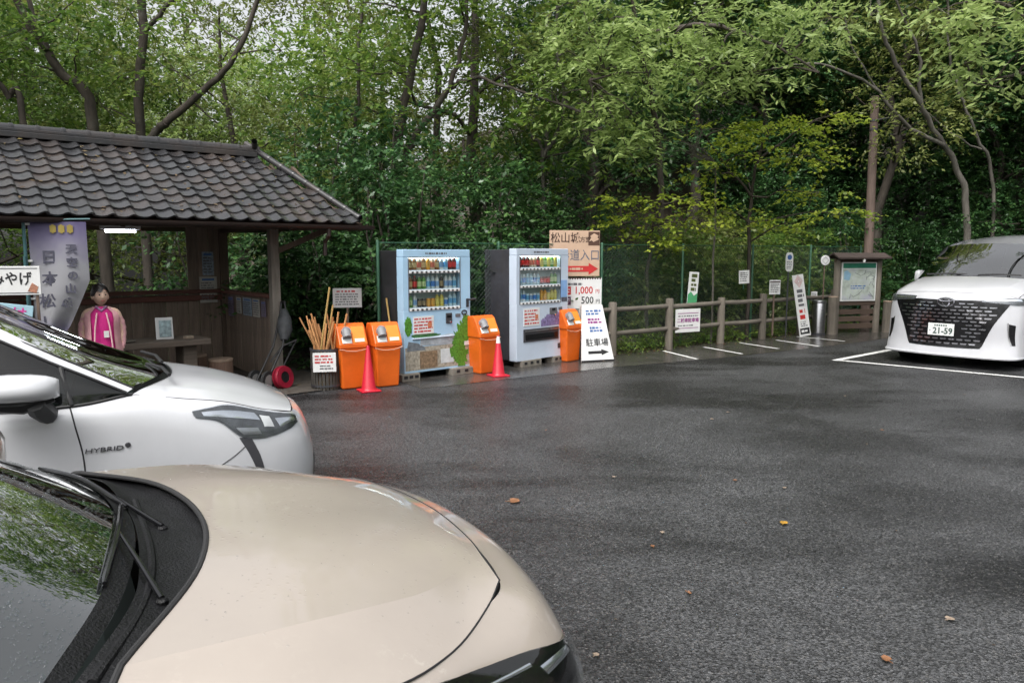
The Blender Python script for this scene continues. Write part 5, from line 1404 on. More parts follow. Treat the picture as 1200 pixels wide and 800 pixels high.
K['car_glass'] = glass('car_side_glass', (0.12, 0.14, 0.13), 1.5, 1.0)
K['wind_glass'] = glass('windscreen_glass', (0.36, 0.45, 0.41), 1.5, 4.0)
K['lens'] = glass('lamp_lens', (0.88, 0.9, 0.92), 1.5, 1.3)
K['dash'] = mat('dashboard', (0.03, 0.031, 0.034), 0.7, var=0.2)
K['lamp_dark'] = mat('lamp_housing', (0.13, 0.135, 0.14), 0.2, 0.6, var=0.3)
K['lamp_bright'] = mat('lamp_reflector', (0.75, 0.77, 0.8), 0.15, 0.9, var=0.1)
K['pearl'] = paint('white_pearl', (0.57, 0.58, 0.605), 0.0, 0.3)
K['pearl2'] = paint('white_pearl_coat', (0.5, 0.505, 0.53), 0.0, 0.28)
K['beige'] = paint('beige_metallic', (0.425, 0.372, 0.325), 0.2, 0.36, flake=0.12, spots=0.35)
K['cowl'] = mat('cowl_plastic', (0.007, 0.007, 0.0078), 0.4, spec=0.3, var=0.4, scale=12, bump=0.5, bscale=160, rvar=0.2)
K['water'] = glass('rain_drop', (0.9, 0.92, 0.93), 1.33, 1.4)

# ---- beige compact SUV ------------------------------------------------------
bs_ = dict(axles=(1.24, -1.32), wr=0.34, gap=0.05, b0=2, h=2, crease=8, arch_r=0.035, arch_m=K['black'],
  hood_c=[[(1.15, 0, 1.075), (1.085, -.36, 1.077), (.90, -.685, 1.06)], [(1.32, 0, 1.062), (1.28, -.35, 1.065), (1.18, -.672, 1.045)], [(1.48, 0, 1.043), (1.46, -.33, 1.045), (1.38, -.635, 1.02)], [(1.63, 0, 1.018), (1.61, -.31, 1.018), (1.55, -.57, .988)], [(1.76, 0, .988), (1.745, -.28, .986), (1.71, -.45, .965)], [(1.85, 0, .955), (1.83, -.25, .953), (1.80, -.40, .948)]],
  hood_s=[[(.90, -.685, 1.06), (.88, -.735, 1.048), (.865, -.77, 1.03)], [(1.18, -.672, 1.045), (1.14, -.76, 1.012), (1.12, -.825, .975)], [(1.38, -.635, 1.02), (1.345, -.74, .978), (1.33, -.83, .945)], [(1.55, -.57, .988), (1.535, -.67, .953), (1.52, -.745, .925)], [(1.71, -.45, .965), (1.70, -.52, .95), (1.68, -.62, .93)], [(1.80, -.40, .948), (1.79, -.46, .943), (1.777, -.519, .937)]],
  fascia=[[(1.33, -.83, .945), (1.52, -.745, .925), (1.68, -.62, .93), (1.777, -.519, .937), (1.83, -.25, .953), (1.85, 0, .955)],
          [(1.36, -.865, .90), (1.60, -.765, .87), (1.79, -.67, .865), (1.885, -.54, .88), (1.94, -.27, .90), (1.955, 0, .905)],
          [(1.38, -.88, .72), (1.66, -.825, .74), (1.86, -.72, .74), (1.95, -.57, .76), (2.02, -.28, .78), (2.035, 0, .785)],
          [(1.38, -.885, .52), (1.68, -.845, .54), (1.90, -.74, .55), (1.99, -.585, .56), (2.06, -.29, .58), (2.075, 0, .58)],
          [(1.40, -.88, .30), (1.68, -.835, .30), (1.89, -.73, .28), (1.98, -.58, .27), (2.05, -.29, .26), (2.065, 0, .26)]],
  side=[[(1.33, -.83, .945), (1.12, -.825, .975), (.865, -.77, 1.03), (.4, -.80, 1.02), (-.4, -.80, 1.06), (-1.2, -.79, 1.1), (-1.95, -.70, 1.12)],
        [(1.36, -.865, .90), (1.12, -.875, .92), (.865, -.865, .95), (.4, -.855, .96), (-.4, -.86, .98), (-1.2, -.865, 1.0), (-2.0, -.76, 1.0)],
        [(1.38, -.88, .72), (1.12, -.885, .74), (.865, -.875, .76), (.4, -.865, .78), (-.4, -.87, .8), (-1.2, -.885, .8), (-2.04, -.78, .8)],
        [(1.38, -.885, .52), (1.12, -.885, .52), (.865, -.87, .52), (.4, -.86, .52), (-.4, -.86, .52), (-1.2, -.885, .52), (-2.06, -.78, .55)],
        [(1.40, -.88, .30), (1.12, -.88, .28), (.865, -.86, .27), (.4, -.85, .26), (-.4, -.85, .26), (-1.2, -.87, .28), (-2.02, -.76, .32)]],
  B=[(.865, -.77, 1.03), (.4, -.80, 1.02), (-.4, -.80, 1.06), (-1.2, -.79, 1.1), (-1.95, -.70, 1.12)],
  T=[(.82, -.775, 1.032), (.45, -.735, 1.19), (-.1, -.60, 1.49), (-1.0, -.61, 1.5), (-1.75, -.58, 1.42)],
  I=[(.80, -.735, 1.05), (.45, -.69, 1.225), (.0, -.57, 1.5), (-1.0, -.55, 1.56), (-1.75, -.52, 1.5)],
  W=[(.98, 0, 1.085), (.62, 0, 1.31), (.14, 0, 1.55), (-.9, 0, 1.59), (-1.8, 0, 1.53)])
suv = Car('beige_car', 'beige metallic compact car with rain-spotted windscreen', (-1.81, 1.32), 32.5, 1.0, K['beige'])
suv.build(bs_)
# cowl panel between glass and bonnet
cw = [[(.985, 0, 1.083), (.965, -.3, 1.083), (.925, -.5, 1.08), (.805, -.73, 1.052)], [(1.03, 0, 1.062), (1.005, -.32, 1.062), (.95, -.54, 1.062), (.83, -.745, 1.045)], [(1.10, 0, 1.052), (1.06, -.34, 1.054), (.97, -.58, 1.05), (.858, -.745, 1.045)], [(1.16, 0, 1.058), (1.095, -.365, 1.062), (.99, -.6, 1.05), (.868, -.768, 1.03)]]
cowl = suv.surf('cowl_panel', cr_grid(full(cw), 6), m=K['cowl'], solid=False)
for (pts, r) in (([(1.01, .25, 1.066), (1.0, -.2, 1.068), (.95, -.48, 1.066), (.85, -.70, 1.05)], 0.010),):
    b = MB(); b.tube(cr_line(pts, 6), r, 8); b.build('rib', K['cowl'], cowl, smooth=True)
_e = np.vstack([cr_grid(full(bs_['hood_c']), 8)[0], cr_grid(bs_['hood_s'], 8)[0][1:]]); _e = np.vstack([mir(cr_grid(bs_['hood_s'], 8)[0])[:0:-1], _e])
b = MB(); b.tube([tuple(p + np.array((-0.006, 0, 0.0))) for p in _e], 0.007, 8); b.build('rubber_seal', K['rubber'], cowl, smooth=True)
# screen border print, wipers
gbv = BVHTree.FromPolygons(*_polys(suv.Gw))
def ong(p, off): 
    co, no, _, _ = gbv.find_nearest(Vector(p)); no = no if no.z > 0 else -no
    return co + no * off
def wiper(piv, mid, t0, t1, name='wiper'):
    t0, t1 = tuple(ong(t0, 0.012)), tuple(ong(t1, 0.012)); mid = tuple(ong([(a + c) / 2 for a, c in zip(t0, t1)], 0.016))
    b = MB(); b.lathe([(0.013, -0.02), (0.013, 0.002), (0.009, 0.007), (0, 0.008)], 14, piv); w = b.build(name, K['cowl'], suv.e, smooth=True)
    b = MB(); b.tube([Vector(piv) + Vector((0, 0, 0.006)), Vector(piv) * 0.5 + Vector(mid) * 0.5 + Vector((0, 0, 0.006)), Vector(mid)], [0.007, 0.006, 0.004], 8); b.build('arm', K['black_gloss'], w, smooth=True)
    b = MB(); pts = cr_line([t0, list(ong([(a + c) / 2 for a, c in zip(t0, t1)], 0.014)), t1], 8)
    b.tube(pts, [0.004] + [0.007] * (len(pts) - 2) + [0.004], 8); b.tube([p - np.array((0, 0, 0.008)) for p in pts], 0.005, 6); b.build('blade', K['black_gloss'], w, smooth=True)
wiper((1.05, .0, 1.058), (.94, .42, 1.13), (.985, .12, 1.107), (.80, .60, 1.16))
wiper((.99, -.46, 1.062), (.93, -.1, 1.135), (.97, .12, 1.112), (.90, -.42, 1.128))
# black ceramic edge of the screen
bd = MB(); gw = suv.Gw
nr, nc = gw.shape[:2]
off = np.array((0.0015, 0, 0.003))
for rng_ in (range(0, 3),):
    sub = gw[0:2] + off; grid_add(bd, sub)
bd.build('screen_border', K['cowl'], suv.wshield, smooth=True)
# headlight
def headlight(car, rows, inner, sides=True, lensoff=0.012, hm=None):
    hl = car.decal('headlight', rows, 0.003, hm or K['lamp_dark'], sides=sides)
    for (rw, m, nm) in inner: car.decal(nm, rw, 0.006, m, hl, sides=sides, n=4, bulge=0.004)
    car.decal('lens', rows, lensoff, K['lens'], hl, sides=sides, bulge=0.006)
    return hl
headlight(suv, [[(1.37, -.842, .925), (1.52, -.785, .89), (1.69, -.725, .852), (1.84, -.675, .815), (1.925, -.59, .79)], [(1.49, -.865, .83), (1.6, -.82, .80), (1.76, -.765, .785), (1.89, -.68, .765), (1.95, -.59, .76)], [(1.56, -.865, .745), (1.66, -.835, .73), (1.8, -.77, .71), (1.91, -.69, .70), (1.965, -.59, .70)]],
          [([[(1.58, -.815, .83), (1.68, -.785, .825)], [(1.62, -.835, .75), (1.7, -.81, .745)]], K['lamp_bright'], 'reflector'), ([[(1.75, -.745, .82), (1.88, -.67, .80)], [(1.77, -.755, .8), (1.9, -.675, .785)]], K['lamp_bright'], 'reflector'), ([[(1.46, -.845, .88), (1.72, -.745, .838)], [(1.465, -.85, .872), (1.725, -.75, .83)]], K['lamp_bright'], 'light_strip')], hm=K['black_gloss'])
gr = suv.decal('grille', [[(2.0, -.5, .70), (2.04, 0, .72), (2.0, .5, .70)], [(2.04, -.55, .5), (2.07, 0, .5), (2.04, .55, .5)], [(2.02, -.6, .33), (2.06, 0, .33), (2.02, .6, .33)]], 0.004, K['black'])
suv.decal('emblem', [[(2.03, -.06, .86), (2.04, .06, .86)], [(2.03, -.06, .79), (2.04, .06, .79)]], 0.01, K['chrome'])
for sg in (-1, 1):
    b = MB(); b.box((0.62, sg * 0.96, 1.1), (0.12, 0.2, 0.15)); m_ = b.build('wing_mirror', K['beige'], suv.e, bevel=0.04, smooth=True)
    b = MB(); b.bar((0.62, sg * 0.8, 1.04), (0.62, sg * 0.92, 1.06), 0.06, 0.03); b.build('mirror_arm', K['black'], m_)
for x in (0.72, -0.28, -1.1): suv.seam('door_gap', [(x, -.82, 1.0), (x, -.87, .8), (x - 0.02, -.87, .5), (x, -.86, .32)], 0.003, sides=True)
# rain drops on the screen
rd = random.Random(5); b = MB()
def drop(b, p, n, r, h):
    n = n.normalized(); a = n.orthogonal().normalized(); c = n.cross(a); k = 7
    sx_ = rd.uniform(0.8, 1.3)
    vs_ = [p + (a * math.cos(2 * math.pi * q / k) * sx_ + c * math.sin(2 * math.pi * q / k)) * r for q in range(k)] + [p + (a * math.cos(2 * math.pi * q / k) * sx_ + c * math.sin(2 * math.pi * q / k)) * r * 0.6 + n * h * 0.8 for q in range(k)] + [p + n * h]
    b.add(vs_, [(q, (q + 1) % k, (q + 1) % k + k, q + k) for q in range(k)] + [(q + k, (q + 1) % k + k, 2 * k) for q in range(k)])
Gw_ = suv.Gw; nr, nc = Gw_.shape[:2]
for q in range(6500):
    i = rd.uniform(0, nr - 1.01); j = rd.uniform(0, nc - 1.01) if rd.random() < 0.3 else rd.uniform(nc * 0.45, nc - 1.01)
    i0, j0 = int(i), int(j); p00, p01, p10 = [Vector(Gw_[a_, c_]) for a_, c_ in ((i0, j0), (i0, j0 + 1), (i0 + 1, j0))]
    nrm = (p01 - p00).cross(p10 - p00)
    if nrm.z < 0: nrm = -nrm
    p = p00 + (p01 - p00) * (j - j0) + (p10 - p00) * (i - i0)
    r = rd.uniform(0.0012, 0.0032) if rd.random() < 0.9 else rd.uniform(0.003, 0.005)
    drop(b, p + nrm.normalized() * 0.0008, nrm, r, r * 0.5)
o = b.build('rain_drops', K['water'], suv.wshield, smooth=True, angle=80); o['kind'] = 'stuff'
# drops and specks of debris on the bonnet
b = MB(); bt = MB()
for q in range(900):
    x, y = rd.uniform(.95, 1.82), rd.uniform(-.74, .6)
    cl_ = math.sin(x * 9 + 1) * math.sin(y * 7 + 2)
    if rd.random() > 0.25 + 0.7 * max(0, cl_): continue
    co, no, _, dst = suv.bvh.find_nearest(Vector((x, y, 1.05)))
    if no.z < 0: no = -no
    if co.x < 0.95 + 0.2 * (1 - abs(co.y) / 0.8): continue
    if rd.random() < 0.965: r = rd.uniform(0.0012, 0.003); drop(b, co + no * 0.0006, no, r, r * 0.4)
o = b.build('rain_drops', K['water'], suv.hood, smooth=True, angle=80); o['kind'] = 'stuff'

# ---- white minivan-like hatchback -------------------------------------------
ss_ = dict(axles=(1.27, -1.48), wr=0.30, gap=0.025, b0=1, h=2, crease=10,
  hood_c=[[(1.27, 0, 1.05), (1.24, -.3, 1.05), (1.12, -.58, 1.048)], [(1.42, 0, 1.025), (1.40, -.3, 1.025), (1.32, -.58, 1.012)], [(1.6, 0, .985), (1.58, -.3, .982), (1.52, -.56, .965)], [(1.78, 0, .925), (1.76, -.28, .92), (1.71, -.52, .902)], [(1.94, 0, .842), (1.93, -.3, .838), (1.905, -.48, .832)]],
  hood_s=[[(1.12, -.58, 1.048), (1.07, -.67, 1.045), (1.02, -.755, 1.035)], [(1.32, -.58, 1.012), (1.29, -.66, 1.0), (1.27, -.735, .985)], [(1.52, -.56, .965), (1.50, -.645, .955), (1.48, -.72, .945)], [(1.71, -.52, .902), (1.705, -.60, .888), (1.70, -.665, .87)], [(1.905, -.48, .832), (1.895, -.535, .828), (1.88, -.585, .822)]],
  fascia=[[(1.27, -.735, .985), (1.48, -.72, .945), (1.70, -.665, .87), (1.88, -.585, .822), (1.93, -.3, .838), (1.94, 0, .842)],
          [(1.28, -.81, .91), (1.50, -.79, .87), (1.74, -.72, .79), (1.92, -.60, .755), (2.0, -.3, .77), (2.02, 0, .775)],
          [(1.29, -.84, .75), (1.54, -.825, .72), (1.79, -.75, .67), (1.965, -.60, .64), (2.05, -.3, .65), (2.075, 0, .655)],
          [(1.30, -.845, .52), (1.56, -.835, .5), (1.82, -.755, .48), (1.985, -.60, .46), (2.08, -.3, .46), (2.105, 0, .46)],
          [(1.30, -.835, .25), (1.56, -.82, .22), (1.82, -.74, .2), (1.97, -.59, .19), (2.05, -.3, .19), (2.075, 0, .19)]],
  side=[[(1.27, -.735, .985), (1.02, -.755, 1.035), (.74, -.795, 1.005), (.2, -.80, 1.01), (-.6, -.80, 1.03), (-1.4, -.79, 1.06), (-2.05, -.72, 1.1)],
        [(1.28, -.81, .91), (1.02, -.825, .94), (.74, -.835, .93), (.2, -.84, .93), (-.6, -.845, .94), (-1.4, -.845, .95), (-2.08, -.76, .98)],
        [(1.29, -.84, .75), (1.02, -.845, .76), (.74, -.84, .76), (.2, -.84, .76), (-.6, -.845, .76), (-1.4, -.85, .76), (-2.1, -.77, .78)],
        [(1.30, -.845, .52), (1.02, -.845, .5), (.74, -.835, .5), (.2, -.83, .5), (-.6, -.835, .5), (-1.4, -.845, .5), (-2.12, -.77, .5)],
        [(1.30, -.835, .25), (1.02, -.835, .22), (.74, -.825, .22), (.2, -.82, .22), (-.6, -.82, .22), (-1.4, -.83, .24), (-2.08, -.75, .27)]],
  B=[(1.02, -.755, 1.035), (.74, -.795, 1.005), (.2, -.80, 1.01), (-.6, -.80, 1.03), (-1.4, -.79, 1.06), (-2.05, -.72, 1.1)],
  T=[(.995, -.752, 1.045), (.71, -.70, 1.195), (.15, -.615, 1.47), (-.6, -.63, 1.56), (-1.4, -.63, 1.55), (-1.95, -.6, 1.48)],
  I=[(1.03, -.715, 1.062), (.72, -.655, 1.23), (.22, -.57, 1.50), (-.6, -.56, 1.63), (-1.4, -.56, 1.62), (-1.95, -.54, 1.58)],
  W=[(1.24, 0, 1.06), (.82, 0, 1.20), (.34, 0, 1.47), (-.5, 0, 1.67), (-1.4, 0, 1.66), (-2.0, 0, 1.62)])
van = Car('white_hatchback', 'white hybrid hatchback parked beside the beige car', (-3.28, 4.04), 29, 1.0, K['pearl'])
van.build(ss_)
cw = [[(1.245, 0, 1.068), (1.2, -.3, 1.07), (1.10, -.55, 1.07), (1.035, -.70, 1.075)], [(1.262, 0, 1.045), (1.228, -.3, 1.045), (1.115, -.56, 1.045), (1.03, -.73, 1.05)], [(1.275, 0, 1.05), (1.245, -.3, 1.05), (1.125, -.58, 1.048), (1.022, -.752, 1.037)]]
van.surf('cowl_panel', cr_grid(full(cw), 4), m=K['cowl'], solid=False)
for (y0, y1) in ((.02, .6), (-.55, -.05)):
    b = MB(); b.tube([(1.22, y0, 1.095), (1.2, (y0 + y1) / 2, 1.105), (1.13, y1, 1.1)], 0.01, 6); b.build('wiper', K['black'], van.e, smooth=True)
headlight(van, [[(1.302, -.79, .912), (1.40, -.775, .925), (1.50, -.745, .935), (1.66, -.70, .885), (1.80, -.65, .835), (1.905, -.58, .795)], [(1.31, -.80, .895), (1.42, -.79, .885), (1.53, -.765, .86), (1.68, -.72, .82), (1.82, -.67, .785), (1.905, -.59, .775)], [(1.32, -.80, .88), (1.44, -.80, .845), (1.55, -.79, .745), (1.68, -.755, .715), (1.82, -.68, .725), (1.90, -.60, .755)]],
          [([[(1.35, -.79, .905), (1.5, -.765, .895), (1.64, -.72, .86)], [(1.36, -.795, .885), (1.52, -.775, .85), (1.66, -.73, .81)]], K['lamp_bright'], 'reflector'), ([[(1.67, -.72, .845), (1.73, -.70, .83)], [(1.68, -.735, .77), (1.74, -.715, .76)]], K['white'], 'projector'), ([[(1.52, -.79, .80), (1.64, -.755, .775)], [(1.56, -.795, .755), (1.66, -.76, .74)]], mat('grey_lamp', (0.3, 0.31, 0.32), 0.25, 0.5), 'lower_reflector'), ([[(1.76, -.69, .81), (1.87, -.61, .78)], [(1.78, -.70, .755), (1.88, -.61, .762)]], K['lamp_bright'], 'indicator')], hm=mat('lamp_smoke', (0.1, 0.105, 0.11), 0.2, 0.6, var=0.4, scale=14))
van.decal('black_strip', [[(1.535, -.795, .745), (1.60, -.78, .735)], [(1.60, -.82, .63), (1.65, -.80, .63)], [(1.645, -.83, .5), (1.685, -.815, .5)], [(1.66, -.83, .36), (1.71, -.81, .36)]], 0.003, K['dark_steel'], sides=True)
van.seam('door_gap', [(.735, -.795, 1.0), (.755, -.83, .9), (.78, -.84, .75), (.785, -.84, .55), (.77, -.83, .3)], 0.004, sides=True)
van.seam('door_gap', [(-.32, -.80, 1.02), (-.32, -.84, .75), (-.32, -.83, .3)], 0.004, sides=True)
van.seam('bumper_gap', [(1.42, -.83, .60), (1.52, -.82, .66), (1.6, -.80, .72)], 0.003, sides=True)
# quarter light frame, belt, pillar
b = MB(); b.tube([(.745, -.795, 1.01), (.72, -.745, 1.11), (.705, -.70, 1.195)], 0.013, 8); b.build('window_divider', K['black'], van.e, smooth=True)
b = MB(); b.tube([(.745, .795, 1.01), (.72, .745, 1.11), (.705, .70, 1.195)], 0.013, 8); b.build('window_divider', K['black'], van.e, smooth=True)
van.seam('window_trim', ss_['T'][:4], 0.009, m=K['black'], do_snap=False, sides=True, n=8)
van.seam('screen_trim', ss_['I'][:3], 0.007, m=K['black'], do_snap=False, sides=True, n=8)
for sg in (-1, 1):
    b = MB(); q = MB()
    prof = [(-0.16, 0.5), (-0.13, 0.85), (-0.05, 1.0), (0.04, 0.95), (0.1, 0.72), (0.14, 0.35), (0.155, 0.1)]
    for (z0, z1, mb) in ((1.105, 1.19, b),):
        rows = []
        for (dx, f) in prof:
            cx, cy, cz = 0.55 + dx, sg * 0.965, 1.135
            ring = []
            for k in range(14):
                t = 2 * math.pi * k / 14
                ring.append((cx, cy + 0.115 * f * math.cos(t) , cz + 0.02 * dx * -2 + (0.075 if math.sin(t) > 0 else 0.062) * (0.55 + 0.45 * f) * math.sin(t)))
            rows.append(ring)
        n = 14; vs_ = [p for r in rows for p in r]
        fs = [(i * n + k, i * n + (k + 1) % n, (i + 1) * n + (k + 1) % n, (i + 1) * n + k) for i in range(len(rows) - 1) for k in range(n)]
        fs += [tuple(range(n)), tuple((len(rows) - 1) * n + k for k in range(n))]
        mb.add(vs_, fs)
    wm = b.build('wing_mirror', K['pearl'], van.e, smooth=True, angle=60)
    b = MB(); b.tube([(.60, sg * .99, 1.075), (.61, sg * .93, 1.04), (.64, sg * .86, .99), (.64, sg * .82, .97)], [0.045, 0.055, 0.05, 0.04], 10); b.build('mirror_foot', K['black'], wm, smooth=True)
    b = MB(); b.tube([(.42, sg * .965, 1.068), (.55, sg * .965, 1.066), (.68, sg * .965, 1.085)], [0.03, 0.05, 0.02], 8); b.build('lower_shell', K['black'], wm, smooth=True)
    b = MB(); b.box((0.388, sg * .965, 1.135), (0.006, 0.18, 0.1)); b.build('mirror_glass', K['chrome'], wm)
o = text('HYBRID', 0.034, K['dark_steel'], van.e, (.875, -.8475, .775), (R(90), 0, 0), bold=0.0, depth=0.002, name='badge', sx=1.5, shear=0.15)
b = MB(); b.lathe([(0, 0), (0.014, 0.001), (0.012, 0.004), (0, 0.004)], 12, (.985, -.846, .786), axis=(0, -1, 0)); b.build('badge_mark', K['dark_steel'], van.e, smooth=True)
for x in (0.02, -0.98):
    for sg in (-1, 1):
        b = MB(); b.tube([(x - 0.09, sg * .845, .88), (x - 0.07, sg * .868, .88), (x + 0.07, sg * .868, .885), (x + 0.09, sg * .845, .885)], 0.013, 8); b.build('door_handle', K['chrome'], van.e, smooth=True)
van.decal('grille', [[(2.0, -.45, .5), (2.09, 0, .5), (2.0, .45, .5)], [(2.0, -.5, .28), (2.08, 0, .28), (2.0, .5, .28)]], 0.004, K['black'])

# ---- large white minivan across the car park ---------------------------------
as_ = dict(axles=(1.52, -1.48), wr=0.35, b0=2, h=2, crease=9,
  hood_c=[[(1.62, 0, 1.30), (1.58, -.4, 1.295), (1.48, -.7, 1.27)], [(1.85, 0, 1.26), (1.82, -.4, 1.255), (1.75, -.68, 1.235)], [(2.1, 0, 1.205), (2.08, -.38, 1.20), (2.02, -.65, 1.18)], [(2.30, 0, 1.145), (2.28, -.36, 1.14), (2.20, -.62, 1.12)], [(2.42, 0, 1.085), (2.40, -.36, 1.08), (2.29, -.66, 1.055)]],
  hood_s=[[(1.48, -.7, 1.27), (1.42, -.78, 1.25), (1.38, -.86, 1.2)], [(1.75, -.68, 1.235), (1.72, -.77, 1.205), (1.7, -.855, 1.155)], [(2.02, -.65, 1.18), (1.99, -.76, 1.15), (1.97, -.85, 1.10)], [(2.20, -.62, 1.12), (2.17, -.74, 1.095), (2.12, -.835, 1.06)], [(2.29, -.66, 1.055), (2.25, -.74, 1.04), (2.2, -.815, 1.025)]],
  fascia=[[(1.97, -.85, 1.10), (2.12, -.835, 1.06), (2.2, -.815, 1.025), (2.29, -.66, 1.055), (2.40, -.36, 1.08), (2.42, 0, 1.085)],
          [(2.0, -.905, .98), (2.14, -.885, .96), (2.24, -.83, .94), (2.36, -.65, .95), (2.46, -.36, .96), (2.48, 0, .965)],
          [(2.0, -.925, .75), (2.15, -.905, .73), (2.27, -.84, .70), (2.40, -.65, .70), (2.48, -.36, .70), (2.5, 0, .70)],
          [(2.0, -.92, .45), (2.15, -.905, .43), (2.29, -.845, .40), (2.42, -.65, .38), (2.485, -.36, .37), (2.5, 0, .37)],
          [(2.0, -.93, .2), (2.16, -.925, .19), (2.33, -.86, .18), (2.46, -.66, .18), (2.52, -.36, .18), (2.535, 0, .18)]],
  side=[[(1.97, -.85, 1.10), (1.7, -.855, 1.155), (1.38, -.86, 1.2), (.75, -.88, 1.2), (.1, -.88, 1.2), (-1.0, -.88, 1.2), (-1.8, -.87, 1.2), (-2.4, -.82, 1.22)],
        [(2.0, -.905, .98), (1.7, -.915, 1.0), (1.38, -.92, 1.02), (.75, -.92, 1.02), (.1, -.92, 1.02), (-1.0, -.92, 1.02), (-1.8, -.91, 1.02), (-2.44, -.85, 1.02)],
        [(2.0, -.925, .75), (1.7, -.925, .76), (1.38, -.925, .76), (.75, -.925, .76), (.1, -.925, .76), (-1.0, -.925, .76), (-1.8, -.92, .76), (-2.46, -.86, .78)],
        [(2.0, -.92, .45), (1.7, -.92, .45), (1.38, -.915, .45), (.75, -.915, .45), (.1, -.915, .45), (-1.0, -.915, .45), (-1.8, -.915, .45), (-2.47, -.86, .48)],
        [(2.0, -.93, .2), (1.7, -.92, .2), (1.38, -.91, .2), (.75, -.905, .2), (.1, -.905, .2), (-1.0, -.905, .2), (-1.8, -.9, .22), (-2.45, -.84, .25)]],
  B=[(1.38, -.86, 1.2), (.75, -.88, 1.2), (.1, -.88, 1.2), (-1.0, -.88, 1.2), (-1.8, -.87, 1.2), (-2.4, -.82, 1.22)],
  T=[(1.37, -.85, 1.22), (.95, -.79, 1.49), (.5, -.74, 1.71), (-.7, -.74, 1.82), (-1.8, -.73, 1.8), (-2.3, -.70, 1.72)],
  I=[(1.45, -.80, 1.255), (1.03, -.74, 1.53), (.6, -.69, 1.765), (-.5, -.66, 1.895), (-1.8, -.65, 1.88), (-2.3, -.62, 1.82)],
  W=[(1.60, 0, 1.305), (1.2, 0, 1.57), (.78, 0, 1.80), (-.35, 0, 1.945), (-1.8, 0, 1.93), (-2.35, 0, 1.87)])
alp = Car('large_white_minivan', 'large white minivan with wide dark grille in the marked bay', (8.87, 13.33), -140, 1.08, K['pearl2'])
alp.build(as_)
cw = [[(1.60, 0, 1.302), (1.57, -.4, 1.3), (1.44, -.79, 1.262)], [(1.63, 0, 1.30), (1.585, -.4, 1.296), (1.42, -.82, 1.24)]]
alp.surf('cowl_panel', cr_grid(full(cw), 4), m=K['cowl'], solid=False)
def frow(z, ymax, n=7):
    out = []
    for k in range(n):
        y = -ymax + 2 * ymax * k / (n - 1); out.append((2.62 - 0.34 * (abs(y) / 0.85) ** 2.2, y, z))
    return out
gr = alp.decal('grille', [frow(1.01, .80), frow(.93, .775), frow(.8, .70), frow(.65, .62), frow(.5, .56), frow(.36, .51), frow(.31, .48)], 0.004, K['black_gloss'], n=5)
K['bar_chrome'] = mat('dark_chrome', (0.4, 0.4, 0.43), 0.16, 0.95, var=0.3)
for r in range(12):
    z = 0.955 - r * 0.053; half = float(np.interp(z, (.31, .36, .5, .65, .8, .93), (.48, .51, .56, .62, .70, .775))) - 0.03 if r else 0.4
    n = int(half * 2 / 0.11) + 1; o_ = 0.055 * (r % 2)
    for k in range(-n // 2, n // 2 + 1):
        y0 = k * 0.11 + o_ - 0.043; y1 = y0 + 0.086
        if y0 < -half or y1 > half: continue
        if 0.44 < z < 0.64 and y1 > -0.21 and y0 < 0.21: continue
        if r < 2 and abs((y0 + y1) / 2) < 0.14: continue
        xx = lambda y: 2.62 - 0.34 * (abs(y) / 0.85) ** 2.2
        alp.decal('grille_bar', [[(xx(y0), y0, z), (xx(y1), y1, z)], [(xx(y0), y0 + .008, z - 0.02), (xx(y1), y1 - .008, z - 0.02)]], 0.012, K['bar_chrome'], gr, n=2)
# emblem
b = MB(); b.tube([Vector((2.495, 0.11 * math.cos(t), .945 + 0.062 * math.sin(t))) for t in np.linspace(0, 2 * math.pi, 25)[:-1]], 0.01, 6, closed=True); b.tube([Vector((2.495, 0.045 * math.cos(t), .945 + 0.058 * math.sin(t))) for t in np.linspace(0, 2 * math.pi, 21)[:-1]], 0.008, 6, closed=True); b.tube([Vector((2.495, 0.09 * math.cos(t), .975 + 0.02 * math.sin(t))) for t in np.linspace(0, 2 * math.pi, 21)[:-1]], 0.008, 6, closed=True); b.build('emblem', K['bar_chrome'], gr, smooth=True)
# lamps: slim upper lights, white corner blades with black slots
hl = alp.decal('headlight', [[(2.4, -.42, 1.0), (2.33, -.62, 1.01), (2.2, -.80, 1.0), (2.05, -.89, 1.0)], [(2.42, -.44, .955), (2.34, -.64, .94), (2.22, -.82, .92), (2.06, -.9, .93)]], 0.009, K['lamp_dark'], sides=True)
alp.decal('light_strip', [[(2.41, -.46, .992), (2.3, -.7, .988), (2.17, -.82, .983)], [(2.41, -.46, .978), (2.3, -.7, .97), (2.17, -.83, .96)]], 0.013, K['lamp_bright'], hl, sides=True, n=4)
alp.decal('lens', [[(2.4, -.42, 1.0), (2.33, -.62, 1.01), (2.2, -.80, 1.0), (2.05, -.89, 1.0)], [(2.42, -.44, .955), (2.34, -.64, .94), (2.22, -.82, .92), (2.06, -.9, .93)]], 0.018, K['lens'], hl, sides=True)
alp.decal('fog_slot', [[(2.27, -.70, .66), (2.22, -.78, .64)], [(2.3, -.75, .5), (2.26, -.81, .5)], [(2.3, -.80, .36), (2.28, -.84, .36)]], 0.004, K['black_gloss'], sides=True)
alp.decal('slot_trim', [[(2.27, -.695, .675), (2.27, -.715, .675)], [(2.31, -.74, .5), (2.31, -.755, .5)], [(2.31, -.79, .36), (2.31, -.80, .36)]], 0.01, K['chrome'], sides=True, n=4)
alp.seam('lip', [(2.0, -.935, .19), (2.33, -.87, .18), (2.47, -.66, .18), (2.53, -.3, .18), (2.54, 0, .18), (2.53, .3, .18), (2.47, .66, .18), (2.33, .87, .18), (2.0, .935, .19)], 0.02, m=K['pearl2'], do_snap=False)
pl_ = empty('tmp', (0, 0, 0)); bpy.data.objects.remove(pl_)
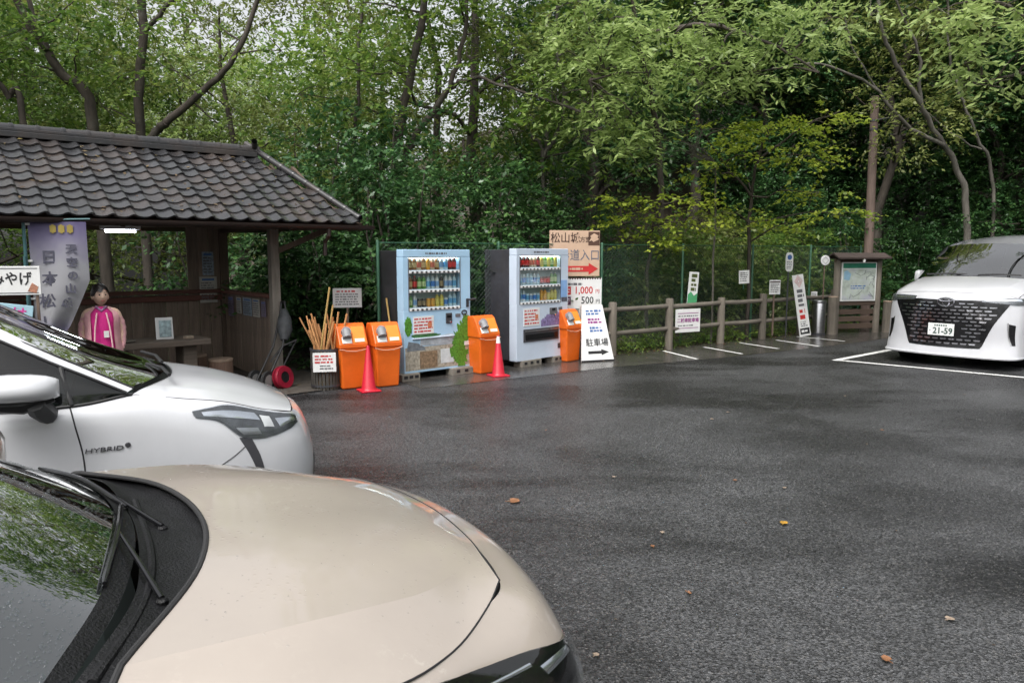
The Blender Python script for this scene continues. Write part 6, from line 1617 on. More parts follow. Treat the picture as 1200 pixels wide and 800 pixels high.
b = MB(); b.box((2.528, -0.03, .545), (0.012, 0.35, 0.175)); np_ = b.build('number_plate', mat('plate_white', (0.72, 0.73, 0.72), 0.45, var=0.05), alp.e, bevel=0.003)
text('21-59', 0.125, mat('plate_green', (0.015, 0.05, 0.035), 0.5), np_, (2.5355, -0.005, .523), (R(90), 0, R(90)), bold=0.0025, sx=0.92)
text('・', 0.08, K['ink_grey'], np_, (2.5355, -0.175, .523), (R(90), 0, R(90)))
b = MB()
for k in range(6): b.box((2.535, -0.11 + 0.03 * k, .605), (0.002, 0.018, 0.022))
b.build('plate_heading', mat('plate_green2', (0.015, 0.05, 0.035), 0.5), np_)
for sg in (-1, 1):
    b = MB(); b.box((0.98, sg * 0.965, 1.27), (0.24, 0.11, 0.2)); m_ = b.build('wing_mirror', K['pearl2'], alp.e, bevel=0.05, smooth=True)
    b = MB(); b.bar((1.06, sg * 0.86, 1.19), (1.06, sg * 0.96, 1.19), 0.08, 0.04); b.build('mirror_arm', K['black'], m_)
for x in (0.95, -0.2, -1.5): alp.seam('door_gap', [(x, -.88, 1.18), (x, -.925, .8), (x, -.91, .25)], 0.004, sides=True)
for (y0, y1) in ((-.62, -.02), (.1, .65)):
    b = MB(); b.tube([(1.6, y0, 1.32), (1.6, (y0 + y1) / 2, 1.335), (1.54, y1, 1.325)], 0.012, 6); b.build('wiper', K['black'], alp.e, smooth=True)
# ------------------------------------------------------------------ woman in pink
K['skin'] = mat('skin', (0.66, 0.45, 0.34), 0.5, var=0.08, sub=0.1)
K['hair'] = mat('black_hair', (0.012, 0.009, 0.008), 0.4, var=0.4, scale=40, stretch=(6, 6, 1))
K['pink'] = mat('pale_pink_cloth', (0.62, 0.33, 0.35), 0.85, var=0.14, scale=9, bump=0.4, bscale=18)
K['magenta'] = mat('magenta_cloth', (0.55, 0.015, 0.2), 0.8, var=0.15, scale=9, bump=0.3, bscale=18)
K['trouser'] = mat('dark_trousers', (0.02, 0.02, 0.025), 0.85)
wp = at(117, 340, 8.0)
wom = empty('person', (wp.x, wp.y, 0.016), R(30), 'woman in a pink jacket over a magenta top standing by the hut', 'person')
def skin_mesh(name, V, Ed, Rr, root, m, parent):
    me = bpy.data.meshes.new('tmp'); me.from_pydata(V, Ed, [])
    ob = bpy.data.objects.new('tmp', me); col.objects.link(ob)
    ob.modifiers.new('skin', 'SKIN'); ob.modifiers.new('sub', 'SUBSURF').levels = 2
    ob.modifiers['sub'].render_levels = 2
    sv = me.skin_vertices[0].data
    for i, r in enumerate(Rr): sv[i].radius = r if hasattr(r, '__len__') else (r, r)
    sv[root].use_root = True
    dg = bpy.context.evaluated_depsgraph_get()
    out = bpy.data.meshes.new_from_object(ob.evaluated_get(dg))
    bpy.data.objects.remove(ob)
    return out
# skeleton for a figure of 1.42 m, facing -y
V = [(0, 0, .72), (0, -.005, .88), (0, 0, 1.04), (0, .005, 1.14), (0, -.005, 1.2)]
Rr = [(.12, .085), (.105, .08), (.12, .085), (.075, .06), (.045, .045)]
Ed = [(0, 1), (1, 2), (2, 3), (3, 4)]
def chain(start, pts, rad):
    p = start
    for q, r in zip(pts, rad):
        V.append(q); Rr.append(r); Ed.append((p, len(V) - 1)); p = len(V) - 1
    return p
for sg in (-1, 1):
    chain(0, [(sg * .075, 0, .64), (sg * .085, -.005, .36), (sg * .088, .01, .07), (sg * .1, -.08, .035)], [(.08, .08), (.055, .055), (.04, .04), (.035, .03)])
    chain(3, [(sg * .15, .005, 1.13), (sg * .195, .025, .93), (sg * .18, -.0, .76), (sg * .175, -.03, .70)], [(.05, .05), (.038, .038), (.028, .028), (.028, .016)])
bm_ = skin_mesh('body', V, Ed, Rr, 0, K['skin'], wom)
bm = bmesh.new(); bm.from_mesh(bm_)
# head: shaped sphere with brow, nose and chin
hc = Vector((0, -.015, 1.31))
rot_h = Matrix.Rotation(R(14), 3, 'Z')
g = bmesh.ops.create_uvsphere(bm, u_segments=28, v_segments=20, radius=1.0)
for v in g['verts']:
    x, y, z = v.co
    zz = z * (.11 if z > 0 else .105); w = .078 - .016 * max(0, -z) ** 1.5; dd = .092
    px_, py_ = x * w, y * dd
    if y < 0:
        n_ = math.exp(-((x / .2) ** 2)) * math.exp(-(((z + .12) / .22) ** 2)); py_ -= .02 * n_
        py_ += .010 * math.exp(-(((abs(x) - .38) / .2) ** 2)) * math.exp(-(((z - .12) / .13) ** 2))
        py_ -= .008 * math.exp(-((x / .35) ** 2)) * math.exp(-(((z + .85) / .2) ** 2))
        py_ -= .005 * math.exp(-((x / .3) ** 2)) * math.exp(-(((z + .48) / .1) ** 2))
    v.co = hc + rot_h @ Vector((px_, py_, zz))
for sg in (-1, 1):   # ears
    g = bmesh.ops.create_uvsphere(bm, u_segments=10, v_segments=8, radius=1.0)
    for v in g['verts']: v.co = hc + rot_h @ Vector((sg * .078 + v.co.x * .012, .008 + v.co.y * .02, -.012 + v.co.z * .032))
    # fingers
    for k, (dx, L) in enumerate(((-.022, .055), (-.008, .065), (.007, .06), (.02, .048), (.03, .04))):
        p0 = Vector((sg * .175 + (dx * .5 if k < 4 else -sg * .02), -.03 + (dx if k < 4 else -.02), .69))
        p1 = p0 + Vector((-sg * .006, -.005 - (.02 if k == 4 else 0), -L * .55)); p2 = p1 + Vector((-sg * .014, .002, -L * .45))
        q = MB(); q.tube([p0, p1, p2], [.009, .0085, .006], 7)
        vv = [bm.verts.new(c) for c in q.v]
        for f in q.f: bm.faces.new([vv[i] for i in f])
for f in bm.faces: f.smooth = True
me = bpy.data.meshes.new('body'); bm.to_mesh(me); bm.free(); me.materials.append(K['skin'])
body = link_mesh('body', me, wom)
def hp(x, y, z): return hc + rot_h @ Vector((x, y, z))
for sg in (-1, 1):
    b = MB(); b.lathe([(0, -.004), (.005, -.003), (.008, 0), (.005, .003), (0, .004)], 10, hp(sg * .031, -.086, .012), axis=rot_h @ Vector((0, 1, 0))); b.build('eye', K['hair'], body, smooth=True)
    b = MB(); b.tube([hp(sg * .016, -.09, .038), hp(sg * .032, -.089, .042), hp(sg * .05, -.078, .039)], .0025, 6); b.build('eyebrow', K['hair'], body, smooth=True)
b = MB(); b.tube([hp(-.022, -.086, -.053), hp(0, -.094, -.051), hp(.022, -.086, -.053)], [.003, .006, .003], 7); b.build('mouth', mat('lips', (0.4, 0.12, 0.1), 0.5), body, smooth=True)
# hair: short, full, swept over the forehead
rng = np.random.default_rng(6); b = MB(); vs_, fs = [], []; nu, nv = 32, 14
for j in range(nv + 1):
    for i in range(nu):
        a = 2 * math.pi * i / nu; front = -math.sin(a)          # +1 towards the face
        low = 2.0 - 0.82 * max(0, front) ** 0.7 + 0.16 * math.sin(7 * a + 1) * (0.4 + 0.6 * max(0, front)) + 0.1 * math.sin(2 * a)
        th = low * j / nv
        r = 0.97 + 0.09 * rng.random()
        vs_.append(hp(math.cos(a) * math.sin(th) * .087 * r, .012 + math.sin(a) * math.sin(th) * .106 * r, .012 + math.cos(th) * .119 * r))
for j in range(nv):
    for i in range(nu): fs.append((j * nu + i, j * nu + (i + 1) % nu, (j + 1) * nu + (i + 1) % nu, (j + 1) * nu + i))
b.add(vs_, fs); b.build('hair', K['hair'], body, smooth=True, angle=80)
def loft(rings, a0, a1, n, wob=0.0, seed=0, close=False):
    rg = np.random.default_rng(seed); vs_, fs = [], []
    for (cx, cy, z, rx, ry) in rings:
        for i in range(n + 1):
            a = a0 + (a1 - a0) * i / n; q = 1 + wob * math.sin(5 * a + z * 18 + seed) * 0.5 + wob * 0.4 * rg.normal()
            vs_.append((cx + rx * q * math.cos(a), cy + ry * q * math.sin(a), z))
    for j in range(len(rings) - 1):
        for i in range(n): fs.append((j * (n + 1) + i, j * (n + 1) + i + 1, (j + 1) * (n + 1) + i + 1, (j + 1) * (n + 1) + i))
    return vs_, fs
b = MB(); b.add(*loft([(0, 0, .60, .165, .125), (0, 0, .7, .16, .12), (0, 0, .82, .148, .115), (0, 0, .94, .152, .115), (0, 0, 1.04, .16, .112), (0, 0, 1.12, .15, .09), (0, 0, 1.165, .095, .07), (0, 0, 1.195, .06, .055)], 0, 2 * math.pi, 30, .03, 1)); b.build('magenta_top', K['magenta'], wom, smooth=True, angle=80, merge=1e-4)
b = MB(); gap = R(38)
b.add(*loft([(0, .005, .64, .2, .155), (0, .005, .74, .192, .15), (0, .005, .85, .178, .14), (0, .005, .97, .176, .138), (0, .005, 1.06, .182, .13), (0, .005, 1.125, .172, .108), (0, .008, 1.165, .115, .085), (0, .01, 1.19, .08, .07)], -math.pi / 2 + gap, 1.5 * math.pi - gap, 30, .035, 3))
jk = b.build('pink_jacket', K['pink'], wom, smooth=True, angle=80)
for sg in (-1, 1):
    b = MB(); P = cr_line([(sg * .125, .005, 1.12), (sg * .178, .012, 1.04), (sg * .2, .025, .93), (sg * .195, .01, .8), (sg * .182, -.01, .735)], 5)
    b.tube([tuple(p + rng.normal(0, .002, 3)) for p in P], [.043 + .003 * math.sin(i * 2.3) - .0008 * i for i in range(len(P))], 14); b.build('sleeve', K['pink'], jk, smooth=True, angle=80)
    b = MB(); b.tube([(sg * .045, -.115, 1.13), (sg * .07, -.14, .98), (sg * .085, -.15, .8), (sg * .09, -.148, .64)], .008, 6); b.build('jacket_edge', mat('pink_edge', (0.7, 0.45, 0.46), 0.8), jk, smooth=True)
    b = MB(); P = cr_line([(sg * .075, 0, .66), (sg * .085, -.005, .38), (sg * .09, .005, .06)], 6); b.tube([tuple(p) for p in P], [.095 - .0025 * i for i in range(len(P))], 14); b.build('trouser_leg', K['trouser'], wom, smooth=True)
    b = MB(); b.box((sg * .095, -.045, .032), (.085, .22, .06)); b.build('shoe', K['black'], wom, bevel=.02, smooth=True)
b = MB(); b.box((.035, -.132, .90), (.05, .006, .07), rz=0.1); b.build('name_badge', K['white'], wom)
b = MB(); b.tube([(-.052, -.05, 1.195), (0, -.085, 1.15), (.052, -.05, 1.195)], .014, 8); b.build('scarf', mat('purple_scarf', (0.3, 0.16, 0.3), 0.8, var=0.5, scale=30), wom, smooth=True)

wom.scale = (0.98, 0.98, 1.0)
# ------------------------------------------------------------------ trees and shrubs
def leaf_mat(name, c0, c1, c2, trans=0.35, rough=0.42):
    m, nt, p, out = new_mat(name)
    N, L = nt.nodes.new, nt.links.new
    ge = N('ShaderNodeNewGeometry'); tc = N('ShaderNodeTexCoord'); oi = N('ShaderNodeObjectInfo')
    nz = N('ShaderNodeTexNoise'); nz.inputs['Scale'].default_value = 0.9; nz.inputs['Detail'].default_value = 3; L(tc.outputs['Object'], nz.inputs['Vector'])
    a = N('ShaderNodeMath'); a.operation = 'MULTIPLY_ADD'; a.inputs[1].default_value = 0.55; L(ge.outputs['Random Per Island'], a.inputs[0])
    b_ = N('ShaderNodeMath'); b_.operation = 'MULTIPLY_ADD'; b_.inputs[1].default_value = 0.7; b_.inputs[2].default_value = -0.2; L(nz.outputs[0], b_.inputs[0]); 
    c_ = N('ShaderNodeMath'); c_.operation = 'MULTIPLY_ADD'; c_.inputs[1].default_value = 0.25; L(oi.outputs['Random'], c_.inputs[0]); L(b_.outputs[0], c_.inputs[2]); L(c_.outputs[0], a.inputs[2])
    cr = N('ShaderNodeValToRGB'); e = cr.color_ramp.elements
    e[0].position = 0.15; e[0].color = (*c0, 1); e[1].position = 0.95; e[1].color = (*c2, 1)
    q = e.new(0.55); q.color = (*c1, 1)
    L(a.outputs[0], cr.inputs[0]); L(cr.outputs[0], p.inputs['Base Color'])
    p.inputs['Roughness'].default_value = rough
    t = N('ShaderNodeBsdfTranslucent'); L(cr.outputs[0], t.inputs[0]); mx = N('ShaderNodeMixShader'); mx.inputs[0].default_value = trans
    L(p.outputs[0], mx.inputs[1]); L(t.outputs[0], mx.inputs[2]); L(mx.outputs[0], out.inputs['Surface'])
    return m
LV = {
 'mid': leaf_mat('leaf_mid', (0.054, 0.116, 0.025), (0.132, 0.225, 0.040), (0.279, 0.358, 0.070), 0.5),
 'dark': leaf_mat('leaf_dark', (0.023, 0.065, 0.023), (0.050, 0.124, 0.040), (0.109, 0.209, 0.054), 0.3, 0.35),
 'light': leaf_mat('leaf_light', (0.185, 0.264, 0.079), (0.330, 0.436, 0.145), (0.502, 0.594, 0.238), 0.5),
 'maple': leaf_mat('leaf_maple', (0.158, 0.238, 0.026), (0.343, 0.436, 0.053), (0.554, 0.594, 0.092), 0.5),
 'olive': leaf_mat('leaf_olive', (0.081, 0.111, 0.030), (0.164, 0.208, 0.052), (0.283, 0.312, 0.097), 0.45),
}
K['bark'] = mat('bark', (0.055, 0.045, 0.036), 0.9, var=0.5, scale=9, bump=0.8, bscale=26, stretch=(1, 1, 0.25), dirt=((0.12, 0.12, 0.1), 3, 0.55, 0.6))
K['bark_pale'] = mat('pale_bark', (0.11, 0.1, 0.085), 0.9, var=0.45, scale=9, bump=0.7, bscale=26, stretch=(1, 1, 0.25), dirt=((0.05, 0.06, 0.035), 3, 0.5, 0.7))

def leaf_mesh(name, rng, starts, dirs, L, tl, ll, lw, m, droop=0.25, tilt=0.35):
    """sprays: L leaves along every twig, set alternately left and right"""
    n = len(starts)
    up = np.array((0, 0, 1.0))
    d = dirs / np.linalg.norm(dirs, axis=1, keepdims=True)
    s = np.cross(d, up); s /= np.linalg.norm(s, axis=1, keepdims=True) + 1e-6
    s = s + rng.normal(0, tilt * 0.6, (n, 3)); s /= np.linalg.norm(s, axis=1, keepdims=True)
    tls = tl * rng.uniform(0.6, 1.3, n)
    t = (np.arange(L) + 1) / L
    base = starts[:, None, :] + d[:, None, :] * (tls[:, None] * t[None, :])[:, :, None]
    base[:, :, 2] -= droop * tls[:, None] * t[None, :] ** 2
    base += rng.normal(0, 0.02, base.shape)
    side = np.where(np.arange(L) % 2 == 0, 1.0, -1.0)[None, :, None]
    ax = d[:, None, :] * 0.6 + s[:, None, :] * side * 0.8 + rng.normal(0, tilt, (n, L, 3))
    ax[:, :, 2] -= 0.25
    ax /= np.linalg.norm(ax, axis=2, keepdims=True)
    w = np.cross(ax, up + rng.normal(0, tilt * 1.1, (n, L, 3))); w /= np.linalg.norm(w, axis=2, keepdims=True) + 1e-6
    sz = rng.uniform(0.65, 1.25, (n, L, 1))
    p0 = base; p2 = base + ax * ll * sz
    mid = base + ax * ll * 0.45 * sz
    p1 = mid + w * lw * 0.5 * sz; p3 = mid - w * lw * 0.5 * sz
    p1[:, :, 2] -= 0.1 * lw
    V = np.stack([p0, p1, p2, p3], axis=2).reshape(-1, 3)
    nf = n * L
    me = bpy.data.meshes.new(name)
    me.vertices.add(nf * 4); me.vertices.foreach_set('co', V.astype(np.float32).ravel())
    me.loops.add(nf * 4); me.loops.foreach_set('vertex_index', np.arange(nf * 4, dtype=np.int32))
    me.polygons.add(nf); me.polygons.foreach_set('loop_start', np.arange(0, nf * 4, 4, dtype=np.int32))
    me.update(calc_edges=True)
    me.materials.append(m)
    return me
def clusters_to_twigs(rng, cl, twigs, flat=0.5):
    S, D = [], []
    for (c, r) in cl:
        r = np.array(r if hasattr(r, '__len__') else (r, r, r * 0.7)); n = max(3, int(twigs * (r[0] * r[1] * r[2]) ** (2 / 3)))
        v = rng.normal(0, 1, (n, 3)); v /= np.linalg.norm(v, axis=1, keepdims=True)
        rad = rng.uniform(0, 1, (n, 1)) ** 0.45
        S.append(np.array(c) + v * rad * r)
        dd = v + rng.normal(0, 0.5, (n, 3)); dd[:, 2] *= flat
        D.append(dd)
    return np.vstack(S), np.vstack(D) + 1e-4
def limb_path(rng, p0, p1, k=5, wob=0.12, arch=0.0):
    p0, p1 = np.array(p0, float), np.array(p1, float); L = np.linalg.norm(p1 - p0); out = []
    for i in range(k + 1):
        t = i / k; p = p0 + (p1 - p0) * t
        if 0 < i < k: p = p + rng.normal(0, wob * L / k, 3)
        p[2] += arch * L * math.sin(math.pi * t)
        out.append(tuple(p))
    return out
def proto_tree(seed, H, cr, lm, trunk_r, leaf, twigs, L=12, first=0.35, flat=0.5, bark='bark', limbs=9, lean=0.08, name='tree', csize=(0.75, 1.25)):
    """one tree grown at the origin: tapered trunk, arching limbs, twig sprays"""
    rng = np.random.default_rng(seed); b = MB()
    top = np.array((rng.normal(0, lean) * H, rng.normal(0, lean) * H, H))
    tp = limb_path(rng, (0, 0, -0.4), top * 0.96, 7, 0.12)
    b.tube(tp, [trunk_r * (1.25 if i == 0 else 1) * (1 - 0.85 * i / 7) for i in range(8)], 9)
    cl = []
    ga = rng.uniform(0, 6.28)
    for i in range(limbs):
        f = first + (0.97 - first) * (i + rng.uniform(0, 0.6)) / limbs
        idx = f * 7; k = min(6, int(idx)); q = np.array(tp[k]) + (np.array(tp[k + 1]) - np.array(tp[k])) * (idx - k)
        ga += 2.4 + rng.normal(0, 0.3)
        out = cr * (1.05 - 0.65 * max(0, f - 0.45)) * rng.uniform(0.65, 1.1)
        e = q + np.array((math.cos(ga) * out, math.sin(ga) * out, out * rng.uniform(0.2, 0.6)))
        lp = limb_path(rng, q, e, 5, 0.14, 0.06); r0 = trunk_r * 0.42 * (1.15 - f)
        b.tube(lp, [max(0.008, r0 * (1 - 0.8 * j / 5)) for j in range(6)], 6)
        cl.append((e, rng.uniform(*csize) * cr * 0.42))
        m_ = np.array(lp[3]) + rng.normal(0, 0.18 * cr, 3); cl.append((m_, rng.uniform(*csize) * cr * 0.36))
        for _ in range(2):
            e2 = np.array(lp[rng.integers(2, 5)]); t2 = e2 + np.array((rng.normal(0, 0.35), rng.normal(0, 0.35), rng.uniform(0.0, 0.4))) * cr
            b.tube(limb_path(rng, e2, t2, 3, 0.15), [r0 * 0.35, r0 * 0.25, r0 * 0.18, 0.006], 5); cl.append((t2, rng.uniform(*csize) * cr * 0.3))
    cl.append((top, cr * 0.42))
    S, D = clusters_to_twigs(rng, cl, twigs, flat)
    e = empty(name, (0, 0, 0))
    b.build('trunk', K[bark], e, smooth=True, angle=60)
    link_mesh('crown', leaf_mesh('crown', rng, S, D, L, 0.5, leaf[0], leaf[1], LV[lm]), e)
    return e
def proto_shrub(seed, H, W, lm, leaf, twigs, L=12, flat=0.45, name='shrub', stems=5):
    rng = np.random.default_rng(seed); b = MB(); cl = []
    for i in range(stems):
        a = 6.28 * i / stems + rng.normal(0, 0.3); q = np.array((math.cos(a) * W * rng.uniform(0.2, 0.7), math.sin(a) * W * rng.uniform(0.2, 0.7), H * rng.uniform(0.55, 0.95)))
        lp = limb_path(rng, (0.1 * math.cos(a), 0.1 * math.sin(a), -0.2), q, 5, 0.15)
        b.tube(lp, [0.035 * (1 - 0.75 * j / 5) * (H / 3) for j in range(6)], 6)
        cl.append((q, W * 0.42)); cl.append((lp[3], W * 0.5)); cl.append((np.array(lp[2]) + rng.normal(0, 0.2 * W, 3), W * 0.48)); cl.append((np.array(lp[1]) + rng.normal(0, 0.22 * W, 3), W * 0.4))
    S, D = clusters_to_twigs(rng, cl, twigs, flat)
    S[:, 2] = np.abs(S[:, 2] - 0.05) + 0.05
    e = empty(name, (0, 0, 0))
    b.build('stems', K['bark'], e, smooth=True, angle=60)
    link_mesh('foliage', leaf_mesh('foliage', rng, S, D, L, 0.42, leaf[0], leaf[1], LV[lm]), e)
    return e
used_first = set()
def place(proto, x, y, rz, sc, label, group, cat='tree', z=None, sz=None):
    o = proto if proto.name not in used_first else copy_tree(proto)
    used_first.add(proto.name)
    o.location = (x, y, terrain_z(x, y) - 0.05 if z is None else z); o.rotation_euler = (0, 0, rz); o.scale = (sc, sc, sz or sc)
    tag(o, label, cat, group)
    return o

PT = [proto_tree(11, 9.0, 2.6, 'mid', 0.17, (0.125, 0.06), 60, name='broadleaf_tree'),
      proto_tree(12, 10.0, 2.8, 'olive', 0.16, (0.12, 0.055), 52, name='broadleaf_tree', lean=0.12),
      proto_tree(13, 8.5, 2.5, 'light', 0.14, (0.13, 0.06), 56, name='broadleaf_tree', first=0.3)]
PE = [proto_tree(21, 8.0, 2.3, 'dark', 0.18, (0.11, 0.06), 85, name='evergreen_tree', first=0.12, limbs=13),
      proto_tree(22, 9.5, 2.2, 'dark', 0.2, (0.12, 0.06), 75, name='evergreen_tree', first=0.1, limbs=14, flat=0.3)]
PS = [proto_shrub(31, 3.3, 1.25, 'dark', (0.10, 0.05), 150, name='evergreen_shrub', flat=0.25),
      proto_shrub(32, 2.9, 1.35, 'dark', (0.095, 0.05), 140, name='evergreen_shrub', flat=0.3),
      proto_shrub(33, 1.5, 0.8, 'mid', (0.1, 0.05), 170, name='undergrowth_shrub'),
      proto_shrub(34, 1.2, 0.8, 'olive', (0.11, 0.05), 150, name='undergrowth_shrub')]
rf_ = random.Random(77)
# evergreen shrubs close behind the vending machines
for i, (a, d, sc) in enumerate(((-4.3, 2.9, 1.0), (-4.0, 1.6, 1.05), (-3.0, 1.25, 1.05), (-1.9, 1.4, 1.12), (-0.8, 1.5, 1.05), (0.4, 1.6, 0.92), (1.5, 1.5, 0.72), (-3.6, 3.0, 1.35), (-2.3, 2.9, 1.4), (-0.6, 3.0, 1.3), (0.9, 2.9, 1.15), (-5.2, 5.2, 1.25))):
    x, y = fence_xy(a, d + 0.55)
    lab_ = ('behind the orange bins', 'behind the castle-print vending machine', 'behind the grey-sided vending machine', 'behind the tan entrance board', 'behind the first rails of the log fence')[0 if a < -3.9 else 1 if a < -2.5 else 2 if a < -1.2 else 3 if a < 0.2 else 4]
    place(PS[i % 2], x, y, rf_.uniform(0, 6), sc, ('tall' if d > 2.5 else 'dense') + ' dark evergreen shrub growing ' + lab_, 'evergreen shrubs behind the machines', 'shrub')
# undergrowth along the net fence
for i in range(16):
    a = 0.5 + i * 0.58 + rf_.uniform(-.2, .2); x, y = fence_xy(a, (1.95 if a < 2 else 1.5) + rf_.uniform(0, 0.8))
    place(PS[2 + i % 2], x, y, rf_.uniform(0, 6), rf_.uniform(0.75, 1.25), 'leafy green bush growing against the net fence', 'bushes behind the net fence', 'shrub')
for i in range(14):
    a = 6.5 + rf_.uniform(0, 6.5); d = rf_.uniform(0.8, 3.5) 
    if i > 8: a, d = 12.9 + rf_.uniform(0, 2), -0.5 - (i - 9) * 1.5
    x, y = fence_xy(a, d)
    place(PS[(1, 2, 3)[i % 3]], x, y, rf_.uniform(0, 6), rf_.uniform(0.8, 1.2), 'dark bush on the slope behind the map board', 'bushes on the slope', 'shrub')
# wooded hillside to the right
hill = []
for d in (4.6, 6.8, 9.2, 12.0):
    a = -2.0 + rf_.uniform(0, 1)
    while a < 17:
        hill.append((a + rf_.uniform(-.5, .5), d + rf_.uniform(-.6, .6))); a += 2.3 + d * 0.08
for i, (a, d) in enumerate(hill):
    x, y = fence_xy(a, d)
    if a < 2.5 and d < 6: continue
    if terrain_z(x, y) < 0.6: continue
    pr = (PE[0], PT[1], PE[1], PT[0], PE[0])[i % 5]
    ev = pr in PE
    place(pr, x, y, rf_.uniform(0, 6), rf_.uniform(0.8, 1.1), 'dark evergreen tree on the wooded slope' if ev else 'leafy broadleaf tree on the wooded slope', 'evergreens on the slope' if ev else 'broadleaf trees on the slope')
for i in range(9):
    a, d = 13.4 + (i % 2) * 2.4 + rf_.uniform(-.5, .5), -1.0 - i * 1.4
    x, y = fence_xy(a, d)
    place(PE[i % 2], x, y, rf_.uniform(0, 6), rf_.uniform(0.8, 1.05), 'dark evergreen tree behind the large minivan', 'evergreens behind the minivan')
for i, (u, Y) in enumerate(((1010, 21), (1050, 24), (1085, 22), (1120, 26), (1160, 23), (1200, 21), (1240, 25), (1000, 27), (1140, 30), (1290, 22), (960, 24), (900, 23))):
    x = (u - 600) / FPX * Y
    pr = PE[i % 2] if i % 3 else PT[1]
    place(pr, x, Y, rf_.uniform(0, 6), rf_.uniform(0.85, 1.1), 'dark evergreen tree high on the slope above the map board' if i % 3 else 'thin leaved tree high on the slope above the map board', 'trees high on the slope')
for i, (u, Y) in enumerate(((1005, 18.5), (1040, 19.0), (1075, 19.2), (1110, 19.4), (1150, 19.2), (1190, 18.6), (1085, 21), (1150, 21.5), (1040, 21.5))):
    x = (u - 600) / FPX * Y
    place(PS[(0, 3, 1)[i % 3]], x, Y, rf_.uniform(0, 6), rf_.uniform(0.7, 1.1), 'dark bush under the grey leaning trees', 'bushes under the grey trees', 'shrub')
# open wood behind the hut
for i, (u, Y, k, sc) in enumerate(((-60, 15, 0, 1.0), (25, 19, 1, 1.05), (90, 21, 0, 1.0), (305, 19, 1, 0.95), (440, 25, 0, 1.1), (120, 30, 0, 1.4), (215, 33, 1, 1.5), (385, 31, 0, 1.4), (20, 33, 1, 1.5), (290, 28, 2, 1.2), (150, 22, 2, 1.1), (235, 24, 0, 1.0), (350, 24, 0, 1.0), (520, 21, 1, 1.15), (560, 17, 0, 1.1), (60, 27, 0, 1.3), (-150, 18, 1, 1.1), (-160, 25, 0, 1.2))):
    x = (u - 600) / FPX * Y; zt = terrain_z(x, Y)
    place(PT[k], x, Y, rf_.uniform(0, 6), sc * 1.05, 'airy broadleaf tree in the open wood behind the hut', 'broadleaf trees behind the hut', z=max(zt, -2.2))
# trees standing behind and beside the viewer, mirrored in the car glass
for i, (x, y, k) in enumerate(((-9, -9, 0), (-4, -13, 1), (2, -11, 0), (8, -14, 2), (14, -8, 1), (-13, -3, 0), (17, 0, 2), (19, 7, 0), (-14, 4, 1))):
    place(PT[k], x, y, rf_.uniform(0, 6), 1.1, 'roadside broadleaf tree across the open car park', 'broadleaf trees around the car park', z=-0.05)

def hero(name, label, base, limbs, cl, lm, leaf, twigs, bark='bark', seed=1, L=12, flat=0.4, tl=0.5, group=None, nside=9, droop=0.25):
    """a tree whose limbs follow what the picture shows"""
    rng = np.random.default_rng(seed); base = Vector(base); e = empty(name, base, 0, label, 'tree', group)
    b = MB(); allp = []
    for pts, r0, r1 in limbs:
        P = cr_line([np.array(Vector(p) - base) for p in pts], 5); n = len(P)
        P = P + np.concatenate([[[0, 0, 0]], rng.normal(0, 0.012 + r0 * 0.06, (n - 2, 3)), [[0, 0, 0]]])
        b.tube([tuple(p) for p in P], [(r0 + (r1 - r0) * i / (n - 1)) * (0.62 if r0 > 0.06 else 0.85) for i in range(n)], nside); allp.append(P)
    allp = np.vstack(allp)
    cl = [(np.array(Vector(c) - base), r) for c, r in cl]
    for c, r in cl:
        q = allp[np.argmin(np.linalg.norm(allp - c, axis=1) + (allp[:, 2] > c[2]) * 0.5)]
        b.tube(limb_path(rng, q, c, 4, 0.12, 0.05), [0.022, 0.018, 0.014, 0.01, 0.006], 5)
        for _ in range(3):
            v = rng.normal(0, 0.5, 3) * (r if not hasattr(r, '__len__') else np.array(r)); b.tube(limb_path(rng, c, c + v, 2, 0.1), [0.009, 0.007, 0.004], 4)
    b.build('trunk', K[bark], e, smooth=True, angle=60)
    if cl:
        S, D = clusters_to_twigs(rng, cl, twigs, flat)
        link_mesh('crown', leaf_mesh('crown', rng, S, D, L, tl, leaf[0], leaf[1], LV[lm], droop=droop), e)
    return e
def A(u, v, Y): return at(u, v, Y)
def ground(u, v, Y):
    p = at(u, v, Y); return Vector((p.x, p.y, terrain_z(p.x, p.y) - 0.2))
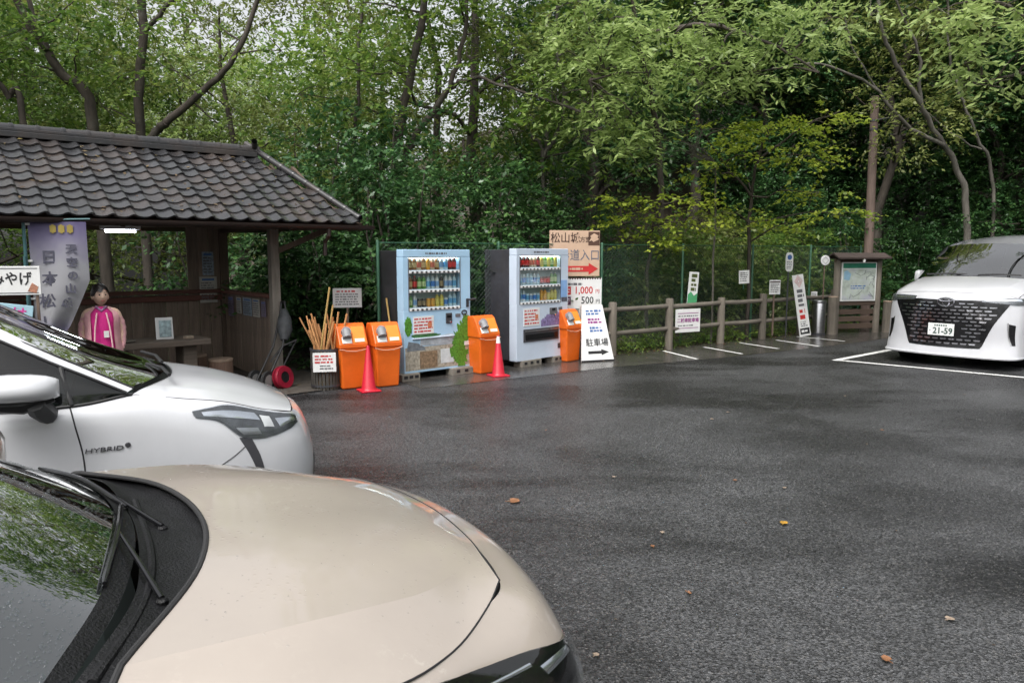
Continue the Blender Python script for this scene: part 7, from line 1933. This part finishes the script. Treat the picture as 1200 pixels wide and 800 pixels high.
# leaning and upright trunks behind the hut
hero('broadleaf_tree', 'dark tree leaning outward behind the hut ridge', ground(118, 150, 14.5), [([ground(118, 150, 14.5), A(108, 145, 14.5), A(70, 85, 14.4), A(22, 5, 14.2), A(-10, -60, 14)], 0.2, 0.08), ([A(55, 60, 14.3), A(30, -10, 14.6), A(40, -60, 15)], 0.09, 0.04)],
     [(A(40, 30, 14), 0.8), (A(90, 50, 14), 0.7), (A(0, 70, 14), 0.8), (A(110, -10, 14.5), 1.0), (A(10, -20, 14), 0.9)], 'mid', (0.13, 0.06), 70, seed=41)
hero('broadleaf_tree', 'straight dark trunked tree rising behind the hut roof', ground(165, 150, 14.8), [([ground(165, 150, 14.8), A(164, 150, 14.8), A(166, 60, 14.8), A(168, -80, 14.8)], 0.16, 0.12), ([A(195, 143, 14.5), A(232, 112, 14.4), A(270, 75, 14.2), A(300, 8, 14.2), A(312, -50, 14)], 0.12, 0.05), ([A(165, 190, 14.8), A(180, 158, 14.7), A(195, 143, 14.5)], 0.14, 0.12), ([A(166, 40, 14.8), A(200, 0, 14.6), A(225, -60, 14.5)], 0.06, 0.03)],
     [(A(215, 95, 14.5), 0.65), (A(140, 90, 14.6), 0.7), (A(230, 20, 14.3), 0.7), (A(150, 10, 14.6), 0.9), (A(330, 60, 14.3), 0.7), (A(260, 150, 14.6), 0.5), (A(120, 125, 14.6), 0.6)], 'mid', (0.13, 0.06), 62, seed=42)
hero('broadleaf_tree', 'slim tree leaning at the far end of the hut roof', ground(20, 140, 13.5), [([ground(28, 140, 13.5), A(28, 143, 13.5), A(10, 112, 13.4), A(-15, 80, 13.2)], 0.1, 0.07)], [(A(-20, 60, 13.2), 0.7), (A(20, 115, 13.6), 0.5)], 'mid', (0.12, 0.06), 60, seed=43)
hero('broadleaf_tree', 'twin stemmed tree rising behind the first vending machine', ground(468, 250, 14.6), [([ground(468, 250, 14.6), A(466, 230, 14.6), A(470, 150, 14.6), A(482, 80, 14.5), A(500, 0, 14.4), A(512, -70, 14.4)], 0.17, 0.09), ([A(470, 195, 14.6), A(492, 150, 14.5), A(522, 110, 14.3), A(540, 60, 14.1), A(552, -40, 14)], 0.12, 0.05), ([A(525, 105, 14.3), A(560, 92, 14.0), A(610, 108, 13.7), A(680, 130, 13.4), A(720, 150, 13.3)], 0.045, 0.015)],
     [(A(440, 70, 14.3), 0.65), (A(560, 40, 14), 0.75), (A(590, 90, 13.8), 0.6), (A(650, 110, 13.5), 0.6), (A(520, -10, 14), 0.8), (A(410, 10, 14.6), 0.8), (A(455, 150, 14.4), 0.4)], 'mid', (0.13, 0.055), 62, seed=44)
hero('broadleaf_tree', 'slim pale tree with thin stem between hut and machines', ground(415, 250, 15.5), [([ground(415, 250, 15.5), A(416, 200, 15.5), A(420, 100, 15.5), A(425, -30, 15.5)], 0.08, 0.05)], [(A(390, 130, 15.3), 0.6), (A(380, 60, 15.3), 0.8), (A(350, 110, 15), 0.8), (A(345, 170, 15), 0.7)], 'mid', (0.12, 0.055), 65, seed=45)
hero('broadleaf_tree', 'pale forked tree above the evergreen shrubs', ground(636, 250, 15.2), [([ground(636, 250, 15.2), A(636, 190, 15.2), A(622, 160, 15.2), A(600, 110, 15.2), A(580, 60, 15.2)], 0.075, 0.03), ([A(636, 185, 15.2), A(655, 150, 15.1), A(660, 100, 15.0), A(640, 20, 15)], 0.06, 0.03), ([A(640, 175, 15.2), A(650, 90, 15.6), A(655, -30, 15.8)], 0.05, 0.035)],
     [(A(600, 50, 15), 0.8), (A(660, 60, 15), 0.8), (A(700, 100, 14.8), 0.7), (A(620, 130, 15), 0.6), (A(690, 0, 15), 0.9), (A(590, 150, 15), 0.5)], 'olive', (0.13, 0.055), 75, 'bark_pale', seed=46)
# pale green canopy reaching over from the slope
hero('broadleaf_tree', 'tree with pale green drooping leaves over the price boards', ground(760, 220, 16.5), [([ground(775, 220, 16.5), A(775, 220, 16.5), A(765, 120, 15.8), A(745, 30, 15), A(735, -60, 14.5)], 0.12, 0.06), ([A(762, 100, 15.7), A(720, 80, 14.5), A(690, 95, 13.6)], 0.05, 0.02), ([A(750, 40, 15), A(830, 30, 14), A(900, 50, 13.4), A(960, 85, 13)], 0.06, 0.02)],
     [(A(700, 90, 13.6), (0.9, 0.7, 0.6)), (A(740, 130, 13.4), (0.7, 0.6, 0.5)), (A(735, 175, 13.4), (0.5, 0.5, 0.35)), (A(790, 40, 13.8), (0.9, 0.8, 0.5)), (A(850, 20, 13.5), (0.9, 0.8, 0.5)), (A(920, 40, 13.3), (0.9, 0.8, 0.5)), (A(880, 85, 13.3), (0.8, 0.7, 0.4)), (A(830, 80, 13.4), (0.7, 0.6, 0.4)), (A(975, 20, 13.5), (0.8, 0.7, 0.4)), (A(690, 30, 14), 0.7), (A(665, 60, 13.8), (0.7, 0.6, 0.5)), (A(720, 20, 13.6), (0.8, 0.6, 0.5)), (A(760, 85, 13.5), (0.7, 0.6, 0.5)), (A(700, 140, 13.5), (0.6, 0.5, 0.4)), (A(765, 150, 13.6), (0.5, 0.5, 0.35))], 'light', (0.16, 0.055), 105, seed=47, droop=0.45, flat=0.2)
# maple sprays over the bicycle bays
hero('maple_tree', 'bright green maple with layered sprays over the net fence', ground(880, 290, 15.5), [([ground(880, 290, 15.5), A(878, 260, 15.5), A(885, 200, 15.2), A(900, 150, 14.8)], 0.07, 0.03), ([A(880, 230, 15.4), A(840, 180, 14.8), A(820, 150, 14.5)], 0.03, 0.012), ([A(888, 190, 15.2), A(940, 150, 14.6), A(985, 130, 14.3)], 0.03, 0.012)],
     [(A(850, 150, 14.4), (0.7, 0.5, 0.22)), (A(905, 150, 14.3), (0.8, 0.5, 0.2)), (A(960, 142, 14.2), (0.7, 0.5, 0.2)), (A(880, 180, 14.3), (0.9, 0.5, 0.2)), (A(945, 182, 14.2), (0.7, 0.5, 0.22)), (A(830, 200, 14.4), (0.5, 0.4, 0.2)), (A(960, 225, 14.4), (0.6, 0.4, 0.15)), (A(980, 250, 14.5), (0.6, 0.4, 0.15)), (A(920, 262, 14.8), (0.6, 0.4, 0.15)), (A(860, 250, 14.8), (0.6, 0.4, 0.2))], 'maple', (0.10, 0.065), 140, seed=48, flat=0.15, tl=0.45)
hero('maple_tree', 'low yellow green maple beside the tan entrance board', ground(760, 300, 14.6), [([ground(760, 300, 14.6), A(760, 300, 14.6), A(765, 265, 14.4), A(775, 240, 14.2)], 0.05, 0.02), ([A(762, 280, 14.5), A(730, 262, 14.1)], 0.02, 0.01)],
     [(A(775, 238, 14), (0.55, 0.4, 0.16)), (A(745, 260, 13.9), (0.6, 0.4, 0.15)), (A(800, 262, 14), (0.55, 0.4, 0.15)), (A(725, 235, 14), (0.45, 0.4, 0.14)), (A(770, 285, 14), (0.5, 0.4, 0.2)), (A(820, 235, 14.2), (0.4, 0.3, 0.14))], 'maple', (0.10, 0.065), 140, seed=49, flat=0.15, tl=0.4)
# grey leaning trunks on the slope
hero('broadleaf_tree', 'grey bare-stemmed tree leaning far over the slope', ground(1133, 260, 18), [([ground(1135, 260, 18), A(1133, 250, 18), A(1122, 200, 18), A(1095, 150, 17.7), A(1062, 95, 17.3), A(1035, 40, 17), A(1025, -20, 17)], 0.14, 0.05), ([A(1105, 170, 17.8), A(1060, 145, 17.4), A(1020, 100, 17), A(960, 75, 16.6), A(905, 80, 16.3)], 0.06, 0.015), ([A(1080, 125, 17.6), A(1075, 60, 17.3), A(1050, 0, 17)], 0.05, 0.025), ([A(1040, 120, 17.2), A(1005, 70, 16.9), A(990, 20, 16.8)], 0.03, 0.012)],
     [(A(1020, 20, 16.8), 0.6), (A(1060, 10, 16.8), 0.6), (A(985, 40, 16.6), 0.5)], 'olive', (0.13, 0.055), 50, 'bark_pale', seed=50)
hero('broadleaf_tree', 'slender grey tree beside the leaning one on the slope', ground(1168, 240, 18.4), [([ground(1170, 240, 18.4), A(1165, 220, 18.4), A(1145, 160, 18.2), A(1125, 110, 18), A(1112, 60, 17.9), A(1110, 0, 17.8)], 0.075, 0.035), ([A(1150, 175, 18.2), A(1120, 160, 18), A(1085, 130, 17.8)], 0.03, 0.012)], [(A(1115, 20, 17.6), 0.6)], 'olive', (0.13, 0.055), 50, 'bark_pale', seed=51)
hero('broadleaf_tree', 'tree with broad pale leaves arching above the large minivan', ground(1290, 260, 14.5), [([ground(1290, 260, 14.5), A(1285, 200, 14.5), A(1250, 90, 13.5), A(1200, 20, 12.6), A(1150, 0, 12.2)], 0.14, 0.03), ([A(1240, 80, 13.4), A(1180, 90, 12.4), A(1130, 100, 12)], 0.04, 0.015)],
     [(A(1150, 30, 12), (0.6, 0.5, 0.35)), (A(1195, 60, 12), (0.6, 0.5, 0.35)), (A(1130, 75, 12), (0.5, 0.4, 0.3)), (A(1180, 5, 12), (0.7, 0.5, 0.35)), (A(1160, 100, 12.1), (0.4, 0.35, 0.2)), (A(1225, 20, 12), (0.7, 0.5, 0.4)), (A(1110, 10, 12.2), (0.4, 0.4, 0.3))], 'light', (0.17, 0.06), 85, seed=52, droop=0.5, flat=0.2)
# dead bare bush
rng = np.random.default_rng(9); dl = []
root = ground(838, 230, 14.6)
for k in range(16):
    tip = A(765 + 75 * rng.random(), 122 + 60 * rng.random(), 13.9 + 0.6 * rng.random()); mid = A(822 - 12 * rng.random(), 172 + 10 * rng.random(), 14.3)
    dl.append(([A(838, 190, 14.5), mid, tip], 0.016, 0.004))
dl.append(([root, A(838, 240, 14.6), A(838, 190, 14.5)], 0.026, 0.016))
hero('bare_bush', 'dead bush of bare pale twigs beside the maple', root, dl, [], 'olive', (0.1, 0.05), 10, 'bark_pale', seed=53, nside=5)

# leaf litter along the foot of the fence and on the hut roof
def litter(name, pts, size, m, seed, parent=None):
    rng = np.random.default_rng(seed); b = MB()
    for p, nrm in pts:
        nrm = Vector(nrm); a = nrm.orthogonal().normalized(); q = Matrix.Rotation(rng.uniform(0, 6.28), 3, nrm) @ a; w = nrm.cross(q); s_ = size * rng.uniform(0.5, 1.3); p = Vector(p)
        b.add([p, p + q * s_ * 0.5 + w * s_ * 0.28 + nrm * s_ * 0.15 * rng.random(), p + q * s_ + nrm * s_ * 0.1, p + q * s_ * 0.5 - w * s_ * 0.28 + nrm * s_ * 0.15 * rng.random()], [(0, 1, 2, 3)])
    o = b.build(name, m, parent, smooth=False); o['kind'] = 'stuff'
    return o
rg = np.random.default_rng(3); pts = []
for k in range(900):
    a = rg.uniform(-1.2, 9.5); d = 0.22 - abs(rg.normal(0, 0.22))
    if rg.random() < 0.12: d -= rg.uniform(0, 1.0)
    x, y = fence_xy(a, d); pts.append(((x, y, 0.012), (rg.normal(0, .15), rg.normal(0, .15), 1)))
for k in range(200):
    p = hut_w(rg.uniform(-4, 0.1), rg.uniform(-0.3, 0.9)); pts.append(((p.x, p.y, 0.024), (rg.normal(0, .15), rg.normal(0, .15), 1)))
o = litter('leaf_litter', pts, 0.05, leaf_mat('litter_leaf', (0.03, 0.018, 0.01), (0.08, 0.045, 0.02), (0.2, 0.13, 0.05), 0.1), 5); tag(o, 'brown leaf litter gathered along the foot of the log fence', 'leaf litter')
pts = []
for k in range(170):
    t = rg.random(); xx = rg.uniform(-5.8, RX * t - 0.2); pts.append(((xx, RW * t, EZ + (RZ - EZ) * t + 0.06), (0, -math.sin(sl), math.cos(sl))))
litter('leaf_litter', pts, 0.055, LV['olive'] if False else leaf_mat('roof_leaf', (0.06, 0.035, 0.02), (0.12, 0.08, 0.03), (0.2, 0.17, 0.06), 0.1), 6, roof)
pts = []
for k in range(260):
    pts.append(((rg.uniform(-1, 9), rg.uniform(2.5, 13), 0.006), (rg.normal(0, .15), rg.normal(0, .15), 1)))
o = litter('leaf_fragments', pts, 0.02, leaf_mat('fragment_leaf', (0.05, 0.03, 0.02), (0.1, 0.07, 0.04), (0.25, 0.2, 0.14), 0.1), 8); tag(o, 'tiny leaf fragments strewn over the open asphalt', 'leaf litter')
# weeds rooted along the fence foot
wd = proto_shrub(35, 0.3, 0.22, 'mid', (0.07, 0.03), 500, name='weed_tuft', stems=4)
for i in range(14):
    x, y = fence_xy(0.2 + i * 0.6 + rf_.uniform(-.2, .2), 0.22 + rf_.uniform(0, .12))
    place(wd, x, y, rf_.uniform(0, 6), rf_.uniform(0.6, 1.2), 'small weed tuft rooted at the foot of the log fence', 'weeds along the log fence', 'weed', z=0.0)
